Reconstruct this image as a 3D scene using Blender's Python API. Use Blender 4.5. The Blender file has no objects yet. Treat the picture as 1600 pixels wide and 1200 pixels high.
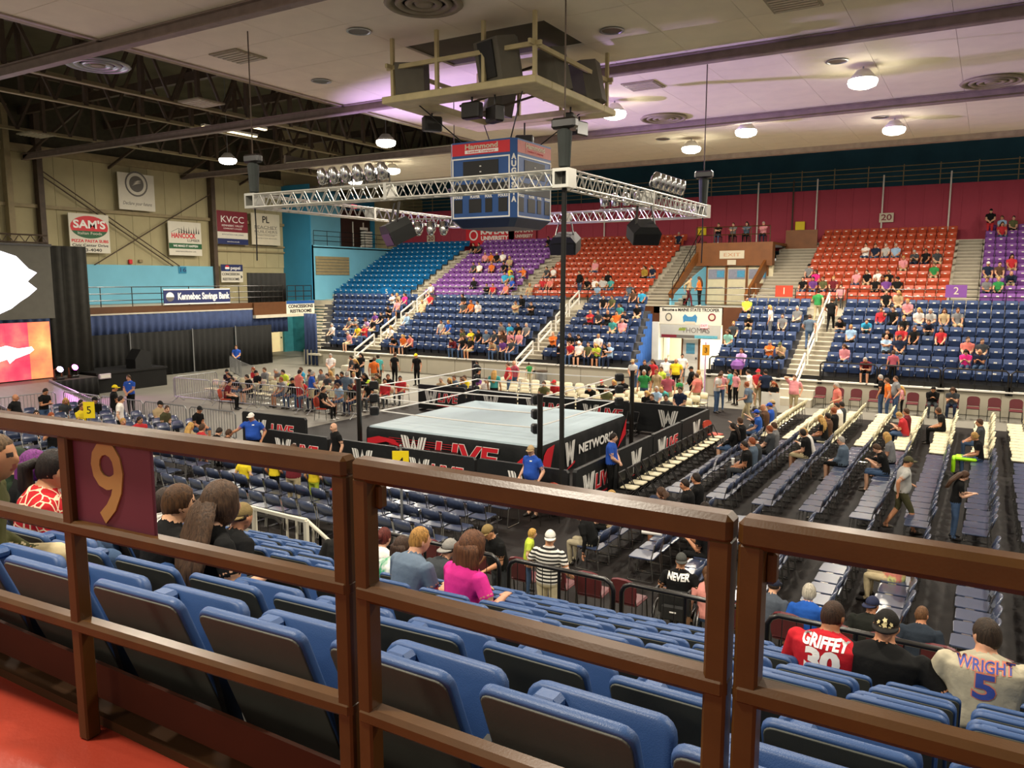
import bpy, bmesh, math, random
from mathutils import Vector, Matrix, kdtree, bvhtree
random.seed(7)
PI = math.pi
S = bpy.context.scene
COL = S.collection

# ------------------------------------------------------------------ camera
CZ = 5.5
FPX, YAW, PITCH = 1234.0, math.radians(30.97), math.radians(-7.52)
cd = bpy.data.cameras.new('camera'); cam = bpy.data.objects.new('camera', cd); COL.objects.link(cam)
cam.location = (0, 0, CZ); cam.rotation_euler = (PI/2 + PITCH, 0, YAW)
cd.sensor_fit = 'HORIZONTAL'; cd.sensor_width = 36; cd.lens = FPX/1600*36; cd.clip_start = .05; cd.clip_end = 300
S.camera = cam
FW = Vector((-math.sin(YAW)*math.cos(PITCH), math.cos(YAW)*math.cos(PITCH), math.sin(PITCH)))
RT = Vector((math.cos(YAW), math.sin(YAW), 0)); UP = RT.cross(FW)
def ray(px, py): return FW + RT*((px-800)/FPX) + UP*((600-py)/FPX)
def gz(px, py, z):
    d = ray(px, py); return d*((z-CZ)/d.z) + Vector((0, 0, CZ))
def gy(px, py, y):
    d = ray(px, py); return d*(y/d.y) + Vector((0, 0, CZ))
def gx(px, py, x):
    d = ray(px, py); return d*(x/d.x) + Vector((0, 0, CZ))
def proj(p):
    q = Vector(p) - Vector((0, 0, CZ)); z = q.dot(FW)
    return 800 + FPX*q.dot(RT)/z, 600 - FPX*q.dot(UP)/z

# ------------------------------------------------------------------ colour management, world, lights
S.view_settings.view_transform = 'Standard'; S.view_settings.look = 'None'
S.view_settings.gamma = 1; S.view_settings.use_curve_mapping = False
S.view_settings.exposure = 0.28
S.cycles.use_denoising = True
S.cycles.max_bounces = 5; S.cycles.diffuse_bounces = 3; S.cycles.glossy_bounces = 2
S.cycles.transmission_bounces = 3; S.cycles.transparent_max_bounces = 6
S.cycles.caustics_reflective = False; S.cycles.caustics_refractive = False
S.cycles.sample_clamp_indirect = 4
W = bpy.data.worlds.new('world'); S.world = W; W.use_nodes = True
bg = W.node_tree.nodes['Background']; bg.inputs[0].default_value = (1.0, .91, .79, 1); bg.inputs[1].default_value = .42

LAMP_W = 780.0
def lin(h):
    if not isinstance(h, str): return tuple(h)
    h = h.lstrip('#'); o = []
    for i in (0, 2, 4):
        c = int(h[i:i+2], 16)/255
        o.append(c/12.92 if c <= .04045 else ((c+.055)/1.055)**2.4)
    return tuple(o)
def lamp_light(name, loc, power, color, size, rot=(0, 0, 0), spot=None):
    if spot:
        l = bpy.data.lights.new(name, 'SPOT'); l.spot_size = spot; l.spot_blend = .6; l.shadow_soft_size = size
    else:
        l = bpy.data.lights.new(name, 'AREA'); l.shape = 'DISK'; l.size = size
    l.energy = power; l.color = color
    o = bpy.data.objects.new(name, l); COL.objects.link(o); o.location = loc; o.rotation_euler = rot
    return o

# ------------------------------------------------------------------ materials
MATS = {}
def M(name, col='#808080', rough=.6, metal=0.0, var=.12, scale=3.0, bump=0.0, bscale=40.0, emit=0.0, spec=.4):
    if name in MATS: return MATS[name]
    m = bpy.data.materials.new(name); m.use_nodes = True
    nt = m.node_tree; b = nt.nodes['Principled BSDF']
    c = lin(col)
    b.inputs['Base Color'].default_value = (*c, 1); b.inputs['Roughness'].default_value = rough
    b.inputs['Metallic'].default_value = metal; b.inputs['Specular IOR Level'].default_value = spec
    if var or bump:
        tc = nt.nodes.new('ShaderNodeTexCoord')
    if var:
        n = nt.nodes.new('ShaderNodeTexNoise'); n.inputs['Scale'].default_value = scale; n.inputs['Detail'].default_value = 4
        nt.links.new(tc.outputs['Object'], n.inputs['Vector'])
        r = nt.nodes.new('ShaderNodeValToRGB')
        r.color_ramp.elements[0].position = .3; r.color_ramp.elements[1].position = .7
        r.color_ramp.elements[0].color = (*[x*(1-var) for x in c], 1)
        r.color_ramp.elements[1].color = (*[min(1, x*(1+var)) for x in c], 1)
        nt.links.new(n.outputs['Fac'], r.inputs['Fac']); nt.links.new(r.outputs['Color'], b.inputs['Base Color'])
    if bump:
        n2 = nt.nodes.new('ShaderNodeTexNoise'); n2.inputs['Scale'].default_value = bscale; n2.inputs['Detail'].default_value = 3
        nt.links.new(tc.outputs['Object'], n2.inputs['Vector'])
        bp = nt.nodes.new('ShaderNodeBump'); bp.inputs['Strength'].default_value = bump; bp.inputs['Distance'].default_value = .02
        nt.links.new(n2.outputs['Fac'], bp.inputs['Height']); nt.links.new(bp.outputs['Normal'], b.inputs['Normal'])
    if emit:
        b.inputs['Emission Color'].default_value = (*c, 1); b.inputs['Emission Strength'].default_value = emit
    m.diffuse_color = (*c, 1)
    MATS[name] = m
    return m
def cloth(col, kind='plain', col2='#ffffff', scale=1.0):
    if isinstance(col, str):
        v = [int(col[i:i+2], 16) for i in (1, 3, 5)]; g = sum(v)/3; col = '#'+''.join('%02x' % int(q*.87+g*.13) for q in v)
    key = 'cloth_%s_%s_%s' % (col, kind, col2 if kind != 'plain' else '')
    if key in MATS: return MATS[key]
    m = M(key, col, .85, var=.10, scale=9, bump=.35, bscale=14, spec=.15)
    if kind == 'plain': return m
    nt = m.node_tree; b = nt.nodes['Principled BSDF']; tc = nt.nodes.new('ShaderNodeTexCoord')
    mix = nt.nodes.new('ShaderNodeMix'); mix.data_type = 'RGBA'
    mix.inputs['A'].default_value = (*lin(col), 1); mix.inputs['B'].default_value = (*lin(col2), 1)
    if kind == 'stripe':
        w = nt.nodes.new('ShaderNodeTexWave'); w.bands_direction = 'Z'; w.inputs['Scale'].default_value = 5.0*scale
        w.inputs['Distortion'].default_value = .3
        nt.links.new(tc.outputs['Object'], w.inputs['Vector'])
        st = nt.nodes.new('ShaderNodeMath'); st.operation = 'GREATER_THAN'; st.inputs[1].default_value = .5
        nt.links.new(w.outputs['Fac'], st.inputs[0]); nt.links.new(st.outputs[0], mix.inputs['Factor'])
    elif kind == 'dots':
        v = nt.nodes.new('ShaderNodeTexVoronoi'); v.feature = 'DISTANCE_TO_EDGE'; v.inputs['Scale'].default_value = 13*scale
        v.inputs['Randomness'].default_value = .55
        nt.links.new(tc.outputs['Object'], v.inputs['Vector'])
        st = nt.nodes.new('ShaderNodeMath'); st.operation = 'LESS_THAN'; st.inputs[1].default_value = .055
        nt.links.new(v.outputs['Distance'], st.inputs[0]); nt.links.new(st.outputs[0], mix.inputs['Factor'])
    else:
        n = nt.nodes.new('ShaderNodeTexNoise'); n.inputs['Scale'].default_value = 7*scale
        nt.links.new(tc.outputs['Object'], n.inputs['Vector'])
        r = nt.nodes.new('ShaderNodeMapRange'); r.inputs[1].default_value = .42; r.inputs[2].default_value = .58
        nt.links.new(n.outputs['Fac'], r.inputs[0]); nt.links.new(r.outputs[0], mix.inputs['Factor'])
    nt.links.new(mix.outputs['Result'], b.inputs['Base Color'])
    return m

def glossy(m, w=1.0, r=.08):
    b = m.node_tree.nodes['Principled BSDF']; b.inputs['Coat Weight'].default_value = w; b.inputs['Coat Roughness'].default_value = r; return m
def hairmat(col):
    key = 'hair_'+col[1:]
    if key in MATS: return MATS[key]
    m = M(key, col, .6, var=.2, scale=8, spec=.3); nt = m.node_tree; b = nt.nodes['Principled BSDF']; c = lin(col)
    tc = nt.nodes.new('ShaderNodeTexCoord'); mp = nt.nodes.new('ShaderNodeMapping'); mp.inputs['Scale'].default_value = (95, 95, 7)
    n = nt.nodes.new('ShaderNodeTexNoise'); n.inputs['Scale'].default_value = 1.0; n.inputs['Detail'].default_value = 3; n.inputs['Distortion'].default_value = .6
    r = nt.nodes.new('ShaderNodeValToRGB'); r.color_ramp.elements[0].position = .32; r.color_ramp.elements[1].position = .7
    r.color_ramp.elements[0].color = (*[x*.45 for x in c], 1); r.color_ramp.elements[1].color = (*[min(1, x*1.45) for x in c], 1)
    nt.links.new(tc.outputs['Object'], mp.inputs['Vector']); nt.links.new(mp.outputs['Vector'], n.inputs['Vector']); nt.links.new(n.outputs['Fac'], r.inputs['Fac']); nt.links.new(r.outputs['Color'], b.inputs['Base Color'])
    bp = nt.nodes.new('ShaderNodeBump'); bp.inputs['Strength'].default_value = .5; bp.inputs['Distance'].default_value = .01; nt.links.new(n.outputs['Fac'], bp.inputs['Height']); nt.links.new(bp.outputs['Normal'], b.inputs['Normal'])
    return m
CONC = M('concrete_grey', '#7b786e', .55, var=.10, scale=.6, bump=.08, bscale=20)
MAT_BLACK = M('black_matting', '#1b1614', .7, var=.35, scale=2.2, bump=.2, bscale=60, spec=.25)
RED_FLOOR = M('red_paint_floor', '#8c3223', .25, var=.16, scale=1.6, bump=.05, bscale=50, spec=.6)
RAIL = M('brown_rail_paint', '#492f14', .3, var=.14, scale=9, bump=.02, bscale=160, spec=.32)
RAIL2 = M('brown_panel_paint', '#7a4a22', .5, var=.12, scale=2)
BLUE_SEAT = M('blue_seat_plastic', '#34507e', .42, var=.07, scale=3, bump=.12, bscale=260)
PANEL_GREY = M('seat_back_panel', '#565850', .6, var=.10, scale=4, bump=.1, bscale=200)
FAR_BLUE = M('far_blue_plastic', '#33456b', .4, var=.08)
TEAL_SEAT = M('teal_seat_plastic', '#0f5e93', .4, var=.06)
PURP_SEAT = M('purple_seat_plastic', '#7b4a93', .4, var=.06)
RED_SEAT = M('red_seat_plastic', '#b54a2d', .4, var=.06)
TAG = M('white_tag', '#e8e6dc', .5, var=0)
STEP = M('step_concrete', '#c2bba8', .7, var=.08, scale=2)
RISER = M('riser_shadow_grey', '#55565a', .7, var=.1)  # dark grey carries the shadow between the seat rows
BLK = M('black_paint', '#121212', .45, var=.15)
BLKM = M('black_metal', '#16130f', .32, var=.1, spec=.6)
CHROME = M('chrome', '#c8c8c6', .22, 1.0, var=.05)
ALU = M('aluminium', '#c9c8bf', .38, .75, var=.06)
GALV = M('galvanised_steel', '#9b9d9d', .38, .7, var=.1)
WHITE = M('white_paint', '#e4e1d6', .55, var=.04)
CREAM = M('cream_plastic', '#d8cfae', .45, var=.05)
NAVY = M('navy_plastic', '#323e5a', .28, var=.10, spec=1.0)
glossy(NAVY, .35, .3)
MAROON = M('maroon_vinyl', '#5c1c22', .45, var=.1)
ORVIN = M('orange_red_vinyl', '#b3402a', .5, var=.08)
CEIL = M('ceiling_panel', '#ece2c9', .85, var=.04, scale=1.2)
BEAM = M('steel_beam_brown', '#a8988c', .6, var=.15)
DARKROOF = M('dark_roof', '#57523d', .85, var=.2, scale=.7)
DARKSTEEL = M('dark_steel', '#4c3e31', .6, var=.2)
TANSTEEL = M('tan_steel', '#8f815f', .6, var=.12)
BEIGE = M('beige_wall_panel', '#aba17c', .75, var=.07, scale=.7)
LBLUE = M('light_blue_wall', '#72b6d0', .7, var=.05, scale=.8, bump=.15, bscale=30)
DBLUE = M('deep_and_shaded_blue', '#2f82a8', .7, var=.06, scale=.8)
BLUECURT = M('blue_curtain', '#2d3c60', .8, var=.14, scale=2)
BLACKCURT = M('black_drape', '#161614', .9, var=.2, scale=2)
MAROONW = M('maroon_wall', '#a33a4c', .75, var=.06, scale=1)
TEALDARK = M('dark_teal_wall', '#336071', .85, var=.15, scale=.6)
CREAMSTEEL = M('cream_steel', '#c9bb8c', .5, var=.1)
BOXGREY = M('speaker_grey', '#6b675a', .7, var=.08)
YELLOW = M('yellow_card', '#e9cf16', .55, var=.03)
APRON = M('black_apron_cloth', '#17191a', .55, var=.2, scale=5, bump=.3, bscale=7)
REDP = M('print_red', '#d02632', .5, var=.03)
WHITEP = M('print_white', '#f2f0ea', .5, var=.02)
BLACKP = M('print_black', '#181818', .5, var=.02)
BOARD_BLUE = M('board_blue', '#23508f', .45, var=.05)

# ------------------------------------------------------------------ geometry helpers
class MB:
    def __init__(s): s.v = []; s.f = []; s.m = []; s.cur = 0
    def mat(s, i): s.cur = i; return s
    def add(s, vs, fs, mi=None):
        o = len(s.v); s.v += [tuple(p) for p in vs]
        mi = s.cur if mi is None else mi
        for f in fs: s.f.append(tuple(i+o for i in f)); s.m.append(mi)
        return s
    def box(s, x0, x1, y0, y1, z0, z1, mi=None, T=None, bev=0):
        if x1 < x0: x0, x1 = x1, x0
        if y1 < y0: y0, y1 = y1, y0
        if z1 < z0: z0, z1 = z1, z0
        if bev <= 0:
            vs = [Vector(p) for p in ((x0,y0,z0),(x1,y0,z0),(x1,y1,z0),(x0,y1,z0),(x0,y0,z1),(x1,y0,z1),(x1,y1,z1),(x0,y1,z1))]
            fs = [(3,2,1,0),(4,5,6,7),(0,1,5,4),(1,2,6,5),(2,3,7,6),(3,0,4,7)]
        else:
            b = min(bev, (x1-x0)/2.01, (y1-y0)/2.01, (z1-z0)/2.01); vs = []; idx = {}
            for sx in (0, 1):
                for sy in (0, 1):
                    for sz in (0, 1):
                        X, Y, Z = (x0, x1)[sx], (y0, y1)[sy], (z0, z1)[sz]
                        ix, iy, iz = (b, -b)[sx], (b, -b)[sy], (b, -b)[sz]
                        for a in range(3):
                            idx[(sx, sy, sz, a)] = len(vs)
                            vs.append(Vector((X + (0 if a == 0 else ix), Y + (0 if a == 1 else iy), Z + (0 if a == 2 else iz))))
            g = lambda sx, sy, sz, a: idx[(sx, sy, sz, a)]
            fs = []
            def q(f, flip): fs.append(tuple(reversed(f)) if flip else tuple(f))
            for t in (0, 1):
                q([g(t,0,0,0),g(t,1,0,0),g(t,1,1,0),g(t,0,1,0)], t == 0)
                q([g(0,t,0,1),g(1,t,0,1),g(1,t,1,1),g(0,t,1,1)], t == 1)
                q([g(0,0,t,2),g(1,0,t,2),g(1,1,t,2),g(0,1,t,2)], t == 0)
            for a in (0, 1):
                for c in (0, 1):
                    q([g(a,c,0,0),g(a,c,1,0),g(a,c,1,1),g(a,c,0,1)], a != c)
                    q([g(a,0,c,0),g(a,1,c,0),g(a,1,c,2),g(a,0,c,2)], a == c)
                    q([g(0,a,c,1),g(1,a,c,1),g(1,a,c,2),g(0,a,c,2)], a != c)
            for sx in (0, 1):
                for sy in (0, 1):
                    for sz in (0, 1): q([g(sx,sy,sz,0),g(sx,sy,sz,1),g(sx,sy,sz,2)], (sx+sy+sz) % 2 == 0)
        if T is not None: vs = [T @ p for p in vs]
        return s.add(vs, fs, mi)
    def cyl(s, p0, p1, r0, r1=None, n=8, mi=None, caps=True):
        return s.tube([p0, p1], [r0, r0 if r1 is None else r1], n, mi, caps)
    def tube(s, pts, r, n=8, mi=None, caps=True):
        pts = [Vector(p) for p in pts]; k = len(pts)
        rs = r if isinstance(r, (list, tuple)) else [r]*k
        vs = []; fs = []
        t0 = (pts[1]-pts[0]).normalized()
        u = t0.cross(Vector((0, 0, 1))) if abs(t0.z) < .9 else t0.cross(Vector((1, 0, 0)))
        u.normalize()
        for i, p in enumerate(pts):
            t = (pts[min(i+1, k-1)]-pts[max(i-1, 0)]).normalized()
            u = (u - t*u.dot(t)).normalized(); w = t.cross(u)
            for j in range(n):
                a = 2*PI*j/n; vs.append(p + (u*math.cos(a)+w*math.sin(a))*rs[i])
        for i in range(k-1):
            for j in range(n):
                a, b = i*n+j, i*n+(j+1) % n
                fs.append((a, b, b+n, a+n))
        if caps: fs.append(tuple(reversed(range(n)))); fs.append(tuple(range((k-1)*n, k*n)))
        return s.add(vs, fs, mi)
    def bar(s, p0, p1, w, h, mi=None):
        p0, p1 = Vector(p0), Vector(p1); t = (p1-p0); L = t.length; t.normalize()
        u = t.cross(Vector((0, 0, 1)))
        if u.length < 1e-3: u = Vector((1, 0, 0))
        u.normalize(); v = u.cross(t)
        T = Matrix((( u.x, t.x, v.x, p0.x), (u.y, t.y, v.y, p0.y), (u.z, t.z, v.z, p0.z), (0, 0, 0, 1)))
        return s.box(-w/2, w/2, 0, L, -h/2, h/2, mi, T)
    def prism(s, poly, T, depth, mi=None):
        """poly in local xy, extruded along local z by depth, T maps to world"""
        n = len(poly)
        vs = [T @ Vector((x, y, 0)) for x, y in poly] + [T @ Vector((x, y, depth)) for x, y in poly]
        fs = [tuple(reversed(range(n))), tuple(range(n, 2*n))] + [(i, (i+1) % n, n+(i+1) % n, n+i) for i in range(n)]
        return s.add(vs, fs, mi)
    def lathe(s, prof, c, n=16, mi=None, T=None):
        vs = []; fs = []; k = len(prof)
        for r, z in prof:
            for j in range(n):
                a = 2*PI*j/n; vs.append(Vector((r*math.cos(a), r*math.sin(a), z)))
        if T is not None: vs = [T @ p for p in vs]
        vs = [p + Vector(c) for p in vs]
        for i in range(k-1):
            for j in range(n):
                a, b = i*n+j, i*n+(j+1) % n
                fs.append((a, b, b+n, a+n))
        fs.append(tuple(reversed(range(n)))); fs.append(tuple(range((k-1)*n, k*n)))
        return s.add(vs, fs, mi)
    def pad(s, poly, T, depth, inset, mi=None):
        """like prism but with softened edges"""
        n = len(poly); cx = sum(p[0] for p in poly)/n; cy = sum(p[1] for p in poly)/n; vs = []
        def sh(q):
            out = []
            for x, y in poly:
                d = math.hypot(x-cx, y-cy); k = (d-q)/d; out.append((cx+(x-cx)*k, cy+(y-cy)*k))
            return out
        lv = [(inset, 0), (inset*.3, inset*.25), (0, inset), (0, depth-inset), (inset*.3, depth-inset*.25), (inset, depth)]
        for q, z in lv: vs += [T @ Vector((x, y, z)) for x, y in sh(q)]
        fs = [tuple(reversed(range(n))), tuple(range(5*n, 6*n))] + [(l*n+i, l*n+(i+1) % n, (l+1)*n+(i+1) % n, (l+1)*n+i) for l in range(5) for i in range(n)]
        return s.add(vs, fs, mi)
    def mesh(s, name, mats, smooth=False):
        me = bpy.data.meshes.new(name); me.from_pydata(s.v, [], s.f)
        for m in (mats if isinstance(mats, (list, tuple)) else [mats]): me.materials.append(m)
        me.polygons.foreach_set('material_index', s.m)
        if smooth: me.polygons.foreach_set('use_smooth', [True]*len(s.f))
        me.update(); return me
    def build(s, name, mats, parent=None, smooth=False, **k):
        return ob(name, s.mesh(name, mats, smooth), parent, **k)

def ob(name, me, parent=None, loc=None, rz=None, label=None, cat=None, group=None, kind=None, sc=None):
    o = bpy.data.objects.new(name, me); COL.objects.link(o)
    if parent is not None: o.parent = parent
    if loc is not None: o.location = loc
    if rz is not None: o.rotation_euler = (0, 0, rz)
    if sc is not None: o.scale = sc
    if label: o['label'] = label
    if cat: o['category'] = cat
    if group: o['group'] = group
    if kind: o['kind'] = kind
    return o
def thing(name, label, cat, loc=(0, 0, 0), rz=0, group=None): return ob(name, None, None, loc, rz, label, cat, group)
def struct(name, mb, mats, parent=None, label=None):
    return mb.build(name, mats, parent, kind='structure', label=label)
def copy_tree(o, parent=None, loc=None, rz=None, label=None):
    c = o.copy(); COL.objects.link(c)
    if parent is not None: c.parent = parent
    if loc is not None: c.location = loc
    if rz is not None: c.rotation_euler = (0, 0, rz)
    if label: c['label'] = label
    for ch in list(o.children): copy_tree(ch, c)
    return c
_ones = 'zeroth first second third fourth fifth sixth seventh eighth ninth tenth eleventh twelfth thirteenth fourteenth fifteenth sixteenth seventeenth eighteenth nineteenth'.split()
_card = ['', '', 'twenty', 'thirty', 'forty', 'fifty', 'sixty', 'seventy', 'eighty', 'ninety']
def nth(n):
    if n < 20: return _ones[n]
    a, b = divmod(n, 10)
    return (_card[a][:-1]+'ieth') if b == 0 else _card[a]+'-'+_ones[b]
def rrect(x0, x1, y0, y1, r, n=4):
    out = []
    for cx, cy, a0 in ((x1-r, y0+r, -PI/2), (x1-r, y1-r, 0), (x0+r, y1-r, PI/2), (x0+r, y0+r, PI)):
        for i in range(n+1): a = a0+PI/2*i/n; out.append((cx+r*math.cos(a), cy+r*math.sin(a)))
    return out
def plane_T(origin, xdir, ydir):
    x = Vector(xdir).normalized(); y = Vector(ydir).normalized(); z = x.cross(y)
    o = Vector(origin)
    return Matrix(((x.x, y.x, z.x, o.x), (x.y, y.y, z.y, o.y), (x.z, y.z, z.z, o.z), (0, 0, 0, 1)))
def text_mesh(body, size, w=None, bold=.0, ext=.004, shear=0, align='CENTER'):
    cu = bpy.data.curves.new('lettering', 'FONT'); cu.body = body; cu.size = size
    cu.align_x = align; cu.align_y = 'CENTER'; cu.extrude = ext; cu.offset = bold; cu.resolution_u = 3; cu.shear = shear
    o = bpy.data.objects.new('lettering', cu)
    me = bpy.data.meshes.new_from_object(o); bpy.data.objects.remove(o); bpy.data.curves.remove(cu)
    if w and len(me.vertices):
        xs = [v.co.x for v in me.vertices]; k = w/(max(xs)-min(xs))
        for v in me.vertices: v.co.x *= k
    return me
def text(body, size, T, mat, parent, w=None, bold=.0, ext=.004, name='lettering', shear=0):
    me = text_mesh(body, size, w, bold, ext, shear); me.name = name; me.transform(T); me.materials.clear(); me.materials.append(mat)
    me.polygons.foreach_set('material_index', [0]*len(me.polygons))
    return ob(name, me, parent)
W_STROKES = [[(0,1),(.07,1),(.27,.12),(.22,.0)], [(.11,1),(.2,1),(.34,.32),(.3,.16)], [(.24,1),(.30,.92),(.38,.45),(.345,.33)],
             [(.27,.0),(.33,.0),(.52,.86),(.5,1)], [(.5,1),(.48,.86),(.67,0),(.73,0)], [(.36,.30),(.42,.22),(.52,.55),(.5,.66)], [(.5,.66),(.48,.55),(.58,.22),(.64,.30)],
             [(1,1),(.93,1),(.73,.12),(.78,0)], [(.89,1),(.8,1),(.66,.32),(.7,.16)], [(.76,1),(.70,.92),(.62,.45),(.655,.33)]]
def w_logo(T, w, h, parent, name='logo', slash=True):
    mb = MB()
    for k in W_STROKES:
        p = [((x-.5)*w, (y-.5)*h) for x, y in k]
        a = sum(p[i][0]*p[(i+1) % 4][1]-p[(i+1) % 4][0]*p[i][1] for i in range(4))
        if a < 0: p.reverse()
        mb.prism(p, T, .006, 0)
    if slash: mb.prism([(-.36*w, -.62*h), (.12*w, -.56*h), (.5*w, -.44*h), (.5*w, -.36*h), (.08*w, -.48*h)], T, .006, 1)
    return mb.build(name, [WHITEP, REDP], parent)
def tri_fix(p):
    a = sum(p[i][0]*p[(i+1) % len(p)][1]-p[(i+1) % len(p)][0]*p[i][1] for i in range(len(p)))
    return p if a > 0 else list(reversed(p))
# ================================================================== THE BUILDING
struct('floor', MB().box(-60, 25, -8, 62, -.3, 0), CONC)
struct('floor_matting', MB().box(-21.5, 14, 11.6, 33.6, 0, .012), MAT_BLACK, label='black matting laid over the arena floor under ring and chairs')
HC = 12.5
YB = [4.45, 14.72, 24.98, 35.2, 45.5]
# ---- ceiling with its panels
ceiling = struct('ceiling', MB().box(-22.9, 16, 4.4, 45.6, HC+.06, HC+.10).box(-37.2, -22.9, 35.2, 45.6, HC+.06, HC+.10), DARKROOF)
pm = MB().box(-1.195, 1.195, -1.275, 1.275, 0, .06).mesh('ceiling_panel', CEIL)
for b in range(4):
    cols = [-21.7+2.4*i for i in range(16)]
    if b == 3: cols = [-21.7-2.4*i for i in range(1, 7)] + cols
    for r in range(4):
        for x in cols:
            y = YB[b] + (YB[b+1]-YB[b])*(r+.5)/4
            if -15.4 < x < -10.2 and 19.0 < y < 23.4: continue
            if x > 6: continue
            ob('ceiling_panel', pm, ceiling, (x, y, HC))
struct('ceiling_edge', MB().box(-23.0, -22.85, 4.4, 35.2, HC-.05, HC+.5).box(-37.3, -37.15, 35.2, 45.6, HC-.05, HC+.5).box(-37.3, 16, 45.45, 45.6, HC-.05, HC+1.2), BEAM)
for i, y in enumerate(YB[1:4]):
    struct('beam_%d' % (i+1), MB().box(-47, 16, y-.16, y+.16, HC-.05, HC-.02).box(-47, 16, y-.03, y+.03, HC-.31, HC-.05).box(-47, 16, y-.14, y+.14, HC-.35, HC-.31), M('ceiling_beam', '#8a7a70', .6, var=.15))
struct('beam_4', MB().box(-47, 16, 45.2, 45.7, HC-.25, HC+.1), BEAM)
struct('ceiling_roof_deck', MB().box(-47.3, 16, -6, 60, 16.8, 17), DARKROOF)
# ---- open roof trusses at the left end
def roof_truss(x, y0, y1, zb, zt, step, label, light=False):
    t = thing('roof_truss', label, 'roof truss', (x, y0, zb), 0, 'open steel roof trusses')
    m = TANSTEEL if light else DARKSTEEL
    L = y1-y0; h = zt-zb
    MB().box(-.12, .12, 0, L, 0, .05).box(-.02, .02, 0, L, .05, .16).build('bottom_chord', TANSTEEL, t)
    MB().box(-.12, .12, 0, L, h-.12, h).build('top_chord', DARKSTEEL, t)
    n = int(L/step)
    dm = MB().bar((0, 0, .05), (0, step/2, h-.06), .09, .11).mesh('diagonal', m)
    dm2 = MB().bar((0, step/2, h-.06), (0, step, .05), .09, .11).mesh('diagonal', m)
    vm = MB().box(-.08, .08, -.08, .08, .05, h-.06).mesh('post', DARKSTEEL)
    for i in range(n):
        ob('diagonal', dm, t, (0, i*step, 0)); ob('diagonal', dm2, t, (0, i*step, 0))
        ob('post', vm, t, (0, i*step+step/2, 0))
    return t
roof_truss(-23.6, 6, 45, 12.6, 15.4, 2.56, 'dark steel roof truss along the edge of the white ceiling')
roof_truss(-28.9, 6, 45, 12.6, 15.4, 2.56, 'dark steel roof truss, second in from the white ceiling edge')
roof_truss(-32.7, 6, 45, 12.6, 15.4, 2.56, 'dark steel roof truss, third in from the white ceiling edge')
roof_truss(-40.5, 6, 45, 12.6, 15.4, 2.56, 'dark steel roof truss closest to the banner wall')
for i, y in enumerate((9.5, 14.7, 19.8, 25, 30, 35.1, 40)):
    o = MB().box(-47, -23, y-.12, y+.12, 14.6, 15.0).bar((-47, y, 12.3), (-40.5, y, 14.6), .1, .14).build('roof_girder', DARKSTEEL, label='dark cross girder above the open roof, %s from the camera' % nth(i+1), cat='girder', group='cross girders of the open roof')
# ---- far upper wall, dark void above it
struct('wall_far_upper', MB().box(-60, 20, 58, 58.3, 7, 17), TEALDARK)
wf = struct('wall_far', MB().box(-47, 20, 54.75, 54.9, 7.4, 11.2), MAROONW)
ribm = MB().box(-.05, .05, -.06, 0, 0, 3.8).mesh('wall_rib', MAROONW)
pnm = MB().box(-.47, .47, -.03, 0, 0, 3.78).mesh('wall_panel', MAROONW)
for i in range(62):
    x = -46.3 + i*1.0
    ob('wall_panel', pnm, wf, (x, 54.75, 7.4)); ob('wall_rib', ribm, wf, (x+.5, 54.75, 7.4))
for i, px in enumerate((945, 1185, 1240, 1277, 1380, 1485)):
    p = gy(px, 300, 54.6)
    MB().cyl((0, 0, 0), (0, 0, 4.6), .05, n=6).build('wall_conduit', WHITE if i != 2 else DARKSTEEL, loc=(p.x, 54.6, 7.3), label='thin vertical pipe on maroon wall, %s from left' % nth(i+1), cat='pipe', group='pipes on the maroon wall')
cw = thing('catwalk', 'dark catwalk with pipe rails above the maroon wall', 'catwalk', (0, 55.2, 11.2))
MB().box(-46, 18, -.1, 2, -.1, 0).build('deck', DARKSTEEL, cw)
for j in range(4): MB().cyl((-46, 0, .35+.3*j), (18, 0, .35+.3*j), .03, n=5).build('handrail', TANSTEEL, cw)
pmh = MB().cyl((0, 0, 0), (0, 0, 1.35), .035, n=5).mesh('post', TANSTEEL)
for i in range(32): ob('post', pmh, cw, (-45+2*i, 0, 0))
# ---- left wall
wl = struct('wall_left', MB().box(-47.3, -47, -6, 44, -.1, 12.75).box(-47.3, -44.2, 53.5, 60, 0, 12.6), BEIGE)
struct('wall_left_top', MB().box(-47.3, -47, -6, 44, 12.75, 17), M('dark_upper_wall', '#3d3a2b', .85, var=.2))
struct('wall_left_back', MB().box(-47.35, -47.05, 44, 60, 0, 17), BEIGE)
wpm = MB().box(0, .05, -.59, .59, 0, 6.2).mesh('wall_panel', BEIGE)
for i in range(26): ob('wall_panel', wpm, wl, (-47, 14.0+1.2*i, 6.4))
struct('beam_left_girt', MB().box(-46.95, -46.75, 10, 44, 9.55, 9.75).box(-46.95, -46.7, 10, 44, 12.55, 13.0).box(-46.95, -46.8, 37.5, 44, 7.5, 7.62).box(-46.95, -46.8, 37.5, 44, 7.9, 8.02), TANSTEEL)
for i, (y, m) in enumerate(((23.9, TANSTEEL), (25.6, DARKSTEEL), (37.3, DARKSTEEL))):
    struct('column_left_%d' % (i+1), MB().box(-46.95, -46.5, y-.16, y+.16, 4, 15), m)
for i, (a, b) in enumerate((((-46.6, 25.8, 11.6), (-46.6, 34.4, 6.4)), ((-46.6, 25.8, 11.3), (-46.6, 33.9, 6.4)), ((-46.62, 37.2, 11.4), (-46.62, 28.5, 6.4)))):
    MB().cyl(a, b, .035, n=6).build('wall_brace', DARKSTEEL, label='thin diagonal brace rod on beige wall, %s of three' % nth(i+1), cat='brace', group='brace rods of the beige wall')
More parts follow.
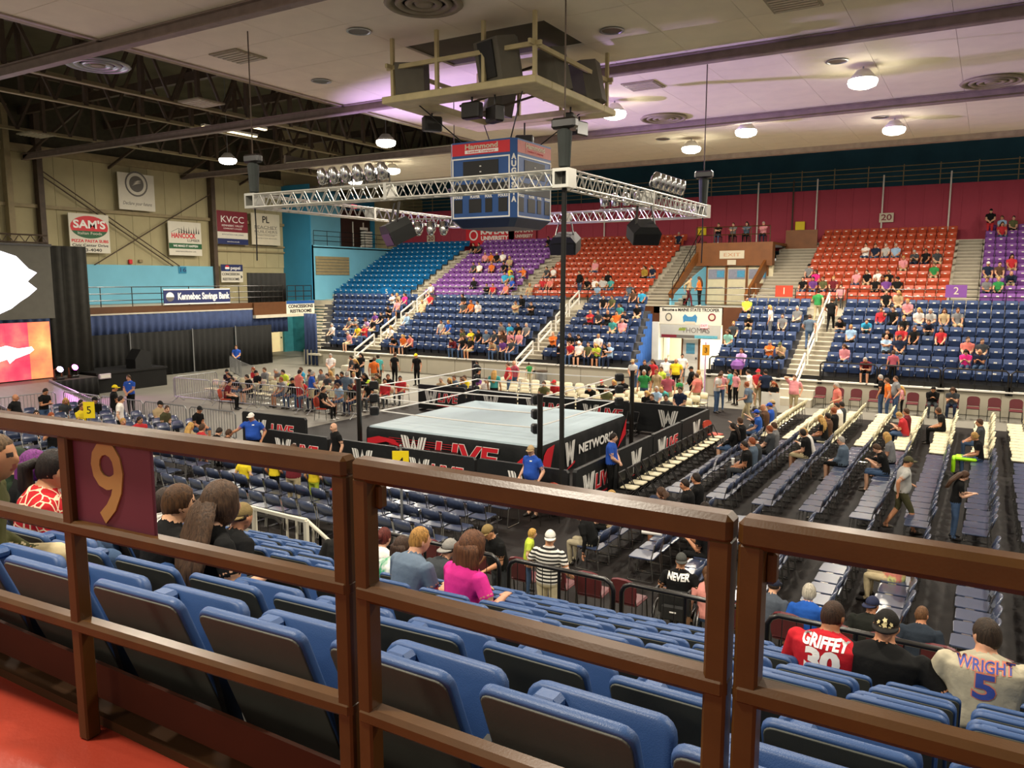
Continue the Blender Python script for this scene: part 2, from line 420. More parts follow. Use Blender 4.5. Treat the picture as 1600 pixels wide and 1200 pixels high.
struct('wall_left_blue', MB().box(-47, -46.7, 10, 37.2, 4, 6.42), LBLUE)
struct('wall_left_far', MB().box(-44.2, -44, 44, 54.7, 3.6, 8.1).box(-47.2, -44, 44, 44.15, 3.6, 8.1), [LBLUE])
struct('wall_left_far_return', MB().box(-47.25, -44.02, 43.92, 43.99, 3.6, 12.6).box(-46.4, -46.1, 44, 50.6, 8.1, 12.6), DBLUE)  # return face gets a deeper blue: its weaker light is put into the colour
struct('wall_left_upper', MB().box(-46.1, -46.0, 44.0, 49.3, 8.1, 12.4), LBLUE)
struct('wall_left_corner', MB().box(-46.05, -45.95, 53.0, 58, 8.1, 12.4).box(-46.4, -46.1, 49, 58, 11.3, 12.6), DBLUE)
struct('floor_corner_gallery', MB().box(-46.3, -44.0, 44, 54.7, 7.9, 8.0), STEP)
d1 = struct('door_1', MB().box(-46.12, -46.02, 49.4, 52.9, 8.1, 11.2), M('dark_brown_door', '#3a2622', .5))
MB().box(-46.0, -45.95, 50.7, 50.8, 8.3, 10.3).build('door_handle', WHITE, d1); MB().box(-46.0, -45.95, 52.0, 52.1, 8.3, 10.3).build('door_handle', WHITE, d1)
ex = thing('exit_sign', 'glowing red exit sign over dark door in blue corner', 'exit sign', (-45.9, 50.9, 11.55))
MB().box(-.05, .05, -.32, .32, -.14, .14, bev=.02).build('housing', M('exit_red', '#ff3540', .4, var=0, emit=3.0), ex)
text('EXIT', .22, plane_T((.052, 0, 0), (0, 1, 0), (0, 0, 1)), M('exit_white', '#ffe0e0', .4, var=0, emit=3), ex, w=.5)
# boarded window in the cyan wall
bw = thing('vent_panel', 'tan boarded panel set in cyan corner wall', 'panel', (-43.98, 0, 0))
a, b = gx(493, 400, -43.95), gx(546, 430, -43.95)
nb = 6
for i in range(nb):
    z0 = b.z + (a.z-b.z)*i/nb
    MB().box(0, .05, a.y, b.y, z0+.02, z0+(a.z-b.z)/nb-.01).build('board', TANSTEEL, bw)
def railing(name, label, p0, p1, h, npost, rails, mat, r=.03, cat='railing', group=None, square=False):
    p0, p1 = Vector(p0), Vector(p1); t = thing(name, label, cat, p0, 0, group); d = p1-p0
    pmm = (MB().box(-r, r, -r, r, 0, h) if square else MB().cyl((0, 0, 0), (0, 0, h), r, n=6)).mesh('post', mat)
    for i in range(npost): ob('post', pmm, t, d*(i/(npost-1)))
    for q in rails:
        mb = MB()
        if square: mb.bar((0, 0, h*q), d+Vector((0, 0, h*q)), r*2, r*2)
        else: mb.cyl((0, 0, h*q), d+Vector((0, 0, h*q)), r, n=6)
        mb.build('rail', mat, t)
    return t
railing('gallery_railing', 'thin brown railing on top of the cyan corner wall', (-44.1, 44.3, 8.1), (-44.1, 54.4, 8.1), 1.1, 8, (1, .66, .33), BLKM, .025)
cs = thing('chair_stack', 'white plastic chairs piled on the corner gallery', 'stacked chairs', (-44.9, 51.2, 8.0))
for i in range(7): MB().box(-.3, .3, -.45, .45, .22*i, .22*i+.16, bev=.05).box(-.3, -.22, -.45, .45, .22*i+.1, .22*i+.5).build('chair', WHITE, cs)
# ---- banners on the left wall
def banner(name, label, x0, y0, x1, y1, X, mat, thick=.06):
    a, b = gx(x0, y0, X), gx(x1, y1, X); t = thing(name, label, 'banner', (X, (a.y+b.y)/2, (a.z+b.z)/2))
    w, h = b.y-a.y, a.z-b.z
    MB().box(-thick, 0, -w/2, w/2, -h/2, h/2).build('board', mat, t)
    return t, w, h
def TX(y, z, d=.003): return plane_T((d, y, z), (0, 1, 0), (0, 0, 1))
def disc(mb, T, r, cx=0, cy=0, sx=1, n=24, mi=0, d=.005):
    mb.prism([(cx+r*sx*math.cos(2*PI*i/n), cy+r*math.sin(2*PI*i/n)) for i in range(n)], T, d, mi)
PAPER = M('banner_white', '#d9d4c4', .7, var=.03); GREYP = M('print_grey', '#6a6660', .6, var=.02); GREENP = M('print_green', '#1e5c34', .5, var=.03)
NAVYP = M('print_navy', '#26305e', .5, var=.03); MARP = M('print_maroon', '#7d2430', .5, var=.03); CREAMP = M('print_cream', '#cfc6ae', .6, var=.03)
t, w, h = banner('wall_banner', 'white banner with round emblem high on beige wall', 183, 268, 243, 331, -46.45, PAPER)
mb = MB(); disc(mb, TX(0, .22*h), .3*w*1.05, mi=0); disc(mb, TX(0, .22*h, .008), .26*w*1.05, mi=1); disc(mb, TX(0, .22*h, .013), .2*w, mi=0)
for i in range(3): mb.prism(tri_fix([(-.13*w+.03*i*w, .16*h+.05*i*h), (-.02*w+.03*i*w, .24*h+.04*i*h), (.14*w, .26*h+.03*i*h), (-.02*w+.03*i*w, .21*h+.04*i*h)]), TX(0, 0, .018), .004, 1)
mb.build('emblem', [GREYP, PAPER], t); text('Declare your future', .3, TX(0, -.32*h), GREYP, t, w=.8*w, shear=.3)
t, w, h = banner('wall_banner', 'white pizza shop banner with red and green oval', 106, 332, 173, 396, -46.45, PAPER)
mb = MB(); disc(mb, TX(0, .16*h), .29*h, sx=.47*w/(.29*h), mi=0)
n = 24; low = [(.47*w*math.cos(PI+PI*i/n*1.0+.35-(.7*i/n)), .29*h*math.sin(PI+PI*i/n+.35-(.7*i/n))) for i in range(n+1)]
mb.prism(tri_fix(low), TX(0, .16*h, .009), .004, 1); mb.build('oval', [REDP, GREENP], t)
text("SAM'S", .28*h, TX(0, .22*h, .016), WHITEP, t, w=.8*w, bold=.02); text('Italian Foods', .1*h, TX(0, .0, .016), PAPER, t, w=.6*w)
text('PIZZA PASTA SUBS', .1*h, TX(0, -.2*h), REDP, t, w=.92*w, bold=.008); text('Civic Center Drive', .1*h, TX(0, -.31*h), BLACKP, t, w=.9*w, bold=.004); text('623-4040', .11*h, TX(0, -.43*h), BLACKP, t, w=.55*w, bold=.004)
t, w, h = banner('wall_banner', 'white lumber company banner with red name and pines', 262, 345, 316, 400, -46.45, PAPER)
mb = MB()
for i in range(9):
    x = -.18*w+.075*w*i; q = (.10+.09*((i*7) % 5)/4)*h
    mb.prism([(x-.02*w, .16*h), (x+.02*w, .16*h), (x, .2*h+q)], TX(0, 0), .004, 0)
mb.bar((.004, -.42*w, .18*h), (.004, -.2*w, .3*h), .01, .02, 0).bar((.004, -.2*w, .3*h), (.004, .1*w, .18*h), .01, .02, 0); mb.build('pine_drawing', BLACKP, t)
text('HANCOCK', .2*h, TX(-.05*w, .08*h), REDP, t, w=.74*w, bold=.015); text('LUMBER', .11*h, TX(.25*w, -.05*h), BLACKP, t, w=.38*w)
MB().box(0, .008, -w/2, w/2, -.3*h, -.14*h).build('stripe', GREENP, t); text('WE MAKE IT HAPPEN', .09*h, TX(0, -.22*h, .012), WHITEP, t, w=.75*w, bold=.004); text('www.hancocklumber.com', .06*h, TX(0, -.38*h), BLACKP, t, w=.62*w)
t, w, h = banner('wall_banner', 'maroon college banner with white capitals above white band', 338, 328, 388, 383, -46.45, PAPER)
MB().box(0, .006, -w/2, w/2, -.13*h, h/2).build('field', MARP, t); MB().box(0, .006, -w/2, w/2, -h/2, -.33*h).build('stripe', NAVYP, t)
text('KVCC', .28*h, TX(0, .24*h, .01), WHITEP, t, w=.75*w); text('KENNEBEC VALLEY', .08*h, TX(0, .06*h, .01), WHITEP, t, w=.7*w); text('COMMUNITY COLLEGE', .06*h, TX(0, -.03*h, .01), WHITEP, t, w=.6*w); text('EDUCATION FOR LIVING', .055*h, TX(0, -.21*h), NAVYP, t, w=.7*w); text('www.kvcc.me.edu', .055*h, TX(0, -.42*h, .01), WHITEP, t, w=.4*w)
t, w, h = banner('wall_banner', 'cream builders banner with dark monogram near blue corner', 392, 332, 438, 384, -46.45, CREAMP)
text('PL', .3*h, TX(0, .3*h), BLACKP, t, w=.24*w, bold=.01); text('PEACHEY', .14*h, TX(0, .06*h), GREYP, t, w=.8*w); text('BUILDERS', .12*h, TX(0, -.08*h), GREYP, t, w=.8*w); text('GENERAL CONTRACTORS', .05*h, TX(0, -.2*h), GREYP, t, w=.6*w); text('CONSTRUCTION MANAGERS', .05*h, TX(0, -.29*h), GREYP, t, w=.76*w)
for zz in (.01, -.16): MB().box(0, .005, -.4*w, .4*w, zz*h-.012, zz*h+.012).build('rule_line', GREYP, t)
t, w, h = banner('concession_sign', 'white sign with blue soft drink header on beige wall', 345, 413, 380, 441, -46.6, PAPER)
MB().box(0, .008, -w/2, w/2, .12*h, h/2).build('header', NAVYP, t)
mb = MB(); disc(mb, TX(0, .3*h, .01), .15*h, cx=-.22*w, mi=0); mb.prism([(-.22*w+.15*h*math.cos(a*PI/12), .02*h+.14*h*math.sin(a*PI/12)) for a in range(1, 12)], TX(0, .3*h, .016), .003, 1)
mb.prism(tri_fix([(-.22*w+.14*h*math.cos(PI+a*PI/12), -.03*h+.12*h*math.sin(PI+a*PI/12)) for a in range(1, 12)]), TX(0, .3*h, .016), .003, 2); mb.build('logo', [WHITEP, REDP, BOARD_BLUE], t)
text('pepsi', .26*h, TX(.16*w, .3*h, .01), WHITEP, t, w=.45*w, bold=.006); text('CONCESSION', .2*h, TX(-.06*w, -.05*h), BLACKP, t, w=.8*w, bold=.006); text('RESTROOMS', .2*h, TX(-.06*w, -.33*h), BLACKP, t, w=.76*w, bold=.006)
MB().prism([(.4*w, -.3*h), (.48*w, -.2*h), (.4*w, -.08*h)], TX(0, 0), .005).build('arrow', BLACKP, t)
nb_ = thing('section_number', 'black framed number sixteen on light blue wall', 'sign', gx(285, 422, -46.68))
MB().box(0, .02, -.3, .3, -.22, .22).build('plate', DBLUE, nb_); text('16', .4, TX(0, 0, .022), NAVYP, nb_, w=.45)
MB().box(-.02, .12, -.12, .12, -.14, .14, bev=.03).build('fire_alarm', REDP, loc=gx(203, 409, -46.9), label='small red fire alarm box on beige wall', cat='alarm')
MB().box(-.02, .12, -.14, .14, -.09, .09, bev=.03).build('emergency_light', TANSTEEL, loc=gx(219, 408, -46.9), label='small tan emergency light beside red alarm box', cat='light fitting')
FASC = M('fascia_brown', '#5b3a20', .5, var=.1)
# ---- balcony along the left wall
struct('floor_balcony', MB().box(-47, -41.15, 8, 38.6, 3.7, 3.98), STEP)
struct('trim_balcony', MB().box(-41.2, -41.08, 8, 38.6, 3.66, 4.02, 0).box(-41.22, -41.06, 8, 38.6, 3.58, 3.66, 1), [FASC, STEP])
railing('balcony_railing', 'brown balcony railing in front of the light blue wall', (-41.25, 18, 4.0), (-41.25, 38.4, 4.0), 1.1, 12, (1, .66, .33), BLKM, .028)
t, w, h = banner('bank_banner', 'long navy bank banner tied to the balcony railing', 255, 452, 360, 473, -41.0, NAVYP, .03)
text('Kennebec Savings Bank', .62*h, TX(.09*w, 0), WHITEP, t, w=.79*w, bold=.018)
mb = MB(); disc(mb, TX(0, 0), .3*h, cx=-.41*w, mi=0); mb.prism(tri_fix([(-.41*w+.29*h*math.cos(PI+PI*i/10), -.02*h+.28*h*math.sin(PI+PI*i/10)) for i in range(11)]), TX(0, 0, .007), .003, 1); mb.build('emblem', [WHITEP, GREYP], t)
for zz in (-.47, .47): MB().box(0, .008, -w/2, w/2, zz*h-.03, zz*h+.03).build('border', WHITEP, t)
def curtain(name, label, p0, p1, z0, z1, mat, amp=.08, wl=.35, cat='curtain', group=None, kind=None):
    p0, p1 = Vector((p0[0], p0[1], 0)), Vector((p1[0], p1[1], 0)); d = p1-p0; L = d.length; u = d.normalized(); nn = Vector((u.y, -u.x, 0))
    n = max(8, int(L/wl*6)); vs = []; fs = []
    for i in range(n+1):
        s_ = L*i/n; a = amp*math.sin(2*PI*s_/wl + .8*math.sin(s_*1.7))
        for k, z in enumerate((z0, z1)):
            q = u*s_ + nn*a*(1.0 if k == 0 else .7); vs.append((q.x, q.y, z))
    for i in range(n): fs.append((2*i, 2*i+2, 2*i+3, 2*i+1))
    o = MB().add(vs, fs).build(name, mat, loc=(p0.x, p0.y, 0), label=label, cat=cat, group=group, smooth=True)
    md = o.modifiers.new('thick', 'SOLIDIFY'); md.thickness = .02
    return o
curtain('valance_curtain', 'pleated blue curtain hanging below the left balcony', (-41.05, 15), (-41.05, 38.5), 2.0, 3.58, BLUECURT, .07, .45)
# black drape panels between uprights
up = [gx(px, 560, -40.75).y for px in (118, 202, 300, 367, 425)]
for i in range(4):
    curtain('black_drape', 'black pipe and drape panel, %s from the stage' % nth(i+1), (-40.7, up[i]), (-40.7, up[i+1]), .03, 2.55, BLACKCURT, .05, .4, 'drape', 'black drapes along the left side')
for i, y in enumerate(up[1:4]):
    MB().cyl((0, 0, 0), (0, 0, 2.62), .04, n=8).box(-.25, .25, -.25, .25, 0, .02).build('drape_upright', GALV, loc=(-40.58, y, 0), label='thin steel drape upright, %s from the stage' % nth(i+1), cat='upright', group='steel uprights of the drape line')
# balcony end with black boxes and sign, passage beneath
yE0, yE1 = gx(396, 480, -41.0).y, gx(448, 480, -41.0).y; yE2 = gx(488, 480, -41.0).y
struct('floor_balcony_end', MB().box(-47, -41.0, 38.6, yE2, 3.2, 3.98, 0).box(-41.3, -40.95, yE0, yE2, 3.2, 4.0, 0).box(-47, -40.8, yE0, yE2, 3.0, 3.2, 1), [FASC, STEP])
railing('balcony_end_railing', 'dark pipe railing around the end of the balcony', (-41.05, 38.6, 4.0), (-41.05, yE2, 4.0), 1.1, 4, (1, .66, .33), BLKM, .028)
curtain('black_drape', 'tall black curtain standing on the end of the balcony', (-41.4, gx(386, 440, -41.4).y), (-41.4, gx(446, 440, -41.4).y), 4.0, 5.95, BLACKCURT, .06, .4, 'drape')
curtain('black_drape', 'black drape hanging beside the lit doorway under the balcony', (-41.3, gx(397, 540, -41.3).y), (-41.3, gx(421, 540, -41.3).y), 0.03, 3.0, BLACKCURT, .06, .4, 'drape')
dy0, dy1 = gx(421, 530, -46.9).y, gx(441, 530, -46.9).y
struct('wall_passage', MB().box(-47, -46.9, 36, 43.9, 0, 3.2).box(-47, -38.4, 43.9, 44.1, 0, 4).box(-46.4, -46.2, 43.0, 43.9, 0, 3.2), M('passage_teal', '#3f8f98', .7))
d2 = struct('door_2', MB().box(-46.9, -46.84, dy0, dy1, 0, 2.6), M('cream_door_glow', '#e6cf98', .6, emit=.5))  # door leaf glows by itself in place of light from the doorway
MB().box(-46.84, -46.78, dy1-.25, dy1-.12, 1.0, 1.12).build('door_handle', CHROME, d2)
MB().box(-46.9, -46.78, dy0-.12, dy0, 0, 2.72).box(-46.9, -46.78, dy1, dy1+.16, 0, 2.72).box(-46.9, -46.78, dy0, dy1, 2.6, 2.72).build('door_frame', RAIL2, d2)
curtain('blue_curtain', 'bright blue curtain column at the foot of the stand stairs', (gy(477, 560, 37.0).x, 37.0), (gy(498, 560, 37.0).x, 36.9), .05, 3.35, BLUECURT, .07, .35)
t = thing('concession_sign', 'white concessions and restrooms sign on the balcony end', 'sign', (-40.9, (yE1+yE2)/2, 3.62))
MB().box(-.05, 0, -1.3, 1.3, -.45, .45).build('board', PAPER, t); MB().box(0, .01, -1.3, 1.3, .24, .45).build('header', BOARD_BLUE, t)
text('CONCESSIONS', .3, TX(0, .06), BLACKP, t, w=2.3, bold=.012); text('RESTROOMS', .3, TX(0, -.27), BLACKP, t, w=2.0, bold=.012)
# ================================================================== PEOPLE DATA  (head-top pixel, clothing, hair, pose)
CN = dict(white='#e8e4da', black='#161616', grey='#77797a', dgrey='#3d4044', lgrey='#b4b3ad', red='#c22a30', maroon='#6e2028', pink='#e08c92', mag='#e0237e', orange='#e06a22',
          yellow='#e6cb1c', lime='#c3dc3a', green='#2f8a45', olive='#5b5d38', teal='#3f9f9a', mint='#8fd0bd', cyan='#2a9cc8', blue='#2456b4', royal='#2350b8', navy='#1f2940', lblue='#8fb0cf',
          purple='#6a3a86', lav='#c79ad0', tan='#b39a72', brown='#5b4030', salmon='#d96f62', gold='#a8862c', khaki='#b9a880', jeans='#40587a', camo='#4d4a30', rose='#b55060', slate='#56677a')
PN = dict(white='white', black='black', grey='grey', dgrey='dark grey', lgrey='light grey', red='red', maroon='maroon', pink='pink', mag='magenta', orange='orange', yellow='yellow', lime='lime',
          green='green', olive='olive', teal='teal', mint='mint', cyan='bright blue', blue='blue', royal='royal blue', navy='navy', lblue='light blue', purple='purple', lav='lavender', tan='tan', brown='brown',
          salmon='salmon', gold='gold', khaki='khaki', jeans='denim', camo='camouflage', rose='rose', slate='slate blue')
HN = dict(b='brown hair', d='dark hair', k='black hair', y='blond hair', g='grey hair', r='red hair', n='bald head', B='long brown hair', D='long dark hair', Y='long blond hair', R='long red hair')
# lower far stand: px py shirt hair pose
FL_PEOPLE = """510 504 white g r|542 492 grey n r|559 494 grey g c|570 496 lav B r|564 506 yellow b r|576 505 red g c|586 499 black b r|597 505 white Y r|601 485 black d r|615 486 purple g r|624 486 lblue g r|542 517 pink g r
609 460 white d c|624 466 pink B r|637 460 mag B r|652 461 tan y r|649 470 khaki y r|628 474 black b p|664 461 red d r|616 534 black c:black l|627 520 orange Y r|639 520 salmon d r|687 499 lgrey d r|699 506 blue y r
722 512 olive B r|731 510 yellow b c|711 525 maroon D l|721 527 black B r|739 524 black b r|746 512 black d r|762 512 slate g r|752 517 dgrey k r|779 500 grey b r|790 500 cyan b r|726 462 black d r|733 474 orange r r|742 469 white d r|722 470 dgrey d r|779 532 tan B l|790 537 purple d r|797 520 pink B r
819 457 black b r|811 474 tan b c|836 475 black b c|804 500 black k r|814 500 grey g r|804 513 pink y r|828 512 brown B r|841 512 orange n c|807 537 dgrey d r
944 459 black d r|960 457 olive b r|994 456 brown B r|1014 457 cyan b r|922 480 red n c|937 479 dgrey b r|950 479 black n c|962 482 orange d r|977 482 navy b p|956 500 teal y r|970 492 pink g r|975 472 teal B r|992 472 black d r
907 515 black d p|894 522 black b r|911 529 white c:white r|926 529 olive b r|941 527 white y r|909 541 red b r|930 541 lime Y p|942 541 black d r|880 538 black c:white l
1172 462 lime d r|1147 499 dgrey y r|1170 491 black c:tan p|1131 520 mint B r|1157 550 lav B r|1230 484 grey d r|1245 479 grey g r|1204 539 orange c:grey c|1217 536 tan c:olive p
1322 497 black D l|1329 505 lblue y r|1350 495 cyan b l|1376 486 red b r|1392 484 black b o|1415 492 black y r|1436 484 white Y r|1455 482 lgrey g r|1452 495 navy b l|1475 487 tan B r|1499 479 grey b r|1385 454 black b r|1405 456 tan Y r|1422 464 pink y r
1387 512 black d l|1409 512 red k r|1390 524 lblue n c|1407 525 navy d r|1430 512 black b r|1471 515 red B r|1319 539 pink B r|1356 555 maroon g l|1519 527 salmon b r|1540 534 dgrey b r|1516 546 mag D p|1539 541 navy n p"""
FU_PEOPLE = """671 444 white d r|741 410 dgrey d r|754 410 white b r|770 410 orange n r|785 422 cyan b r|740 432 black n r|762 440 black d c|774 440 red b r|786 442 salmon y r|760 397 pink g r|770 396 orange b r|780 391 black c:white r|789 390 white b r|786 406 black d r|740 381 black b r|747 382 dgrey d r|797 398 tan Y r|799 425 teal b r
805 437 royal y r|816 418 orange b o|803 415 yellow y r|856 372 black d r|866 371 tan Y r|932 407 pink y r|871 416 white b r|857 417 dgrey d r|917 430 black b r|929 436 white b r|940 432 lgrey d r|947 422 black b r|960 436 teal d r|940 447 lblue y r|991 440 slate b r|1005 410 gold B r|1015 410 navy b r|1057 360 navy g r|844 436 red b r|831 440 tan y r|862 432 salmon b r
1354 381 white b c|1364 381 navy b r|1385 379 lgrey g r|1402 381 lblue g r|1417 395 pink y r|1432 391 dgrey g p|1451 392 black b r|1469 392 dgrey d r|1466 410 green b r|1336 422 pink g r|1352 425 black d r|1372 422 white b r|1372 434 black g r|1391 422 black d o|1392 435 purple y r|1404 436 black c:black r|1256 416 grey c:black r|1275 424 mag B r|1245 434 black d r|1256 435 purple k r|1281 432 olive b r|1299 432 maroon y r|1307 451 pink b r
1569 339 lblue b r|1587 341 olive d r|1574 347 red B r|1542 404 navy c:white r|1569 406 brown d r|1585 396 red D r|1542 430 grey b r|1560 429 green Y r|1582 426 navy n l"""
# floor, seated. zone: facing follows
FR_PEOPLE = """1152 622 grey c:tan r|1144 629 brown n r|1166 626 royal c:royal r|1151 636 blue c:royal o|1160 651 black b o|1167 662 black D r|1194 640 black d p|1177 676 dgrey c:dgrey r|1189 682 slate r r|1176 690 black d r|1110 735 black d r|1097 741 black d r|1086 747 black B l|1050 761 black c:navy l|1104 777 brown D l|967 764 tan y r|1211 665 dgrey r r|1226 660 grey b r|1228 667 black d r
1320 630 white d r|1336 627 dgrey d r|1316 637 black r r|1304 650 black Y r|1282 667 white y p|1330 681 slate g r|1425 644 red y p|1434 639 maroon b r|1397 679 grey Y r|1386 692 black b p|1499 636 black b r|1539 655 dgrey b r|1547 674 black y r|1296 649 brown d r"""
FB_PEOPLE = """566 602 black d r|575 605 black d r|587 597 black c:lime r|600 570 dgrey d r|610 585 black b r|622 580 olive B r|641 601 red d r|660 592 tan g r|657 607 grey b r|672 606 dgrey b r|711 582 black b l|720 586 yellow b r|737 581 purple d r|759 590 white b r|837 597 olive b r|857 592 red c:red r|914 596 black b l|941 590 black c:red r|937 605 olive b r|965 595 black Y r|989 586 black r r|999 609 black Y r|1025 606 lblue g r|1046 601 teal y l|1022 616 black b r|1002 624 dgrey d r
347 584 black d r|357 583 black d l|367 575 black c:black r|380 584 black d r|389 580 black c:black r|410 573 red r r|427 574 grey b r|437 579 lime d r|446 571 grey g l|419 592 grey r r|434 591 black c:black r|465 593 red d r|479 577 black D r|489 573 cyan b r|500 586 grey b r|517 581 dgrey d r|536 581 white y r|635 574 black D r|639 567 tan Y r|545 588 black d r|556 592 maroon b r|568 578 navy k r|577 574 grey b r|594 588 black b r|606 579 red d r|629 592 black Y r|650 578 slate b r|530 596 lblue b r|455 600 navy b r|395 592 maroon d r"""
LB_PEOPLE = """109 630 yellow b r|141 619 black c:black r|152 621 black d r|230 627 tan c:black r|245 634 camo b r|215 650 red d r|175 654 orange y r|87 646 maroon R r|45 642 dgrey d r|60 644 black d r|349 645 tan Y r|352 654 red b c|332 667 black d p|367 652 brown b r|360 642 black c:black r|12 666 black b o|41 671 blue b r|77 674 tan D r|82 619 dgrey Y r"""
# standing on the floor: px py shirt hair pose facing pants
ST_PEOPLE = """486 578 royal g front -35 khaki*|525 658 black n rest 160 black|395 642 royal c:white reach 200 black|369 538 royal b front 215 black|517 551 white g front 200 khaki|541 579 slate g front 10 khaki*|466 576 salmon d rest -10 red
550 554 dgrey d front 150 black|564 550 black D front 190 jeans|559 559 black Y phone 150 black|584 557 orange b rest 20 khaki|591 553 teal d rest 60 black|616 550 black b rest 0 black|651 551 black c:yellow rest 180 black|746 562 black d front 170 black|772 576 teal Y rest 20 black|795 565 red b rest 120 jeans|805 562 rose n rest 160 jeans|827 566 green b rest 60 khaki
990 560 lgrey c:tan front 170 jeans|1007 576 green g rest 190 jeans|1008 561 black b rest 180 black|1021 560 red B rest 170 black|1027 575 tan r rest 170 khaki|1035 571 lime b rest 150 black|1044 581 rose c:grey rest 200 khaki|1041 557 white g rest 190 khaki|1066 551 white k walk 200 grey*|1082 571 black c:black rest 120 black|1090 582 salmon b rest 70 khaki|1094 577 tan y rest 100 khaki|1064 602 navy d front 170 black|1062 591 green b rest 60 jeans
1121 580 lgrey b phone -100 jeans|1127 578 pink B rest 200 jeans|1142 576 teal d rest 80 black|1151 579 pink B rest 140 black|1172 576 white d rest 90 khaki|1186 575 red c:red front 170 khaki|1171 595 slate r walk 90 khaki|1197 576 navy d rest 30 black|1211 594 black R phone 170 black|1242 584 pink b raise 180 khaki*|1311 596 salmon g walk 120 khaki
1379 584 black g rest 80 jeans|1389 589 orange b rest 100 jeans|1402 586 grey b rest 110 jeans|1411 602 pink Y rest 90 black|1412 710 lgrey c:camo walk -70 camo*|1497 732 black B phone -80 jeans
21 614 black n rest -60 black|66 604 black d phone -80 jeans|176 600 black c:yellow front -30 black|185 617 white d rest -40 black|202 584 royal b front 200 black|380 712 yellow b rest 10 black|427 707 yellow b rest 10 black|456 692 maroon b front 15 khaki|489 716 yellow d rest 10 lime|832 693 royal c:tan rest 165 khaki*|955 674 royal d front -80 black|1057 559 yellow n rest 180 black"""
def split(t): return [e.split() for line in t.strip().split('\n') for e in line.split('|')]
OCC = []          # occupied positions (x, y)
PEOPLE = []       # dicts with everything needed to build each person
# ---- row geometry of the far stand
FLR = [(37.75+.82*k, 1.0+.385*k) for k in range(8)]
FUR = [(46.0+.78*j, 4.0+.38*j) for j in range(11)]
def fl_sections(k):
    return [('beside the blue curtain column', -36.2-.72*k, -33.6), ('between the first two aisles', -32.0, -22.2), ('left of the floor doorway', -20.6, -15.5-.2*k), ('right of the floor doorway', -11.2, -7.9), ('right of the last aisle', -6.2, 2.8)]
def fu_sections(j):
    return [('teal', -43.6, -36.2), ('purple', -34.9, -27.6), ('red', -26.3, -18.1), ('red', -9.2, -1.8), ('purple', -.4, 3.2)]
def grid(x0, x1, p=.53):
    n = max(1, int((x1-x0)/p + .4)); return [x0 + (x1-x0)*(i+.5)/n for i in range(n)]
def pick_row(px, py, rows, secs, hh=1.28):
    best = None
    for k, (yb, z) in enumerate(rows):
        p = gy(px, py, yb-.32); e = abs(proj((p.x, yb-.32, z+hh))[1]-py)
        if best is None or e < best[0]: best = (e, k, p.x)
    k, x = best[1], best[2]
    c = min(((abs(cx-x), cx, s[0]) for s in secs(k) for cx in grid(s[1], s[2])), key=lambda q: q[0])
    return k, c[1], c[2]
taken = set()
for tag_, data, rows, secs in (('FL', FL_PEOPLE, FLR, fl_sections), ('FU', FU_PEOPLE, FUR, fu_sections)):
    for e in split(data):
        px, py = float(e[0]), float(e[1]); k, x, sec = pick_row(px, py, rows, secs)
        key = (tag_, k, round(x, 2))
        if key in taken:
            for dx in (.53, -.53, 1.06, -1.06):
                cands = [cx for s in secs(k) for cx in grid(s[1], s[2]) if abs(cx-x-dx) < .2 and (tag_, k, round(cx, 2)) not in taken]
                if cands: x = cands[0]; key = (tag_, k, round(x, 2)); break
        taken.add(key)
        where = ('row %d of the lower far stand' % (k+1)) if tag_ == 'FL' else ('%s row of the upper far stand' % nth(k+1))
        PEOPLE.append(dict(px=px, loc=(x, rows[k][0]-.32, rows[k][1]-.01), rz=PI+random.uniform(-.25, .25), shirt=e[2], hair=e[3], pose='seat_'+e[4], zone=tag_, where=('%s row of the lower far stand' % nth(k+1)) if tag_ == 'FL' else where))

# ================================================================== FAR STAND
def tilt(y0, z0, y1, z1):
    """frame whose local z runs from (y0,z0) to (y1,z1), x stays x"""
    d = Vector((0, y1-y0, z1-z0)); L = d.length; d.normalize(); n = Vector((1, 0, 0)).cross(d)
    return Matrix(((1, 0, 0, 0), (0, n.y*-1, d.y, y0), (0, n.z*-1, d.z, z0), (0, 0, 0, 1))), L
def seat_mesh(name, mat, down):
    mb = MB()
    T, L = tilt(-.13, .40, 0, .83); mb.box(-.245, .245, -.03, .03, 0, L, 0, T, bev=.025)
    if down: mb.box(-.22, .22, -.56, -.12, .40, .45, 0, bev=.02)
    else:
        T, L = tilt(-.15, .38, -.27, .70); mb.box(-.22, .22, -.035, .03, 0, L, 0, T, bev=.03)
        mb.box(-.06, .06, -.30, -.235, .665, .715, 1)
    mb.box(-.265, -.235, -.34, .0, .50, .56, 0).box(-.26, -.235, -.2, -.08, 0, .52, 2)
    return mb.mesh(name, [mat, TAG, BLK])
SEATM = {n: (seat_mesh(n+'_stadium_chair', m, False), seat_mesh(n+'_stadium_chair', m, True)) for n, m in (('blue', FAR_BLUE), ('teal', TEAL_SEAT), ('purple', PURP_SEAT), ('red', RED_SEAT))}
tiers = struct('floor_stand_lower', MB().box(-36.4, -15.2, 37.2, 43.5, -.05, .9).box(-11.4, 6, 37.2, 43.5, -.05, .9), RISER)
for k, (yb, z) in enumerate(FLR):
    for a, b in ((-36.6-.72*k, -15.3-.2*k), (-11.4, 5)):
        MB().box(a, b, yb-.75, yb+.07, z-.5, z, 0).build('tier', RISER, tiers)
struct('floor_walkway_far', MB().box(-44, 6, 43.5, 45.3, 3.6, 3.98), STEP)
upt = struct('floor_stand_upper', MB().box(-44, -18, 45.2, 54.6, 3, 3.9).box(-9.3, 6, 45.2, 54.6, 3, 3.9), RISER)
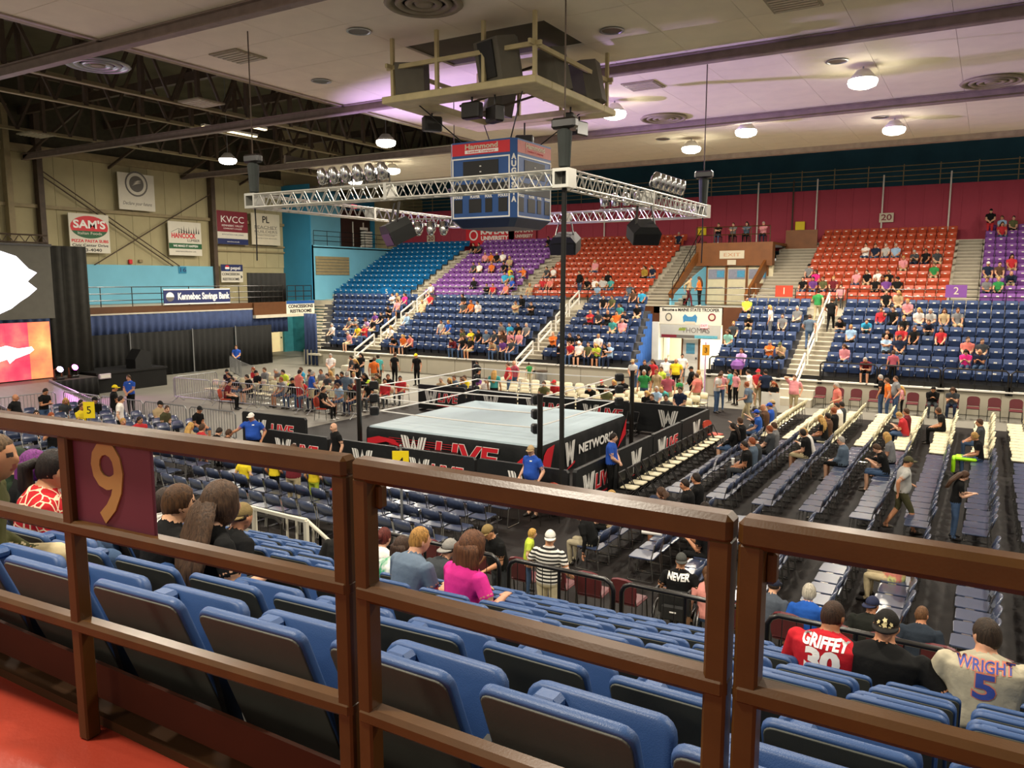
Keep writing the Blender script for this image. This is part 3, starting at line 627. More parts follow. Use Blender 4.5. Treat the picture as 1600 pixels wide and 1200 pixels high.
for j, (yb, z) in enumerate(FUR):
    for a, b in ((-44, -15.7), (-11.6, 5)):
        MB().box(a, b, yb-.72, yb+.08, z-.6, z, 0).build('tier', STEP, upt)
lower = []
for k, (yb, z) in enumerate(FLR):
    for s, (nm, x0, x1) in enumerate(fl_sections(k)):
        for i, x in enumerate(grid(x0, x1)):
            lower.append((math.hypot(x, yb)-.35*k, x, yb, z, k, nm, i, ('FL', k, round(x, 2)) in taken))
lower.sort(key=lambda q: q[0])
for q in lower[:300]:
    _, x, yb, z, k, nm, i, occ = q
    ob('blue_stadium_chair', SEATM['blue'][1 if occ else 0], None, (x, yb, z), label='navy stadium seat %s, %s row up, %s from left' % (nm, nth(k+1), nth(i+1)), cat='seat', group='navy seats of the lower far stand')
rest = MB()
for q in lower[300:]:
    src = SEATM['blue'][1 if q[7] else 0]
    rest.add([Vector(v.co)+Vector((q[1], q[2], q[3])) for v in src.vertices], [tuple(p.vertices) for p in src.polygons]); rest.m[-len(src.polygons):] = [p.material_index for p in src.polygons]
ob('blue_stadium_chairs', rest.mesh('blue_stadium_chairs', [FAR_BLUE, TAG, BLK]), label='further navy stadium seats at the back and left of the lower far stand', cat='seats', kind='stuff')
for j, (yb, z) in enumerate(FUR):
    cnt = {}
    for s, (nm, x0, x1) in enumerate(fu_sections(j)):
        where = ('upper left block', 'upper block behind scoreboard', 'upper block left of the doors', 'upper block right of the doors', 'upper block at the right edge')[s]
        for i, x in enumerate(grid(x0, x1)):
            occ = ('FU', j, round(x, 2)) in taken
            ob(nm+'_stadium_chair', SEATM[nm][1 if occ else 0], None, (x, yb, z), label='%s seat in %s, %s row up, %s from left' % (nm, where, nth(j+1), nth(i+1)), cat='seat', group='%s seats of the upper far stand' % nm)
# aisle stairs
RISE2 = M('step_riser_shade', '#8f8878', .75, var=.08)  # riser faces darker than treads: step shading put into the colour
def stairs(x0, x1, rows, label_unused, n=2, mat=STEP, slant=0.0):
    st = struct('floor_stairs', MB().box(x0, x1, rows[0][0]-.6, rows[0][0], rows[0][1]-.5, rows[0][1]-.02), mat)
    for k, (yb, z) in enumerate(rows):
        rise = rows[1][1]-rows[0][1]
        MB().box(x0, x1, yb-.78, yb+.08, z-.5, z+.005, 0).box(x0, x1, yb-.79, yb-.78, z-rise/2, z-.03, 1).build('step', [mat, RISE2], st)
        MB().box(x0, x1, yb-1.16, yb-.76, z-.5, z-rise/2, 0).box(x0, x1, yb-1.17, yb-1.16, z-rise, z-rise/2-.03, 1).build('step', [mat, RISE2], st)
    return st
stairs(-33.5, -32.1, FLR, 0); stairs(-22.1, -20.7, FLR, 0); stairs(-7.8, -6.3, FLR, 0)
es = struct('floor_stairs_end', MB().box(-37.2, -36.5, 37.0, 37.6, 0, .95), STEP)
for k, (yb, z) in enumerate(FLR): MB().box(-37.6-.72*k, -36.6-.72*k, yb-.75, yb+.07, z-.12, z).build('step', STEP, es); MB().box(-37.3-.72*k, -36.3-.72*k, yb-1.1, yb-.7, z-.3, z-.19).build('step', STEP, es)
for x0, x1 in ((-36.1, -35.0), (-27.5, -26.4), (-18.0, -15.7), (-11.5, -9.3), (-1.7, -.5)): stairs(x0, x1, FUR, 0)
struct('floor_stairs_base', MB().box(-33.5, -32.1, 35.6, 37.0, 0, .33).box(-33.5, -32.1, 36.2, 37.0, .33, .66).box(-22.1, -20.7, 35.6, 37, 0, .33).box(-22.1, -20.7, 36.2, 37, .33, .66).box(-7.8, -6.3, 35.6, 37, 0, .33).box(-7.8, -6.3, 36.2, 37, .33, .66), STEP)
# white aisle handrails, in short sloping pairs
hn = 0
for ai, (xc, nm) in enumerate(((-32.8, 'first aisle'), (-21.4, 'second aisle'), (-7.05, 'third aisle'))):
    for sgi, (k0, k1) in enumerate(((-1.6, .6), (1.4, 3.2), (3.9, 5.6), (6.0, 7.6))):
        t = thing('aisle_handrail', 'white sloping handrail in the %s of the far stand, %s from the floor' % (nm, nth(sgi+1)), 'handrail', (xc, 37.4+.82*k0, 1.0+.385*k0), 0, 'white handrails in the far aisles')
        dy, dz = .82*(k1-k0), .385*(k1-k0)
        for h in (.9, .45): MB().bar((0, 0, h), (0, dy, dz+h), .07, .09).build('rail', WHITE, t)
        for f in (0, 1): MB().box(-.035, .035, dy*f-.035, dy*f+.035, dz*f-.05, dz*f+.92).build('post', WHITE, t)
# front wall, ledge and black front rail
fw = struct('wall_stand_front', MB().box(-38, -15.3, 36.98, 37.2, 0, 1.0).box(-11.4, 6, 36.98, 37.2, 0, 1.0), M('stand_front_concrete', '#a9a492', .75, var=.08, scale=1))
wpl = MB().box(-.98, .98, -.03, 0, .03, .93).mesh('wall_panel', M('stand_front_panel', '#b3ad9a', .75, var=.06, scale=1))
for x in [-31+2*i for i in range(8)] + [-10.3+2*i for i in range(8)]: ob('wall_panel', wpl, fw, (x, 36.98, 0))
struct('trim_stand_ledge', MB().box(-36.6, -15.3, 36.85, 37.1, 1.0, 1.06).box(-11.4, 6, 36.85, 37.1, 1.0, 1.06), WHITE)
struct('trim_stand_kick', MB().box(-36.6, -15.3, 37.1, 37.14, 1.06, 1.25).box(-11.4, 6, 37.1, 37.14, 1.06, 1.25), BLK)
for i, (a, b) in enumerate(((-11.2, -8.0), (-6.2, -3.9), (-3.8, -1.5), (-1.4, .9), (1.0, 3.2))):
    t = thing('front_guard_rail', 'black tubular guard rail at foot of the far stand, %s right of the doorway' % nth(i+1), 'guard rail', (a, 36.97, 1.06), 0, 'black guard rails of the far stand')
    w = b-a
    MB().tube([(0, 0, 0), (0, 0, .72), (.1, 0, .82), (w-.1, 0, .82), (w, 0, .72), (w, 0, 0)], .035, 8).build('frame', BLKM, t)
    for q in range(1, 4): MB().cyl((w*q/4, 0, 0), (w*q/4, 0, .82), .015, n=5).build('bar', BLKM, t)
    for q in (0, w): MB().box(q-.08, q+.08, -.08, .06, -.16, .16).build('foot', BLK, t)
# walkway railing with number plates
for i, (a, b) in enumerate(((-35, -27.4), (-26.4, -18), (-17.8, -11.2), (-11.1, -6.4), (-6.2, 3))):
    railing('walkway_railing', 'thin black railing along the far walkway, %s from left' % nth(i+1), (a, 43.62, 3.98), (b, 43.62, 3.98), 1.05, max(3, int((b-a)/1.8)), (1, .66, .33), BLKM, .022, group='railings of the far walkway')
for px, py, s, m, m2, lb in ((1225, 455, '1', ORVIN, CREAMP, 'small red number one plate on the far walkway railing'), (1494, 455, '2', PURP_SEAT, CREAMP, 'small purple number two plate on the far walkway railing'), (604, 456, '5', TEAL_SEAT, CREAMP, 'small blue number plate on the far walkway railing')):
    p = gy(px, py, 43.56); t = thing('section_plate', lb, 'sign', p)
    MB().box(-.45, .45, 0, .03, -.3, .3).build('plate', m, t); text(s, .5, plane_T((0, -.004, 0), (1, 0, 0), (0, 0, 1)), m2, t)
# ---- floor doorway under the walkway
struct('wall_doorway', MB().box(-18.0, -16.55, 43.45, 43.9, 0, 3.98).box(-12.5, -11.3, 43.45, 43.9, 0, 3.98).box(-16.6, -12.4, 43.5, 43.9, 3.0, 3.98), M('brown_wall', '#5a3216', .6, var=.1))
struct('trim_doorway', MB().box(-16.55, -16.15, 43.3, 43.8, 0, 3.1), WHITE)
CORR = M('corridor_wall', '#efe6cf', .8, var=.03)
struct('wall_corridor', MB().box(-17.6, -11.2, 47.6, 47.8, 0, 3.2).box(-17.6, -17.4, 43.9, 47.8, 0, 3.2).box(-11.4, -11.2, 43.9, 47.8, 0, 3.2).box(-17.6, -11.2, 43.9, 47.8, 3.05, 3.2), CORR)
lamp_light('corridor_light', (-14.4, 45.6, 2.95), 260, (1, .93, .8), 1.6)
d3 = struct('door_3', MB().box(-16.1, -16.04, 43.9, 44.9, 0, 2.15, 0), CREAM); MB().box(-16.02, -15.98, 44.6, 44.75, 1.0, 1.1).build('door_handle', CHROME, d3)
d4 = struct('door_4', MB().box(-14.9, -14.0, 43.95, 44.0, 0, 2.15, 0), WHITE); MB().box(-14.15, -14.05, 43.9, 43.95, 1.0, 1.1).build('door_handle', CHROME, d4); MB().box(-14.7, -14.2, 43.93, 43.95, 1.3, 1.9).build('poster', cloth('#5aa6c8'), d4)
MB().box(-14.98, -14.9, 43.9, 44.05, 0, 2.2).box(-13.99, -13.9, 43.9, 44.05, 0, 2.2).build('door_frame', RAIL2, d4)
def TY(x, z, d=-.003): return plane_T((x, d, z), (1, 0, 0), (0, 0, 1))
t = thing('recruiting_banner', 'white state trooper recruiting banner above the floor doorway', 'banner', (-14.35, 43.4, 3.47))
MB().box(-1.8, 1.8, 0, .05, -.47, .47).build('board', PAPER, t)
text('Become a MAINE STATE TROOPER', .24, TY(0, .34), BLACKP, t, w=3.3, bold=.008)
mb = MB(); disc(mb, TY(-1.25, -.08), .24, sx=.85, mi=0); disc(mb, TY(-1.25, -.08, -.009), .16, sx=.85, mi=1); disc(mb, TY(1.25, -.04), .22, mi=2); disc(mb, TY(1.25, -.04, -.009), .14, mi=1)
mb.prism([(-.38, -.3), (.38, -.3), (.42, .0), (.3, .16), (.12, .02), (-.12, .02), (-.3, .16), (-.42, 0)], TY(0, -.05), .006, 3); mb.prism([(-.3, -.38), (.3, -.38), (.3, -.25), (-.3, -.25)], TY(0, -.05, -.01), .005, 1)
mb.build('emblems', [GREYP, CREAMP, MARP, cloth('#3c86b8')], t)
t = thing('doorway_sign', 'grey college sign board with colour strip over the floor doorway', 'sign', (-14.35, 43.38, 2.6))
MB().box(-1.75, 1.75, 0, .06, -.4, .38).build('board', M('sign_grey', '#b9b8b0', .6, var=.03), t); text('THOMAS', .42, TY(.35, .06), GREYP, t, w=1.6)
for i, (a, b, m) in enumerate(((-1.65, -.75, MARP), (-.75, .3, GREYP), (.3, 1.6, cloth('#5fb2c6')))): MB().box(a, b, -.02, 0, -.36, -.2).build('strip', m, t)
mb = MB()
for i in range(4): mb.prism([(-.55+.1*i, .0), (-.45+.1*i, .02), (-.4+.1*i, .2), (-.52+.1*i, .12)], TY(-.1, .04), .006)
mb.build('leaf_logo', cloth('#8ea23a'), t)
t = thing('exit_sign', 'small lit red and white exit sign between the two doorway boards', 'exit sign', (-13.5, 43.3, 2.95)); MB().box(-.2, .2, -.02, .05, -.13, .13).build('housing', M('exit_pale', '#ff9a96', .5, var=0, emit=1.2), t); text('EXIT', .18, TY(0, 0, -.024), REDP, t, w=.34)
for i in range(8):
    curtain('blue_curtain', 'blue curtain closing the open side of the stand, %s from the front' % nth(i+1), (-15.2-.2*i, 37.0+.82*i), (-15.2-.2*i, 37.84+.82*i), .05, .86+.385*i, M('bright_blue_curtain', '#2a5596', .8, var=.14, scale=2), .04, .28, group='blue curtains closing the stand side')
# ---- upper doors and gallery over them
struct('wall_upper_doors', MB().box(-15.3, -11.2, 49.1, 49.4, 3.9, 6.4, 0).box(-15.9, -11.2, 48.75, 49.4, 6.35, 7.75, 1).box(-15.9, -11.2, 49.4, 54.6, 7.6, 7.75, 1), [CREAM, RAIL2])
T0 = Vector((-16.15, 45.25, 0)); T1 = Vector((-15.2, 49.1, 0))
mb = MB(); mb.add([(T0.x, T0.y, 3.9), (T1.x, T1.y, 3.9), (T1.x, T1.y, 6.4), (T0.x, T0.y, 4.5), (T0.x-.1, T0.y, 3.9), (T1.x-.1, T1.y, 3.9), (T1.x-.1, T1.y, 6.4), (T0.x-.1, T0.y, 4.5)], [(0, 1, 2, 3), (7, 6, 5, 4), (3, 2, 6, 7), (1, 5, 6, 2), (0, 3, 7, 4)])
struct('wall_stair_side_left', mb, LBLUE)
struct('trim_stair_left', MB().bar((-16.2, 45.2, 4.5), (-15.75, 49.0, 7.1), .16, .45).bar((-15.75, 49.0, 7.1), (-15.7, 50.2, 7.7), .16, .45), RAIL2)
struct('trim_stair_right', MB().bar((-11.75, 45.2, 4.4), (-11.55, 50.5, 7.3), .16, .6), RAIL2)
struct('wall_stair_side_right', MB().box(-11.6, -11.5, 46.5, 51, 3.9, 5.3), RAIL2)
struct('wall_gallery_right', MB().box(-11.3, -9.4, 52.6, 52.7, 7.0, 8.6), RAIL2)
for i in range(3):
    x0 = -15.15+1.25*i
    d = struct('door_%d' % (5+i), MB().box(x0, x0+1.12, 49.0, 49.08, 4.0, 6.25, 0), CREAM)
    MB().box(x0+.05, x0+1.07, 48.96, 49.0, 5.55, 6.15).build('door_window', cloth('#8d8fa0'), d); MB().box(x0+.6, x0+1.05, 48.93, 48.96, 5.65, 6.05).build('poster', cloth('#4e9cc4'), d)
    MB().box(x0+.1, x0+1.0, 48.94, 48.98, 5.0, 5.05).build('push_bar', CHROME, d)
    MB().box(x0-.07, x0, 48.92, 49.1, 4.0, 6.35).box(x0+1.12, x0+1.19, 48.92, 49.1, 4.0, 6.35).build('door_frame', RAIL2, d)
t = thing('upper_sign', 'cream lettered sign on brown beam over the upper doors', 'sign', (-13.6, 48.7, 7.0)); MB().box(-.75, .75, 0, .05, -.22, .26).box(-.26, .26, 0, .05, -.6, -.3).build('board', CREAMP, t); text('EXIT', .3, TY(0, 0), cloth('#c9906a'), t, w=1.0)
railing('gallery_railing', 'brown railing in front of the people over the upper doors', (-15.9, 48.85, 7.75), (-11.4, 48.85, 7.75), .95, 5, (1, .5), RAIL, .03)
railing('stair_railing', 'black railing climbing beside the upper white steps', (-16.1, 45.3, 4.4), (-15.8, 49.5, 7.6), 1.0, 6, (1, .5), BLKM, .025)
# signs on the maroon wall
t = thing('university_banner', 'red university banner on the maroon wall under the scoreboard', 'banner', gy(765, 367, 54.5)); MB().box(-2.3, 2.3, 0, .05, -.85, .8).build('board', REDP, t)
text('KAPLAN', .62, TY(.45, .25), WHITEP, t, w=2.6, bold=.03); text('UNIVERSITY', .46, TY(.45, -.28), WHITEP, t, w=2.6, bold=.02); mb = MB(); disc(mb, TY(-1.55, 0), .42, mi=0); disc(mb, TY(-1.55, 0, -.01), .3, mi=1); mb.build('emblem', [WHITEP, REDP], t)
MB().tube([(-.2+.26*i, -.01, -.62+.03*abs(i-5)**1.6*.25) for i in range(10)], .03, 5).build('swoosh', WHITEP, t)
t = thing('university_banner', 'second dull red university banner right of the bright one', 'banner', gy(815, 364, 54.5)); MB().box(-1.2, 1.3, 0, .05, -.7, .75).build('board', M('dull_red', '#9a2b38', .6), t); text('KAPLAN', .45, TY(.2, .2), PAPER, t, w=1.6, bold=.015); text('UNIVERSITY', .34, TY(.2, -.25), PAPER, t, w=1.6, bold=.01)
for px, py, s in ((1385, 340, '20'), (673, 373, '20')):
    p = gy(px, py, 54.55); t = thing('section_number', 'white number twenty plate on the maroon wall, %s' % ('right of the doors' if px > 1000 else 'left of the scoreboard'), 'sign', p)
    MB().box(-.4, .4, 0, .04, -.28, .28).build('plate', CREAMP, t); text(s, .5, TY(0, 0), MARP, t, w=.6, bold=.01)
for i, px in enumerate((1250, 1097)):
    p = gy(px, 353 if i == 0 else 361, 54.5); MB().box(-.3, .3, -.05, .05, -.28, .28, bev=.03).build('wall_box', YELLOW, loc=p, label='small yellow box on the maroon wall, %s of two' % ('right' if i == 0 else 'left'), cat='box')
# gallery people sit on four stools
for i, (px, sh, hr) in enumerate(((1122, 'black', 'b'), (1145, 'grey', 'b'), (1166, 'slate', 'D'), (1192, 'pink', 'g'))):
    p = gy(px, 380, 49.9); x = p.x
    t = thing('stool', 'plain dark stool on the gallery over the doors, %s from left' % nth(i+1), 'stool', (x, 49.9, 7.75), 0, 'stools on the gallery')
    MB().box(-.2, .2, -.2, .2, .40, .44).build('seat', BLK, t); lm = MB().box(-.02, .02, -.02, .02, 0, .40).mesh('leg', BLK)
    for a in (-.17, .17):
        for b in (-.17, .17): ob('leg', lm, t, (a, b, 0))
    PEOPLE.append(dict(px=px, loc=(x, 49.9, 7.74), rz=PI, shirt=sh, hair=hr, pose='seat_c', zone='GA', where='gallery over the upper doors'))
# ================================================================== NEAR WALKWAY, RAIL AND NEAR STAND
struct('floor_walkway_near', MB().box(-14, 8, -4, 1.62, 3.6, 3.95), RED_FLOOR)
struct('trim_kick_board', MB().box(-14, 8, 1.515, 1.53, 4.02, 4.15, 0).box(-14, 8, 1.48, 1.56, 3.95, 3.985, 1), [M('rail_red_brown', '#3c1c0e', .65, var=.12, spec=.15), M('kick_ledge', '#3d2613', .75, var=.12, spec=.12)])
RZ = (5.02, 4.695, 4.355)
rn = 0
for (x0, x1, posts, lb) in ((-6.2, -1.375, (-5.2, -3.95, -2.53, -1.40), 'long brown guard railing carrying the number nine plate'), (-1.365, -.392, (-1.34, -.417), 'short brown guard railing section between the two double posts'), (-.382, 3.4, (-.357, 1.2, 3.37), 'brown guard railing at the right end before the empty seats')):
    bend = .067 if x0 < -2 else 0.0
    t = thing('guard_railing', lb, 'railing', (x0, 1.5-bend*(x1-x0), 3.95), math.atan(bend), 'brown guard railing of the near walkway')
    for nm, z in zip(('top_rail', 'middle_rail', 'lower_rail'), RZ):
        h = .03 if nm == 'top_rail' else .024
        MB().box(0, x1-x0, -.03, .03, z-3.95-h, z-3.95+h, bev=.012).build(nm, RAIL, t)
    for x in posts: MB().box(x-x0-.0235, x-x0+.0235, -.026, .026, 0, RZ[0]-3.95-.02, bev=.006).build('post', RAIL, t)
    for x in posts:
        if abs(x+.357) < .01 or abs(x+1.34) < .01:
            MB().box(x-x0+.02, x-x0+.042, .01, .04, .965, 1.03, bev=.006).build('bracket', RAIL, t)
a, b = gy(106, 730, 1.42), gy(239, 750, 1.45)
t = thing('number_plate', 'maroon plate with a large gold nine fixed to brown railing', 'sign', ((a.x+b.x)/2, 1.5-.067*(-1.375-(a.x+b.x)/2)+.004, 4.85), math.atan(.067))
pw = b.x-a.x
MB().box(-pw/2, pw/2, -.006, .006, -.145, .15, bev=.003).build('plate', M('plate_maroon', '#5c2634', .5, var=.08, scale=4), t)
text('9', .37, plane_T((.0, -.007, -.002), (1, 0, 0), (0, 0, 1)), M('plate_gold', '#a07c48', .5, var=.06), t, w=.15, bold=.004, name='numeral')
NR = [(1.75+.84*k, 3.54-.345*k) for k in range(8)]
ns = struct('floor_stand_near', MB().box(-16, 6, 1.62, 8.3, .0, 1.0), RISER)
for k, (yb, z) in enumerate(NR): MB().box(-16, 6, yb-.13, yb+.71 if k < 7 else yb+.75, z-.6, z).build('tier', M('near_tier', '#32302d', .7, var=.1), ns)
NEARSEAT = {}
def near_seat_parts(down):
    T, L = tilt(.27, .15, 0, .83)
    Q = Matrix(((1, 0, 0, 0), (0, 0, -1, 0), (0, 1, 0, 0), (0, 0, 0, 1)))      # poly xy -> local xz, depth towards the rear
    sh = MB().pad(rrect(-.238, .238, 0, L, .045), T @ Matrix.Translation((0, .02, 0)) @ Q, .036, .011).mesh('backrest', BLUE_SEAT, True)
    pn = MB().pad(rrect(-.228, .228, .012, L-.014, .036), T @ Matrix.Translation((0, -.010, 0)) @ Q, .012, .004).mesh('back_panel', PANEL_GREY)
    if down: pan = MB().box(-.23, .23, .18, .60, .40, .46, bev=.025).mesh('seat_pan', BLUE_SEAT)
    else:
        T2, L2 = tilt(.24, .34, .31, .71); pan = MB().pad(rrect(-.245, .245, 0, L2, .06), T2 @ Matrix.Translation((0, .03, 0)) @ Q, .055, .018).mesh('seat_pan', BLUE_SEAT, True)
    arm = MB().box(-.19, -.095, .2, .28, .665, .715, bev=.016).mesh('armrest', BLUE_SEAT)
    leg = MB().bar((.282, .12, .58), (.282, .24, .02), .03, .06).box(.255, .31, .12, .34, 0, .03).mesh('leg', BLK)
    return sh, pn, pan, arm, leg
NP = (near_seat_parts(False), near_seat_parts(True))
NEAR_OCC = set()
def near_seat_x(k):
    yb = NR[k][0]; x0 = -2.62 + .03*k
    xs = [x0 + .565*i for i in range(-30, 14)]
    out = []
    for x in xs:
        q = proj((x, yb, NR[k][1]+.7)); lim = -8.7 if k >= 5 else -13
        if -130 < q[0] < 1900 and x > lim: out.append(x)
    return out
def near_dy(x): return -min(.2, .067*max(0, -1.375-x))
def near_person(px, py, k, hh=1.28):
    yb, z = NR[k]; p = gy(px, py, yb+.34)
    xs = near_seat_x(k); x = min(xs, key=lambda q: abs(q-p.x)); NEAR_OCC.add((k, round(x, 2)))
    return p.x, yb+.36+near_dy(x), z
# ================================================================== FLOOR CHAIRS
def chair_parts(mat, frame):
    seat = MB().pad(rrect(-.228, .228, -.25, .23, .05), Matrix.Translation((0, 0, .425)), .028, .01).mesh('seat', mat)
    mb = MB(); n = 6
    vs = []
    for j, (y, z) in enumerate(((-.225, .575), (-.26, .69), (-.305, .84))):
        for i in range(n+1):
            x = -.22+.44*i/n; w = 1 if j < 2 else .93
            vs.append((x*w, y-.045*(1-(x/.22)**2), z-(.03*(x/.22)**4 if j == 2 else 0)))
    fs = [(j*(n+1)+i, j*(n+1)+i+1, (j+1)*(n+1)+i+1, (j+1)*(n+1)+i) for j in range(2) for i in range(n)]
    o = len(vs); vs2 = vs + [(x, y-.02, z) for x, y, z in vs]
    fs2 = fs + [tuple(reversed([i+o for i in f])) for f in fs]
    rim = [i for i in range(n+1)] + [(n+1)*1+n, (n+1)*2+n] + [(n+1)*2+i for i in range(n-1, -1, -1)] + [(n+1)]
    for a, b in zip(rim, rim[1:]+rim[:1]): fs2.append((b, a, a+o, b+o))
    back = mb.add(vs2, fs2).mesh('backrest', mat, True)
    legs = []
    for s in (-1, 1):
        x = .235*s
        legs.append(MB().tube([(x, .19, .43), (x, .23, .02), (x, .19, .012), (x, -.22, .012), (x, -.26, .03), (x, -.215, .44), (x, -.285, .74)], .012, 6).mesh('leg', frame))
    clip = MB().cyl((-.235, .14, .40), (.235, .14, .40), .01, n=5).cyl((-.235, -.16, .41), (.235, -.16, .41), .01, n=5).box(.22, .26, -.02, .1, .43, .455).mesh('crossbar', frame)
    return seat, back, legs[0], legs[1], clip
CP = {'navy': chair_parts(NAVY, CHROME), 'cream': chair_parts(CREAM, CHROME)}
def pad_chair_parts(mat, frame):
    seat = MB().box(-.225, .225, -.2, .24, .42, .48, bev=.025).mesh('seat', mat)
    T, L = tilt(-.22, .50, -.29, .88)
    poly = [(-.2, 0), (.2, 0), (.225, .12), (.225, .28), (.17, .36), (.08, .385), (-.08, .385), (-.17, .36), (-.225, .28), (-.225, .12)]
    Tb = T @ Matrix(((1, 0, 0, 0), (0, 0, -1, .025), (0, 1, 0, 0), (0, 0, 0, 1)))
    back = MB().prism(poly, Tb, .05).mesh('backrest', mat)
    lf = [MB().tube([(.21*s, .2, .43), (.22*s, .24, 0)], .012, 6).mesh('leg', frame) for s in (-1, 1)]
    lb = [MB().tube([(.2*s, -.29, .82), (.215*s, -.22, .45), (.22*s, -.27, 0)], .012, 6).mesh('leg', frame) for s in (-1, 1)]
    return (seat, back, *lf, *lb)
CP['maroon'] = pad_chair_parts(MAROON, BLKM); CP['orange'] = pad_chair_parts(ORVIN, BLKM)
CHAIRS = []
def put_chair(kind, x, y, rz, label, group):
    t = thing({'navy': 'navy_chair', 'cream': 'cream_chair', 'maroon': 'maroon_chair', 'orange': 'red_chair'}[kind], label, 'chair', (x, y, .012), rz, group)
    parts = CP[kind]
    for me in parts: ob(me.name.split('.')[0], me, t)
    CHAIRS.append((x, y, rz))
inview = lambda x, y, z=.5, m=150: -m < proj((x, y, z))[0] < 1600+m and proj((x, y, z))[1] < 1230
RX = [-6.2, -5.15, -4.1, -3.05, -2.0, -1.0, .1, 1.1]
for r, x in enumerate(RX):
    ys = [12.3+.52*i for i in range(26)]; i = 0
    for y in ys:
        if 16.9 < y < 17.9 or y > 25.6 or (y < 13.2 and r < 2): continue
        i += 1
        if inview(x, y): put_chair('navy', x+random.uniform(-.03, .03), y, PI/2+random.uniform(-.04, .04), 'navy chair right of the ring, %s row from barricade, %s from near end' % (nth(r+1), nth(i)), 'navy chairs right of the ring')
    for i in range(13):
        y = 26.1+.52*i
        if inview(x, y): put_chair('cream', x+random.uniform(-.03, .03), y, PI/2+random.uniform(-.04, .04), 'cream chair right of the ring, %s row from barricade, %s after the navy chairs' % (nth(r+1), nth(i+1)), 'cream chairs right of the ring')
for r, y in enumerate((14.75, 13.85, 12.95, 12.05)):
    i = 0
    for q in range(22):
        x = -9.05-.52*q
        if -18.2 < x < -17.1: continue
        i += 1
        put_chair('navy', x, y+random.uniform(-.02, .02), random.uniform(-.03, .03), 'navy chair facing the front barricade, %s row back, %s from right end' % (nth(r+1), nth(i)), 'navy chairs in front of the ring')
for r in range(8):
    for i in range(9):
        x, y = -22.6-1.0*r, 17.0-.53*i
        if inview(x, y): put_chair('navy', x, y, -PI/2+random.uniform(-.05, .05), 'navy chair beside the entrance aisle, %s row from ring, %s from fence' % (nth(r+1), nth(i+1)), 'navy chairs beside the entrance aisle')
for r in range(5):
    for i in range(19):
        x, y = -20.2+.57*i, 27.7+1.0*r
        put_chair('cream', x, y, PI+random.uniform(-.04, .04), 'cream chair beyond the ring, %s row from barricade, %s from left' % (nth(r+1), nth(i+1)), 'cream chairs beyond the ring')
for r in range(4):
    for i in range(14):
        x, y = -31.0+.68*i, 24.2+1.05*r
        put_chair('cream', x, y, PI+random.uniform(-.04, .04), 'cream chair behind the steel fence, %s row back, %s from left' % (nth(r+1), nth(i+1)), 'cream chairs behind the steel fence')
for i in range(13):
    x = -6.0+.72*i
    if inview(x, 35.9): put_chair('maroon', x, 35.9, PI, 'maroon padded chair along the far stand wall, %s from the aisle' % nth(i+1), 'maroon chairs along the far wall')
for i in range(15):
    x = -8.3+.62*i
    if abs(x+3.55) < .5: continue
    if inview(x, 11.25): put_chair('maroon', x, 11.25, random.uniform(-.06, .06), 'maroon padded chair along the near stand, %s from left' % nth(i+1), 'maroon chairs along the near stand')
put_chair('orange', -8.35, 15.35, 2.6, 'red padded chair between ring barricade and guard in blue shirt', 'loose red chairs'); put_chair('orange', -7.45, 25.3, -PI/2-.3, 'red padded chair against the right barricade', 'loose red chairs')
put_chair('orange', -27.6, 22.3, -.9, 'red padded chair outside the steel fence on left', 'loose red chairs'); put_chair('orange', -22.3, 22.6, -1.2, 'red padded chair beside guard in khaki shorts', 'loose red chairs')
# black folding chairs along the right barricade
fseat = MB().box(-.17, .17, -.18, .2, .42, .46, bev=.012).mesh('seat', CREAM)
fback = MB().box(-.2, .2, -.24, -.2, .55, .82, bev=.012).mesh('backrest', BLK)
fleg = MB().tube([(-.215, -.22, .82), (-.215, .22, 0)], .014, 6).tube([(-.215, .16, .44), (-.215, -.26, 0)], .014, 6).cyl((-.215, -.26, .02), (-.215, .22, .02), .01, n=5).mesh('leg', BLKM)
for i in range(15):
    t = thing('folding_chair', 'black folding chair with pale seat beside right barricade, %s from near end' % nth(i+1), 'folding chair', (-7.25, 17.7+.52*i, .012), -PI/2, 'folding chairs beside the right barricade')
    ob('seat', fseat, t); ob('backrest', fback, t); ob('leg', fleg, t); ob('leg', fleg, t, (.43, 0, 0))
t = thing('folding_chair', 'black folding chair inside the barricade at the far ring corner', 'folding chair', (-10.6, 25.9, .012), PI)
ob('seat', MB().box(-.2, .2, -.18, .2, .42, .46, bev=.012).mesh('seat', BLK), t); ob('backrest', fback, t); ob('leg', fleg, t); ob('leg', fleg, t, (.43, 0, 0))
# ---- seated people on the floor snap to the closest chair
def floor_sit(data, zone, where, hh=1.30):
    for e in split(data):
        px, py = float(e[0]), float(e[1]); p = gz(px, py, hh)
        c = min((q for q in CHAIRS if (q[0], q[1]) not in OCC), key=lambda q: (q[0]-p.x)**2+(q[1]-p.y)**2)
        if (c[0]-p.x)**2+(c[1]-p.y)**2 > 2.5: print('far from chair', e, p, c)
        OCC.append((c[0], c[1]))
        PEOPLE.append(dict(px=px, loc=(c[0]-.02*math.sin(c[2]), c[1]+.02*math.cos(c[2]), .0), rz=c[2]+random.uniform(-.2, .2), shirt=e[2], hair=e[3], pose='seat_'+e[4], zone=zone, where=where))
_all = CHAIRS; CHAIRS = [c for c in _all if c[1] > 35.5]; floor_sit('1446 620 black k p|1475 622 dgrey B p', 'FW', 'maroon chairs by the far wall'); CHAIRS = _all
floor_sit(FR_PEOPLE, 'FR', 'chairs right of the ring'); floor_sit(FB_PEOPLE, 'FB', 'chairs beyond the ring'); floor_sit(LB_PEOPLE, 'LB', 'chairs by the entrance aisle')
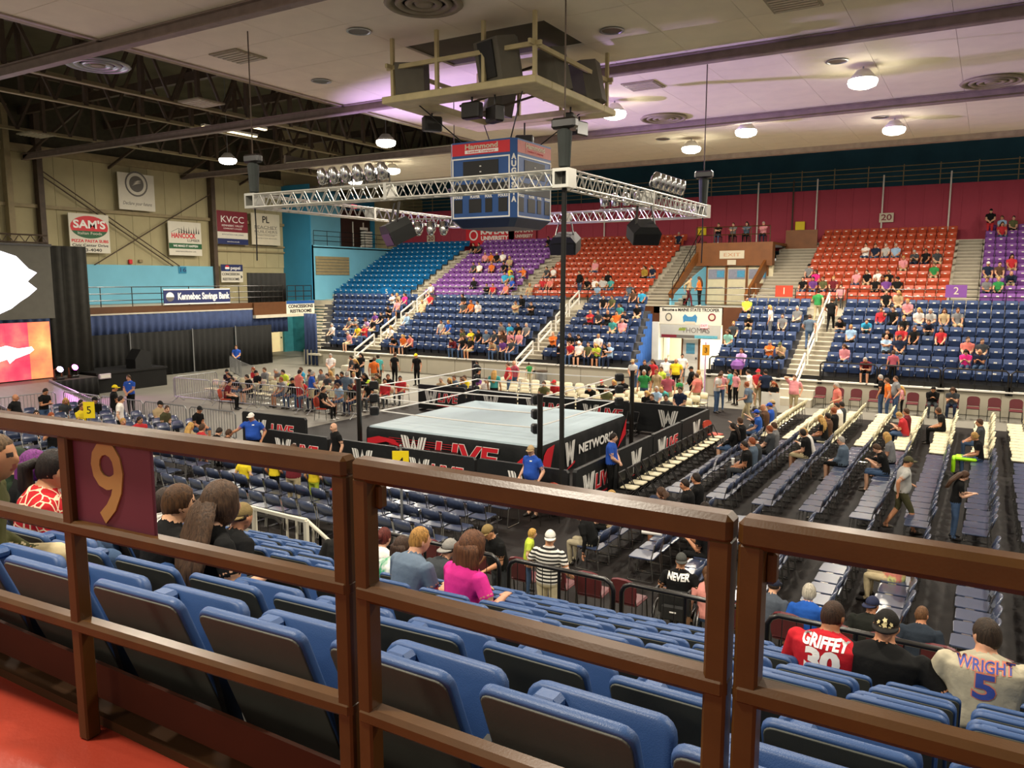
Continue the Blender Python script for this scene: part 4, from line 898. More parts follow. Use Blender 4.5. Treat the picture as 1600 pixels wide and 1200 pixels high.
for e in split(ST_PEOPLE):
    px, py = float(e[0]), float(e[1])
    kid = (px, py) in ((827., 566.), (1062., 591.), (1411., 602.), (380., 712.), (427., 707.), (489., 716.))
    H = 1.25 if kid else (1.55 if px in (1211., 1142., 1151., 1497.) else 1.75)
    p = gz(px, py, H)
    if e[4] == 'walk' and px == 1066.: p = gz(px, py, 1.75)
    PEOPLE.append(dict(px=px, loc=(p.x, p.y, .012), rz=math.radians(float(e[5])), shirt=e[2], hair=e[3], pose='stand_'+e[4], zone='ST', where='', pants=e[6], scale=H/1.75))
for px, py, sh, hr, ps, rz, pn, z, hh, wh in ((1094, 430, 'orange', 'B', 'stand_front', 90, 'black', 3.98, 1.75, 'far walkway'), (1076, 432, 'tan', 'b', 'stand_walk', -90, 'maroon', 3.98, 1.75, 'far walkway'), (1549, 325, 'black', 'c:black', 'stand_front', 180, 'red', None, 1.75, 'top of the upper far stand'),
        (906, 426, 'black', 'b', 'stand_rest', 150, 'jeans', None, 1.75, 'upper edge of the second aisle'), (1205, 480, 'white', 'Y', 'stand_rest', 90, 'grey', None, 1.75, 'fourth row right of the doorway'), (1266, 485, 'slate', 'b', 'stand_walk', 10, 'jeans', None, 1.75, 'third aisle stairs'), (1279, 449, 'green', 'd', 'stand_walk', 0, 'khaki', None, 1.75, 'third aisle stairs'),
        (1300, 462, 'black', 'b', 'stand_walk', 0, 'black', None, 1.75, 'third aisle stairs'), (1397, 541, 'rose', 'b', 'stand_rest', 20, 'black', None, 1.55, 'first row right of the third aisle'), (952, 556, 'lblue', 'g', 'seat_c', 180, 'navy', 1.0, 1.30, 'ledge of the far stand beside the blue curtain')):
    if z is None:
        rows = FLR if py > 440 else FUR
        best = min(range(len(rows)), key=lambda k: abs(proj((gy(px, py, rows[k][0]-.45).x, rows[k][0]-.45, rows[k][1]+hh))[1]-py)); y = rows[best][0]-.45; z = rows[best][1]
    else: y = 44.5 if z > 3 else 37.4
    p = gy(px, py, y)
    PEOPLE.append(dict(px=px, loc=(p.x, y, z), rz=math.radians(rz), shirt=sh, hair=hr, pose=ps, zone='XS', where=wh, pants=pn, scale=hh/1.75 if ps.startswith('stand') else 1))
# ================================================================== RING
RC = Vector((-13.12, 21.2, 0)); RH = 2.98; MZ = 1.05
rx0, rx1, ry0, ry1 = RC.x-RH, RC.x+RH, RC.y-RH, RC.y+RH
ring = thing('wrestling_ring', 'wrestling ring with pale blue mat and black printed aprons', 'wrestling ring', (RC.x, RC.y, .012))
MATM = M('ring_mat', '#a9bcc4', .6, var=.05, scale=.8, bump=.05, bscale=8)
MB().box(-RH+.1, RH-.1, -RH+.1, RH-.1, 0, MZ-.12).build('platform', BLK, ring)
MB().box(-RH, RH, -RH, RH, MZ-.10, MZ, bev=.05).build('mat', MATM, ring)
def skirt(nm, T, L):
    """rippled apron in local x (along) / y (up), normal +z"""
    n = 60; vs = []; fs = []; rows = (0, .3, .6, .9, 1.0)
    for j, z in enumerate(rows):
        for i in range(n+1):
            s_ = i/n; a = (1-z)*(.035*math.sin(s_*34+1.3*math.sin(s_*9))+.02*math.sin(s_*71)) + .01 - .03*max(0, z-.9)*10
            vs.append(T @ Vector(((s_-.5)*L, z*(MZ-.04), a)))
    fs = [(j*(n+1)+i, j*(n+1)+i+1, (j+1)*(n+1)+i+1, (j+1)*(n+1)+i) for j in range(len(rows)-1) for i in range(n)]
    return MB().add(vs, fs).build(nm, APRON, ring, smooth=True)
TF = plane_T((0, -RH-.03, 0), (1, 0, 0), (0, 0, 1)); TR = plane_T((RH+.03, 0, 0), (0, 1, 0), (0, 0, 1))
af = skirt('apron', TF, 2*RH+.05); ar = skirt('apron', TR, 2*RH+.05)
skirt('apron', plane_T((0, RH+.03, 0), (-1, 0, 0), (0, 0, 1)), 2*RH+.05); skirt('apron', plane_T((-RH-.03, 0, 0), (0, -1, 0), (0, 0, 1)), 2*RH+.05)
def off(T, x, y, d=.05): return T @ Matrix.Translation((x, y, d))
for T, dx in ((TF, 0),):
    w_logo(off(T, -1.15, .55, .06), .95, .72, af, 'logo')
    text('LIVE', .85, off(T, .62, .5, .06), REDP, af, w=2.2, bold=.022, shear=.12)
    text('LIVE', .85, off(T, .62, .5, .052), WHITEP, af, w=2.25, bold=.036, shear=.12)
    mb = MB(); m2_ = MB(); mb.prism(tri_fix([(-2.95, .34), (-2.2, .52), (-1.6, .40), (-1.9, .62), (-2.5, .66), (-2.95, .55)]), off(T, 0, .12, .05), .006, 0)
    m2_.prism(tri_fix([(2.2, .2), (2.75, .06), (2.95, .3), (2.6, .62), (2.4, .45)]), off(T, 0, .1, .05), .006, 0); mb.build('red_flash', REDP, af); m2_.build('red_flash', REDP, af)
    for i in range(8): MB().box(-2.1, .4, 0, .006, 0, .012).build('pinstripe', REDP, af).matrix_local = off(T, 0, .30+.07*i, .044) @ Matrix.Rotation(PI/2, 4, 'X')
mb = MB(); mb.prism(tri_fix([(-2.95, .05), (-2.5, .03), (-2.15, .95), (-2.55, .9), (-2.75, .75)]), off(TR, 0, 0, .05), .006, 0)
m2_ = MB(); m2_.prism(tri_fix([(2.25, .05), (2.9, .4), (2.95, .9)]), off(TR, 0, 0, .05), .006, 0); mb.build('red_flash', REDP, ar); m2_.build('red_flash', REDP, ar)
w_logo(off(TR, -1.2, .52, .06), .62, .72, ar, 'logo'); text('NETWORK', .38, off(TR, .6, .52, .06), WHITEP, ar, w=2.5, bold=.012)
ROPE = M('white_rope', '#e9e7e2', .5, var=.02); PAD = M('turnbuckle_pad', '#121314', .5, var=.1)
PO = .30; rz_ = (MZ+.44, MZ+.84, MZ+1.24)
corners = [(-1, -1), (1, -1), (1, 1), (-1, 1)]
for sx, sy in corners:
    c = Vector((sx*(RH+PO*.6), sy*(RH+PO*.6), 0))
    MB().cyl(c, c+Vector((0, 0, MZ+1.42)), .075, n=12).cyl(c+Vector((0, 0, MZ+1.42)), c+Vector((0, 0, MZ+1.46)), .085, n=12).build('ring_post', BLKM, ring)
    for z in rz_:
        d = Vector((-sx, -sy, 0)).normalized()
        a = c + d*.1 + Vector((0, 0, z)); b = c + d*.62 + Vector((0, 0, z))
        MB().cyl(a, a+d*.2, .022, n=6).build('turnbuckle', CHROME, ring)
        T = plane_T(b - d*.16, d, (0, 0, 1)) ; MB().box(-.14, .14, -.13, .13, -.1, .1, 0, T, bev=.04).build('corner_pad', PAD, ring)
e = RH-.26
for z in rz_:
    for i in range(4):
        a, b = corners[i], corners[(i+1) % 4]
        p, q = Vector((a[0]*e, a[1]*e, z)), Vector((b[0]*e, b[1]*e, z)); mid = (p+q)/2-Vector((0, 0, .03))
        MB().tube([p, (p+mid)/2-Vector((0, 0, .008)), mid, (q+mid)/2-Vector((0, 0, .008)), q], .019, 6).build('rope', ROPE, ring)
MB().box(-.5, .5, -RH-.75, -RH-.1, 0, .3).box(-.5, .5, -RH-.4, -RH-.1, .3, .6).build('steps_block', BLK, ring)
# ================================================================== BARRICADES
def barricade(p0, p1, label, what, face=1, group='black padded ring barricades'):
    """from p0 to p1; printed face is to the right-hand side of the viewer looking with p0 at left"""
    p0, p1 = Vector((*p0, .012)), Vector((*p1, .012)); u = (p1-p0); L = u.length; u.normalize()
    t = thing('ring_barricade', label, 'barricade', p0, math.atan2(u.y, u.x), group)
    poly = [(0, .06), (L, .06), (L, 1.02), (L-.05, 1.08), (.05, 1.08), (0, 1.02)]
    T = plane_T((0, .05, 0), (1, 0, 0), (0, 0, 1))
    MB().prism(poly, T, .1).build('padding', APRON, t)
    for x in (.25, L-.25): MB().box(x-.03, x+.03, -.3, .3, 0, .05).build('foot', BLKM, t)
    TT = plane_T((L/2, -.052, .58), (1, 0, 0), (0, 0, 1))
    if what == 'W': w_logo(TT, .74, .62, t)
    elif what == 'WL':
        w_logo(off(TT, -L*.22, 0, 0), .66, .58, t, slash=False); text('LIVE', .52, off(TT, L*.13, -.02, .008), REDP, t, w=1.02, bold=.012, shear=.12); text('LIVE', .52, off(TT, L*.13, -.02, .002), WHITEP, t, w=1.05, bold=.026, shear=.12)
        MB().prism([(-.3, -.36), (.75, -.36), (.85, -.32), (-.1, -.32)], TT, .004).build('red_flash', REDP, t)
    return t
for (a, b, w, lb) in ((-18.15, -15.7, 'WL', 'first'), (-15.62, -13.2, 'W', 'second'), (-13.12, -10.72, 'WL', 'third'), (-10.64, -8.12, 'W', 'fourth')):
    barricade((a, 16.1), (b, 16.1), 'black printed barricade along the near side of the ring, %s from left' % lb, w)
for i, (a, b, w) in enumerate(((16.2, 18.6, 'WL'), (18.68, 21.1, 'W'), (21.18, 23.6, 'WL'), (23.68, 26.5, 'W'))):
    barricade((-8.02, a), (-8.02, b), 'black printed barricade along the right side of the ring, %s from near corner' % nth(i+1), w)
for i, (a, b, w) in enumerate(((-20.6, -18.2, 'WL'), (-18.1, -15.75, 'W'), (-15.65, -13.2, 'WL'), (-13.1, -10.95, 'WL'), (-10.85, -8.1, 'W'))):
    barricade((a, 26.6), (b, 26.6), 'black printed barricade along the far side of the ring, %s from left' % nth(i+1), w)
barricade((-21.4, 17.95), (-18.55, 18.05), 'black printed barricade closing the entrance aisle beside the guard', 'WL')
# ---- steel crowd fences
def fence(p0, p1, label, cover=None):
    p0, p1 = Vector((*p0, .012)), Vector((*p1, .012)); u = p1-p0; L = u.length
    t = thing('crowd_fence', label, 'crowd barrier', p0, math.atan2(u.y, u.x), 'steel crowd fences')
    MB().tube([(0, 0, .18), (0, 0, .98), (.09, 0, 1.07), (L-.09, 0, 1.07), (L, 0, .98), (L, 0, .18)], .021, 8).build('top_frame', GALV, t)
    MB().cyl((0, 0, .2), (L, 0, .2), .018, n=6).build('bottom_rail', GALV, t)
    bm_ = MB().cyl((0, 0, .2), (0, 0, 1.06), .009, n=5).mesh('bar', GALV); n = int(L/.13)
    for i in range(1, n): ob('bar', bm_, t, (L*i/n, 0, 0))
    for x in (.25, L-.25): MB().tube([(x, -.3, 0), (x, 0, .22), (x, .3, 0)], .015, 5).build('foot', GALV, t)
fz = [((-31.75, 13.0), (-31.65, 15.1), 'steel crowd fence at the edge of frame before the ramp'), ((-31.7, 15.2), (-31.65, 17.35), 'steel crowd fence at the foot of the stage ramp'), ((-31.5, 17.6), (-29.0, 17.55), 'steel crowd fence along the entrance aisle, first from stage'), ((-28.9, 17.55), (-26.4, 17.6), 'steel crowd fence along the entrance aisle, second from stage'), ((-26.3, 17.6), (-24.0, 17.65), 'steel crowd fence along the entrance aisle, third from stage'), ((-23.8, 17.65), (-21.5, 17.7), 'steel crowd fence along the entrance aisle, closest to ring'),
      ((-31.7, 22.75), (-29.3, 22.85), 'steel crowd fence before cream chairs, first from left'), ((-29.2, 22.9), (-26.6, 23.0), 'steel crowd fence before cream chairs, second from left'), ((-26.5, 23.05), (-23.9, 23.15), 'steel crowd fence before cream chairs, third from left'), ((-23.8, 23.2), (-21.1, 23.4), 'steel crowd fence before cream chairs, fourth from left'), ((-31.75, 22.85), (-31.8, 25.2), 'steel crowd fence on the outer end of the cream chairs'), ((-37.9, 31.0), (-34.8, 29.2), 'steel crowd fence by guard at the black drape'), ((-34.7, 29.1), (-31.9, 27.6), 'steel crowd fence behind cream chairs, close to guard')]
for a in fz: fence(*a)
# ---- number poles with yellow cards
for px, py, h, s, lb, cm in ((133, 628, 1.95, '5', 'pole with yellow number card among the left chairs', YELLOW), (620, 702, 2.1, '4', 'pole with yellow number card in front of the ring', YELLOW), (1097, 541, 2.6, '3', 'tall pole with orange number card beside the floor doorway', M('orange_card', '#d99a20', .5))):
    p = gz(px+6, py-6, h); t = thing('number_pole', lb, 'sign pole', (p.x, p.y, .012))
    MB().cyl((0, 0, 0), (0, 0, h), .028, n=8).cyl((0, 0, 0), (0, 0, .02), .2, n=12).build('pole', GALV if px < 1000 else M('lilac_pole', '#b58ab8', .5), t)
    T = Matrix.Rotation(YAW, 4, 'Z')
    MB().box(-.17, .17, -.05, -.035, h-.62, h-.12, 0, T).build('card', cm, t)
    text(s, .32, T @ plane_T((0, -.052, h-.38), (1, 0, 0), (0, 0, 1)), BLACKP, t)
# ================================================================== LIGHTING RIG
TCX, TCY, TH_, TZ = -13.3, 21.1, 5.0, 7.55
def truss(p0, p1, label, s=.36):
    p0, p1 = Vector(p0), Vector(p1); u = p1-p0; L = u.length
    t = thing('box_truss', label, 'lighting truss', p0, math.atan2(u.y, u.x), 'aluminium box trusses of the lighting rig')
    for y in (-s/2, s/2):
        for z in (0, s): MB().cyl((0, y, z), (L, y, z), .028, n=8).build('chord', ALU, t)
    n = int(L/.42)
    for y in (-s/2, s/2):
        d1_ = MB().cyl((0, y, 0), (L/n/2, y, s), .014, n=6).mesh('brace', ALU); d2_ = MB().cyl((L/n/2, y, s), (L/n, y, 0), .014, n=6).mesh('brace', ALU)
        for i in range(n): ob('brace', d1_, t, (L*i/n, 0, 0)); ob('brace', d2_, t, (L*i/n, 0, 0))
    for z in (0, s):
        d1_ = MB().cyl((0, -s/2, z), (L/n, s/2, z), .012, n=5).mesh('brace', ALU)
        for i in range(n): ob('brace', d1_, t, (L*i/n, 0, 0))
    for x in (0.02, L/2, L-.02): MB().box(x-.05, x+.05, -s/2-.03, s/2+.03, -.03, s+.03).build('end_plate', ALU, t) if x == L/2 else None
    return t
cs_ = [(TCX-TH_, TCY-TH_), (TCX+TH_, TCY-TH_), (TCX+TH_, TCY+TH_), (TCX-TH_, TCY+TH_)]
for i, nm in enumerate(('near long side over the front barricade', 'right side over the folding chairs', 'far side behind the scoreboard', 'left side over the aisle')):
    a, b = Vector((*cs_[i], TZ)), Vector((*cs_[(i+1) % 4], TZ)); u = (b-a).normalized()
    truss(a+u*.2, b-u*.2, 'aluminium box truss, %s' % nm)
for i, (x, y) in enumerate(cs_):
    nm = ('left', 'nearest', 'right', 'far')[i]
    MB().box(-.2, .2, -.2, .2, -.02, .05).box(-.2, .2, -.2, .2, .33, .40).box(-.2, -.14, -.2, .2, .05, .33).box(.14, .2, -.2, .2, .05, .33).box(-.14, .14, .14, .2, .05, .33).build('truss_corner', ALU, loc=(x, y, TZ), label='aluminium corner block of the truss square, %s corner' % nm, cat='truss corner', group='corner blocks of the truss square')
    t = thing('chain_hoist', 'chain hoist with grey bag above the %s truss corner' % nm, 'chain hoist', (x, y, TZ+.4))
    MB().lathe([(.05, 0), (.13, .05), (.15, .5), (.17, .8), (.1, .86)], (0, 0, 0), 12).build('chain_bag', M('bag_grey', '#3a3f3c', .8), t); MB().box(-.3, .3, -.12, .12, .86, 1.1, bev=.05).build('motor', BLKM, t)
    MB().cyl((0, 0, 1.1), (0, 0, HC-TZ-.5), .018, n=6).build('chain', DARKSTEEL, t)
for i, nm in ((1, 'nearest'), ):
    x, y = cs_[i]; MB().tube([(x+.02, y, TZ+.9), (x, y, TZ-.3), (x-.02, y, 4), (x, y, .02)], .06, 8).build('cable_drop', M('black_cable', '#14130f', .7), label='thick black cable bundle hanging from the nearest truss corner to floor', cat='cable')
for i, nm in ((0, 'left'), (2, 'right')):
    x, y = cs_[i]; MB().tube([(x, y, TZ), (x+.02, y, TZ-.7), (x, y, TZ-1.5)], .02, 6).build('cable_drop', M('black_cable', '#14130f', .7), label='short black cable hanging under the %s truss corner' % nm, cat='cable')
def par_bar(c, rz, n, label, up=True):
    t = thing('par_can_bar', label, 'stage lights', c, rz)
    L = n*.42; MB().cyl((-L/2, 0, 0), (L/2, 0, 0), .025, n=6).build('bar', ALU, t)
    for i in range(n):
        x = -L/2+.42*(i+.5); s_ = 1 if up else -1
        T = Matrix.Translation((x, 0, .1*s_)) @ Matrix.Rotation(.35*s_, 4, 'X')
        can = MB().lathe([(.10, 0), (.15, .04), (.15, .26), (.09, .42), (.05, .44)], (0, 0, 0), 12, T=T if up else T @ Matrix.Rotation(PI, 4, 'X')).build('lamp_can', CHROME, t, smooth=True)
        MB().box(x-.17, x-.155, -.02, .02, min(0, .25*s_), max(0, .25*s_)).box(x+.155, x+.17, -.02, .02, min(0, .25*s_), max(0, .25*s_)).build('yoke', BLK, can)
par_bar((-14.6, TCY-TH_+.1, TZ+.42), 0, 6, 'six chrome stage lamps standing on the near truss'); par_bar((-15.6, TCY-TH_+4.2, TZ-.15), .3, 5, 'five chrome stage lamps hanging inside the left part of the rig', False)
par_bar((TCX+TH_, 22.6, TZ+.42), PI/2, 6, 'six chrome stage lamps standing on the right truss'); par_bar((-11.0, TCY+TH_, TZ+.42), 0, 5, 'five chrome stage lamps on the far truss beside scoreboard')
def hung_speaker(c, rz, label, tilt_=.45, s=1.0):
    t = thing('hanging_speaker', label, 'loudspeaker', c, rz)
    T = Matrix.Rotation(tilt_, 4, 'X') @ Matrix.Scale(s, 4)
    poly = [(-.55, -.38), (.55, -.38), (.6, .12), (.38, .4), (-.38, .4), (-.6, .12)]
    TT = T @ Matrix.Rotation(PI/2, 4, 'X') @ Matrix.Translation((0, 0, -.45))
    MB().prism(poly, TT, .9).build('cabinet', M('speaker_black', '#1a1b1a', .65, var=.15), t); MB().box(-.5, .5, -.47, -.452, -.33, .1, 0, T).build('grille', BLK, t)
    for x in (-.4, .4): MB().bar(T @ Vector((x, 0, .35)), (x*.5, 0, 1.05*s), .06, .03).build('strap', BLKM, t)
    MB().box(.42*s, .6*s, -.1, .1, -.05, .05, 0, T).build('handle', GALV, t)
hung_speaker(gy(621, 362, 16.1), -.6, 'black loudspeaker hung under the left part of the lighting rig', .45, .70); hung_speaker(gx(1006, 363, -8.3), .75, 'black loudspeaker hung under the right part of the lighting rig', .45, .68); hung_speaker((-13.35, 26.0, 6.8), .2, 'black loudspeaker hung under the far truss, behind the cable', .3, .85)
# ================================================================== SCOREBOARD
SB = Vector((-13.1, 21.2, 7.3)); hs = 1.17; ch = .16
sb = thing('scoreboard', 'four-sided blue hanging scoreboard with red sponsor bands', 'scoreboard', SB)
octa = [(-hs+ch, -hs), (hs-ch, -hs), (hs, -hs+ch), (hs, hs-ch), (hs-ch, hs), (-hs+ch, hs), (-hs, hs-ch), (-hs, -hs+ch)]
MB().prism(octa, Matrix.Identity(4), 2.25).build('housing', BOARD_BLUE, sb)
mb = MB(); k_ = .8; n = 8
mb.add([(x*k_, y*k_, -.25) for x, y in octa] + [(x, y, 0) for x, y in octa], [tuple(reversed(range(8)))] + [(i, (i+1) % 8, 8+(i+1) % 8, 8+i) for i in range(8)]); mb.build('underside', M('board_dark_blue', '#16233f', .5), sb)
PALE = M('pale_red', '#c06a62', .5, var=.1)  # paler red for the bands on one face
for fi, (T, red) in enumerate(((plane_T((0, -hs, 0), (1, 0, 0), (0, 0, 1)), REDP), (plane_T((hs, 0, 0), (0, 1, 0), (0, 0, 1)), PALE), (plane_T((0, hs, 0), (-1, 0, 0), (0, 0, 1)), REDP), (plane_T((-hs, 0, 0), (0, -1, 0), (0, 0, 1)), REDP))):
    w = hs-ch
    def pr(x0, x1, z0, z1, m, nm, d=.008, T=T): return MB().prism([(x0, z0), (x1, z0), (x1, z1), (x0, z1)], off(T, 0, 0, 0), d).build(nm, m, sb)
    band = pr(-w, w, 1.86, 2.2, red, 'sponsor_band')
    pr(-.55, .62, 1.9, 2.0, WHITEP if fi != 1 else PALE, 'sponsor_strip', .012)
    text('Hammond', .2, off(T, .03, 2.09, .013), CREAMP, sb, w=1.15, bold=.006); text('Lumber Company', .09, off(T, .03, 1.95, .016), REDP, sb, w=.95)
    for (x0, x1, z0, z1) in ((-w, w, 1.74, 1.78), (-w, w, .02, .06), (-w, -w+.04, .06, 1.74), (w-.04, w, .06, 1.74)): pr(x0, x1, z0, z1, WHITEP, 'frame_strip', .015)
    pr(-.62, .62, 1.18, 1.68, BLACKP, 'clock_screen', .012); pr(-w+.05, w-.05, .70, 1.02, BLACKP, 'middle_screen', .012)
    for z in (1.36, 1.52): pr(-.03, .03, z-.015, z+.015, WHITEP, 'clock_dot', .018)
    for x0, x1, tx in ((-.95, -.66, 'FOULS'), (-.42, .02, 'PLAYER'), (.16, .40, 'FOUL'), (.62, .93, 'FOULS')):
        pr(x0, x1, .18, .58, BLACKP, 'digit_screen', .012); text(tx, .1, off(T, (x0+x1)/2, .64, .01), WHITEP, sb, w=min(.34, (x1-x0)*1.05), bold=.004)
cT = plane_T((hs-ch/2, -hs+ch/2, 0), (1, 1, 0), (0, 0, 1))
for i, c in enumerate('AUGUSTA'): text(c, .22, off(cT, 0, 1.72-.2*i, .004), WHITEP, sb, w=.15, bold=.012)
for sx in (-1, 1):
    for sy in (-1, 1): MB().cyl((sx*.8, sy*.8, 2.25), (sx*1.8, sy*1.8, 3.36), .02, n=6).build('hanger', BLKM, sb)
# ---- speaker platform above
pl = thing('speaker_platform', 'cream steel platform carrying loudspeakers under the ceiling', 'speaker platform', (-13.1, 21.3, 10.62)); ph = 2.6
for nm, (x0, x1, y0, y1) in (('near_beam', (-ph, ph, -ph, -ph+.9)), ('far_beam', (-ph, ph, ph-.9, ph)), ('left_beam', (-ph, -ph+.9, -ph+.9, ph-.9)), ('right_beam', (ph-.9, ph, -ph+.9, ph-.9))): MB().box(x0, x1, y0, y1, 0, .2, bev=.02).build(nm, CREAMSTEEL, pl)
for sx in (-1, -.33, .33, 1):
    for sy in (-1, 1):
        MB().box(sx*(ph-.2)-.05, sx*(ph-.2)+.05, sy*(ph-.3)-.05, sy*(ph-.3)+.05, .2, 1.95).build('hanger_post', CREAMSTEEL, pl)
for sy in (-1, 1): MB().box(-ph, ph, sy*(ph-.3)-.04, sy*(ph-.3)+.04, 1.0, 1.12).build('upper_beam', CREAMSTEEL, pl)
for sx in (-1, 1): MB().box(sx*(ph-.2)-.04, sx*(ph-.2)+.04, -ph, ph, 1.0, 1.12).build('upper_beam', CREAMSTEEL, pl)
for i in range(3): MB().bar((-1.6, -1.2+i*1.2, .3), (1.6, -.6+i*1.2, 1.0), .06, .06).build('brace', DARKSTEEL, pl)
for i, (x, y, rz, s, nm) in enumerate(((-2.15, -1.7, .5, .85, 'left'), (1.1, -1.75, -.3, 1.0, 'near'), (1.95, -.2, -1.1, .95, 'right'), (2.2, 1.5, -1.4, .95, 'far right'), (-1.3, 1.7, 2.4, .9, 'rear'))):
    t = thing('platform_speaker', 'grey tapered loudspeaker on the hanging platform, %s one' % nm, 'loudspeaker', (-13.1+x, 21.3+y, 10.83), rz, 'grey speakers on the hanging platform')
    Tt = Matrix.Rotation(.2, 4, 'X')
    MB().prism([(-.5*s, -.45*s), (.5*s, -.45*s), (.62*s, .1*s), (.3*s, .5*s), (-.3*s, .5*s), (-.62*s, .1*s)], Tt, 1.25*s).build('cabinet', BOXGREY, t)
    if nm == 'near': MB().box(-.3, .3, -.5, -.44, .25, 1.2, 0, Tt).build('grille', M('grille_dark', '#2d2d2a', .7), t)
for i, (x, y, z) in enumerate(((.2, -2.0, -.35), (-2.1, -.8, -.3), (2.0, .6, -.4), (.9, -1.9, -.5), (-.4, 2.0, -.6), (1.6, 2.0, -.35))):
    t = thing('flood_lamp', 'black lamp head hanging under the speaker platform, %s from the near edge' % nth(i+1), 'lamp', (-13.1+x, 21.3+y, 10.62+z), i*.9, 'black lamp heads under the speaker platform')
    MB().box(-.3, .3, -.15, .15, -.25, .2, bev=.04).build('head', BLKM, t); MB().cyl((0, 0, .2), (0, 0, -z), .03, n=6).build('stem', BLKM, t)
# ================================================================== CEILING FITTINGS
LAMPGLOW = M('lamp_glow', '#fff6e0', .4, var=0, emit=26.0)
def high_bay(x, y, z, label, vis=True, rod=.42):
    if vis:
        t = thing('high_bay_lamp', label, 'ceiling lamp', (x, y, z), 0, 'lit high bay lamps')
        MB().lathe([(.16, .32), (.2, .3), (.36, .12), (.46, 0), (.44, 0)], (0, 0, 0), 16).build('reflector', WHITE, t, smooth=True); MB().lathe([(.45, 0), (.47, -.08), (.42, -.2), (.25, -.27), (.05, -.28)], (0, 0, 0), 16).build('lens', LAMPGLOW, t, smooth=True)
        MB().cyl((0, 0, .3), (0, 0, rod), .03 if rod < 1 else .018, n=6).build('stem', GALV, t); z -= .32
    lamp_light('high_bay_light', (x, y, z), LAMP_W, (1, .90, .74), .8)
for i, (px, py) in enumerate(((1348, 127), (1160, 202), (1397, 202), (960, 177), (1080, 232), (603, 222), (356, 250), (555, 283), (592, 266), (613, 266))):
    p = gz(px, py, 12.0); high_bay(p.x, p.y+(.6 if i == 1 else 0), 12.05, 'lit high bay lamp, %s' % ('brightest one in the lilac ceiling bay', 'between the two ceiling beams right of rig', 'above the right red seats', 'beside the speaker platform', 'low in the last ceiling bay', 'in the open roof left of the platform', 'over the banner wall', 'in the open roof behind the near truss', 'behind the chrome stage lamps, left of pair', 'behind the chrome stage lamps, right of pair')[i], rod=4.7 if i in (5, 6) else .42)
for x, y in ((-25, 9), (-13.8, 9), (-4.2, 9), (5.3, 9), (5.3, 20.5), (5.3, 31), (5.3, 41), (-4.2, 0), (-13.8, 0)): high_bay(x, y, 12.1, '', False)  # extra unseen lights continuing the lamp grid, added to even the lighting
for i, (px, py) in enumerate(((561, 48), (502, 126), (956, 47), (1308, 95), (1036, 217), (1375, 183))):
    p = gz(px, py, HC); t = thing('recessed_downlight', 'unlit round recessed downlight, %s' % ('left of the platform post', 'close to the roof edge', 'right of the platform opening', 'in the lilac bay', 'low, beside the cable', 'near the last right lamp')[i], 'downlight', (p.x, p.y, HC-.03), 0, 'unlit recessed downlights')
    MB().lathe([(.34, .02), (.36, 0), (.3, -.01), (.28, .02)], (0, 0, 0), 20).build('trim_ring', GALV, t); MB().lathe([(.28, .01), (.2, .025), (.01, .027)], (0, 0, 0), 20).build('bulb_well', M('dark_well', '#4a4234', .4), t)
for i, (px, py, z) in enumerate(((152, 98, 12.5), (1037, 183, HC), (1550, 125, HC), (662, 2, HC))):
    p = gz(px, py, z); t = thing('round_diffuser', 'round ringed air diffuser, %s' % ('hanging in the dark open roof', 'below the lilac bay', 'close to the right edge', 'cut by the top edge')[i], 'air diffuser', (p.x, p.y, z-.07), 0, 'round air diffusers')
    for r in (.95, .68, .42): MB().lathe([(r, .06), (r+.06, .0), (r, -.05), (r-.12, -.02), (r-.12, .04)], (0, 0, 0), 28).build('cone_ring', GALV if i == 0 else M('diffuser_tan', '#8b8068', .6), t, smooth=True)
    MB().lathe([(.25, .02), (.2, -.04), (.02, -.05)], (0, 0, 0), 20).build('centre', M('diffuser_tan', '#8b8068', .6), t)
for i, (px, py, z) in enumerate(((372, 87, HC), (315, 160, 12.4), (57, 210, 12.4), (1005, 133, HC), (1240, 2, HC))):
    p = gz(px, py, z); t = thing('ceiling_vent', 'square slotted ceiling vent, %s' % ('beside the hanging wire', 'hanging in the open roof', 'low in the open roof by the column', 'in the lilac bay', 'cut by the top edge')[i], 'ceiling vent', (p.x, p.y, z-.04), 0, 'square ceiling vents')
    MB().box(-.62, .62, -.62, .62, -.0, .06).build('frame', M('vent_tan', '#9a9078', .6), t); sm = MB().box(-.55, .55, -.05, .05, -.03, 0).mesh('slat', M('vent_slat', '#b9b09a', .5))
    for j in range(6): ob('slat', sm, t, (0, -.45+.18*j, 0))
MB().cyl((0, 0, 0), (0, 0, 0.01), .01, n=4)
# ================================================================== STAGE
STG = M('stage_deck', '#5a5450', .5, var=.1)
st = struct('floor_stage', MB().box(-40.3, -36.4, 9, 22.0, 0, .9, 0), [STG])
mb = MB(); mb.add([(-36.4, 16.4, .9), (-36.4, 19.7, .9), (-31.9, 19.7, .03), (-31.9, 16.4, .03), (-36.4, 16.4, 0), (-36.4, 19.7, 0), (-31.9, 19.7, 0), (-31.9, 16.4, 0)], [(3, 2, 1, 0), (4, 5, 6, 7), (0, 1, 5, 4), (2, 3, 7, 6), (1, 2, 6, 5), (3, 0, 4, 7)])
struct('floor_ramp', mb, M('ramp_grey', '#77706a', .5, var=.08))
struct('trim_ramp', MB().bar((-36.4, 16.35, .95), (-31.9, 16.35, .08), .06, .08).bar((-36.4, 19.75, .95), (-31.9, 19.75, .08), .06, .08), M('ramp_edge', '#8a8690', .5))
led = thing('led_wall', 'red and orange glowing video wall at the back of the stage', 'video screen', (-37.6, 16.6, .95))
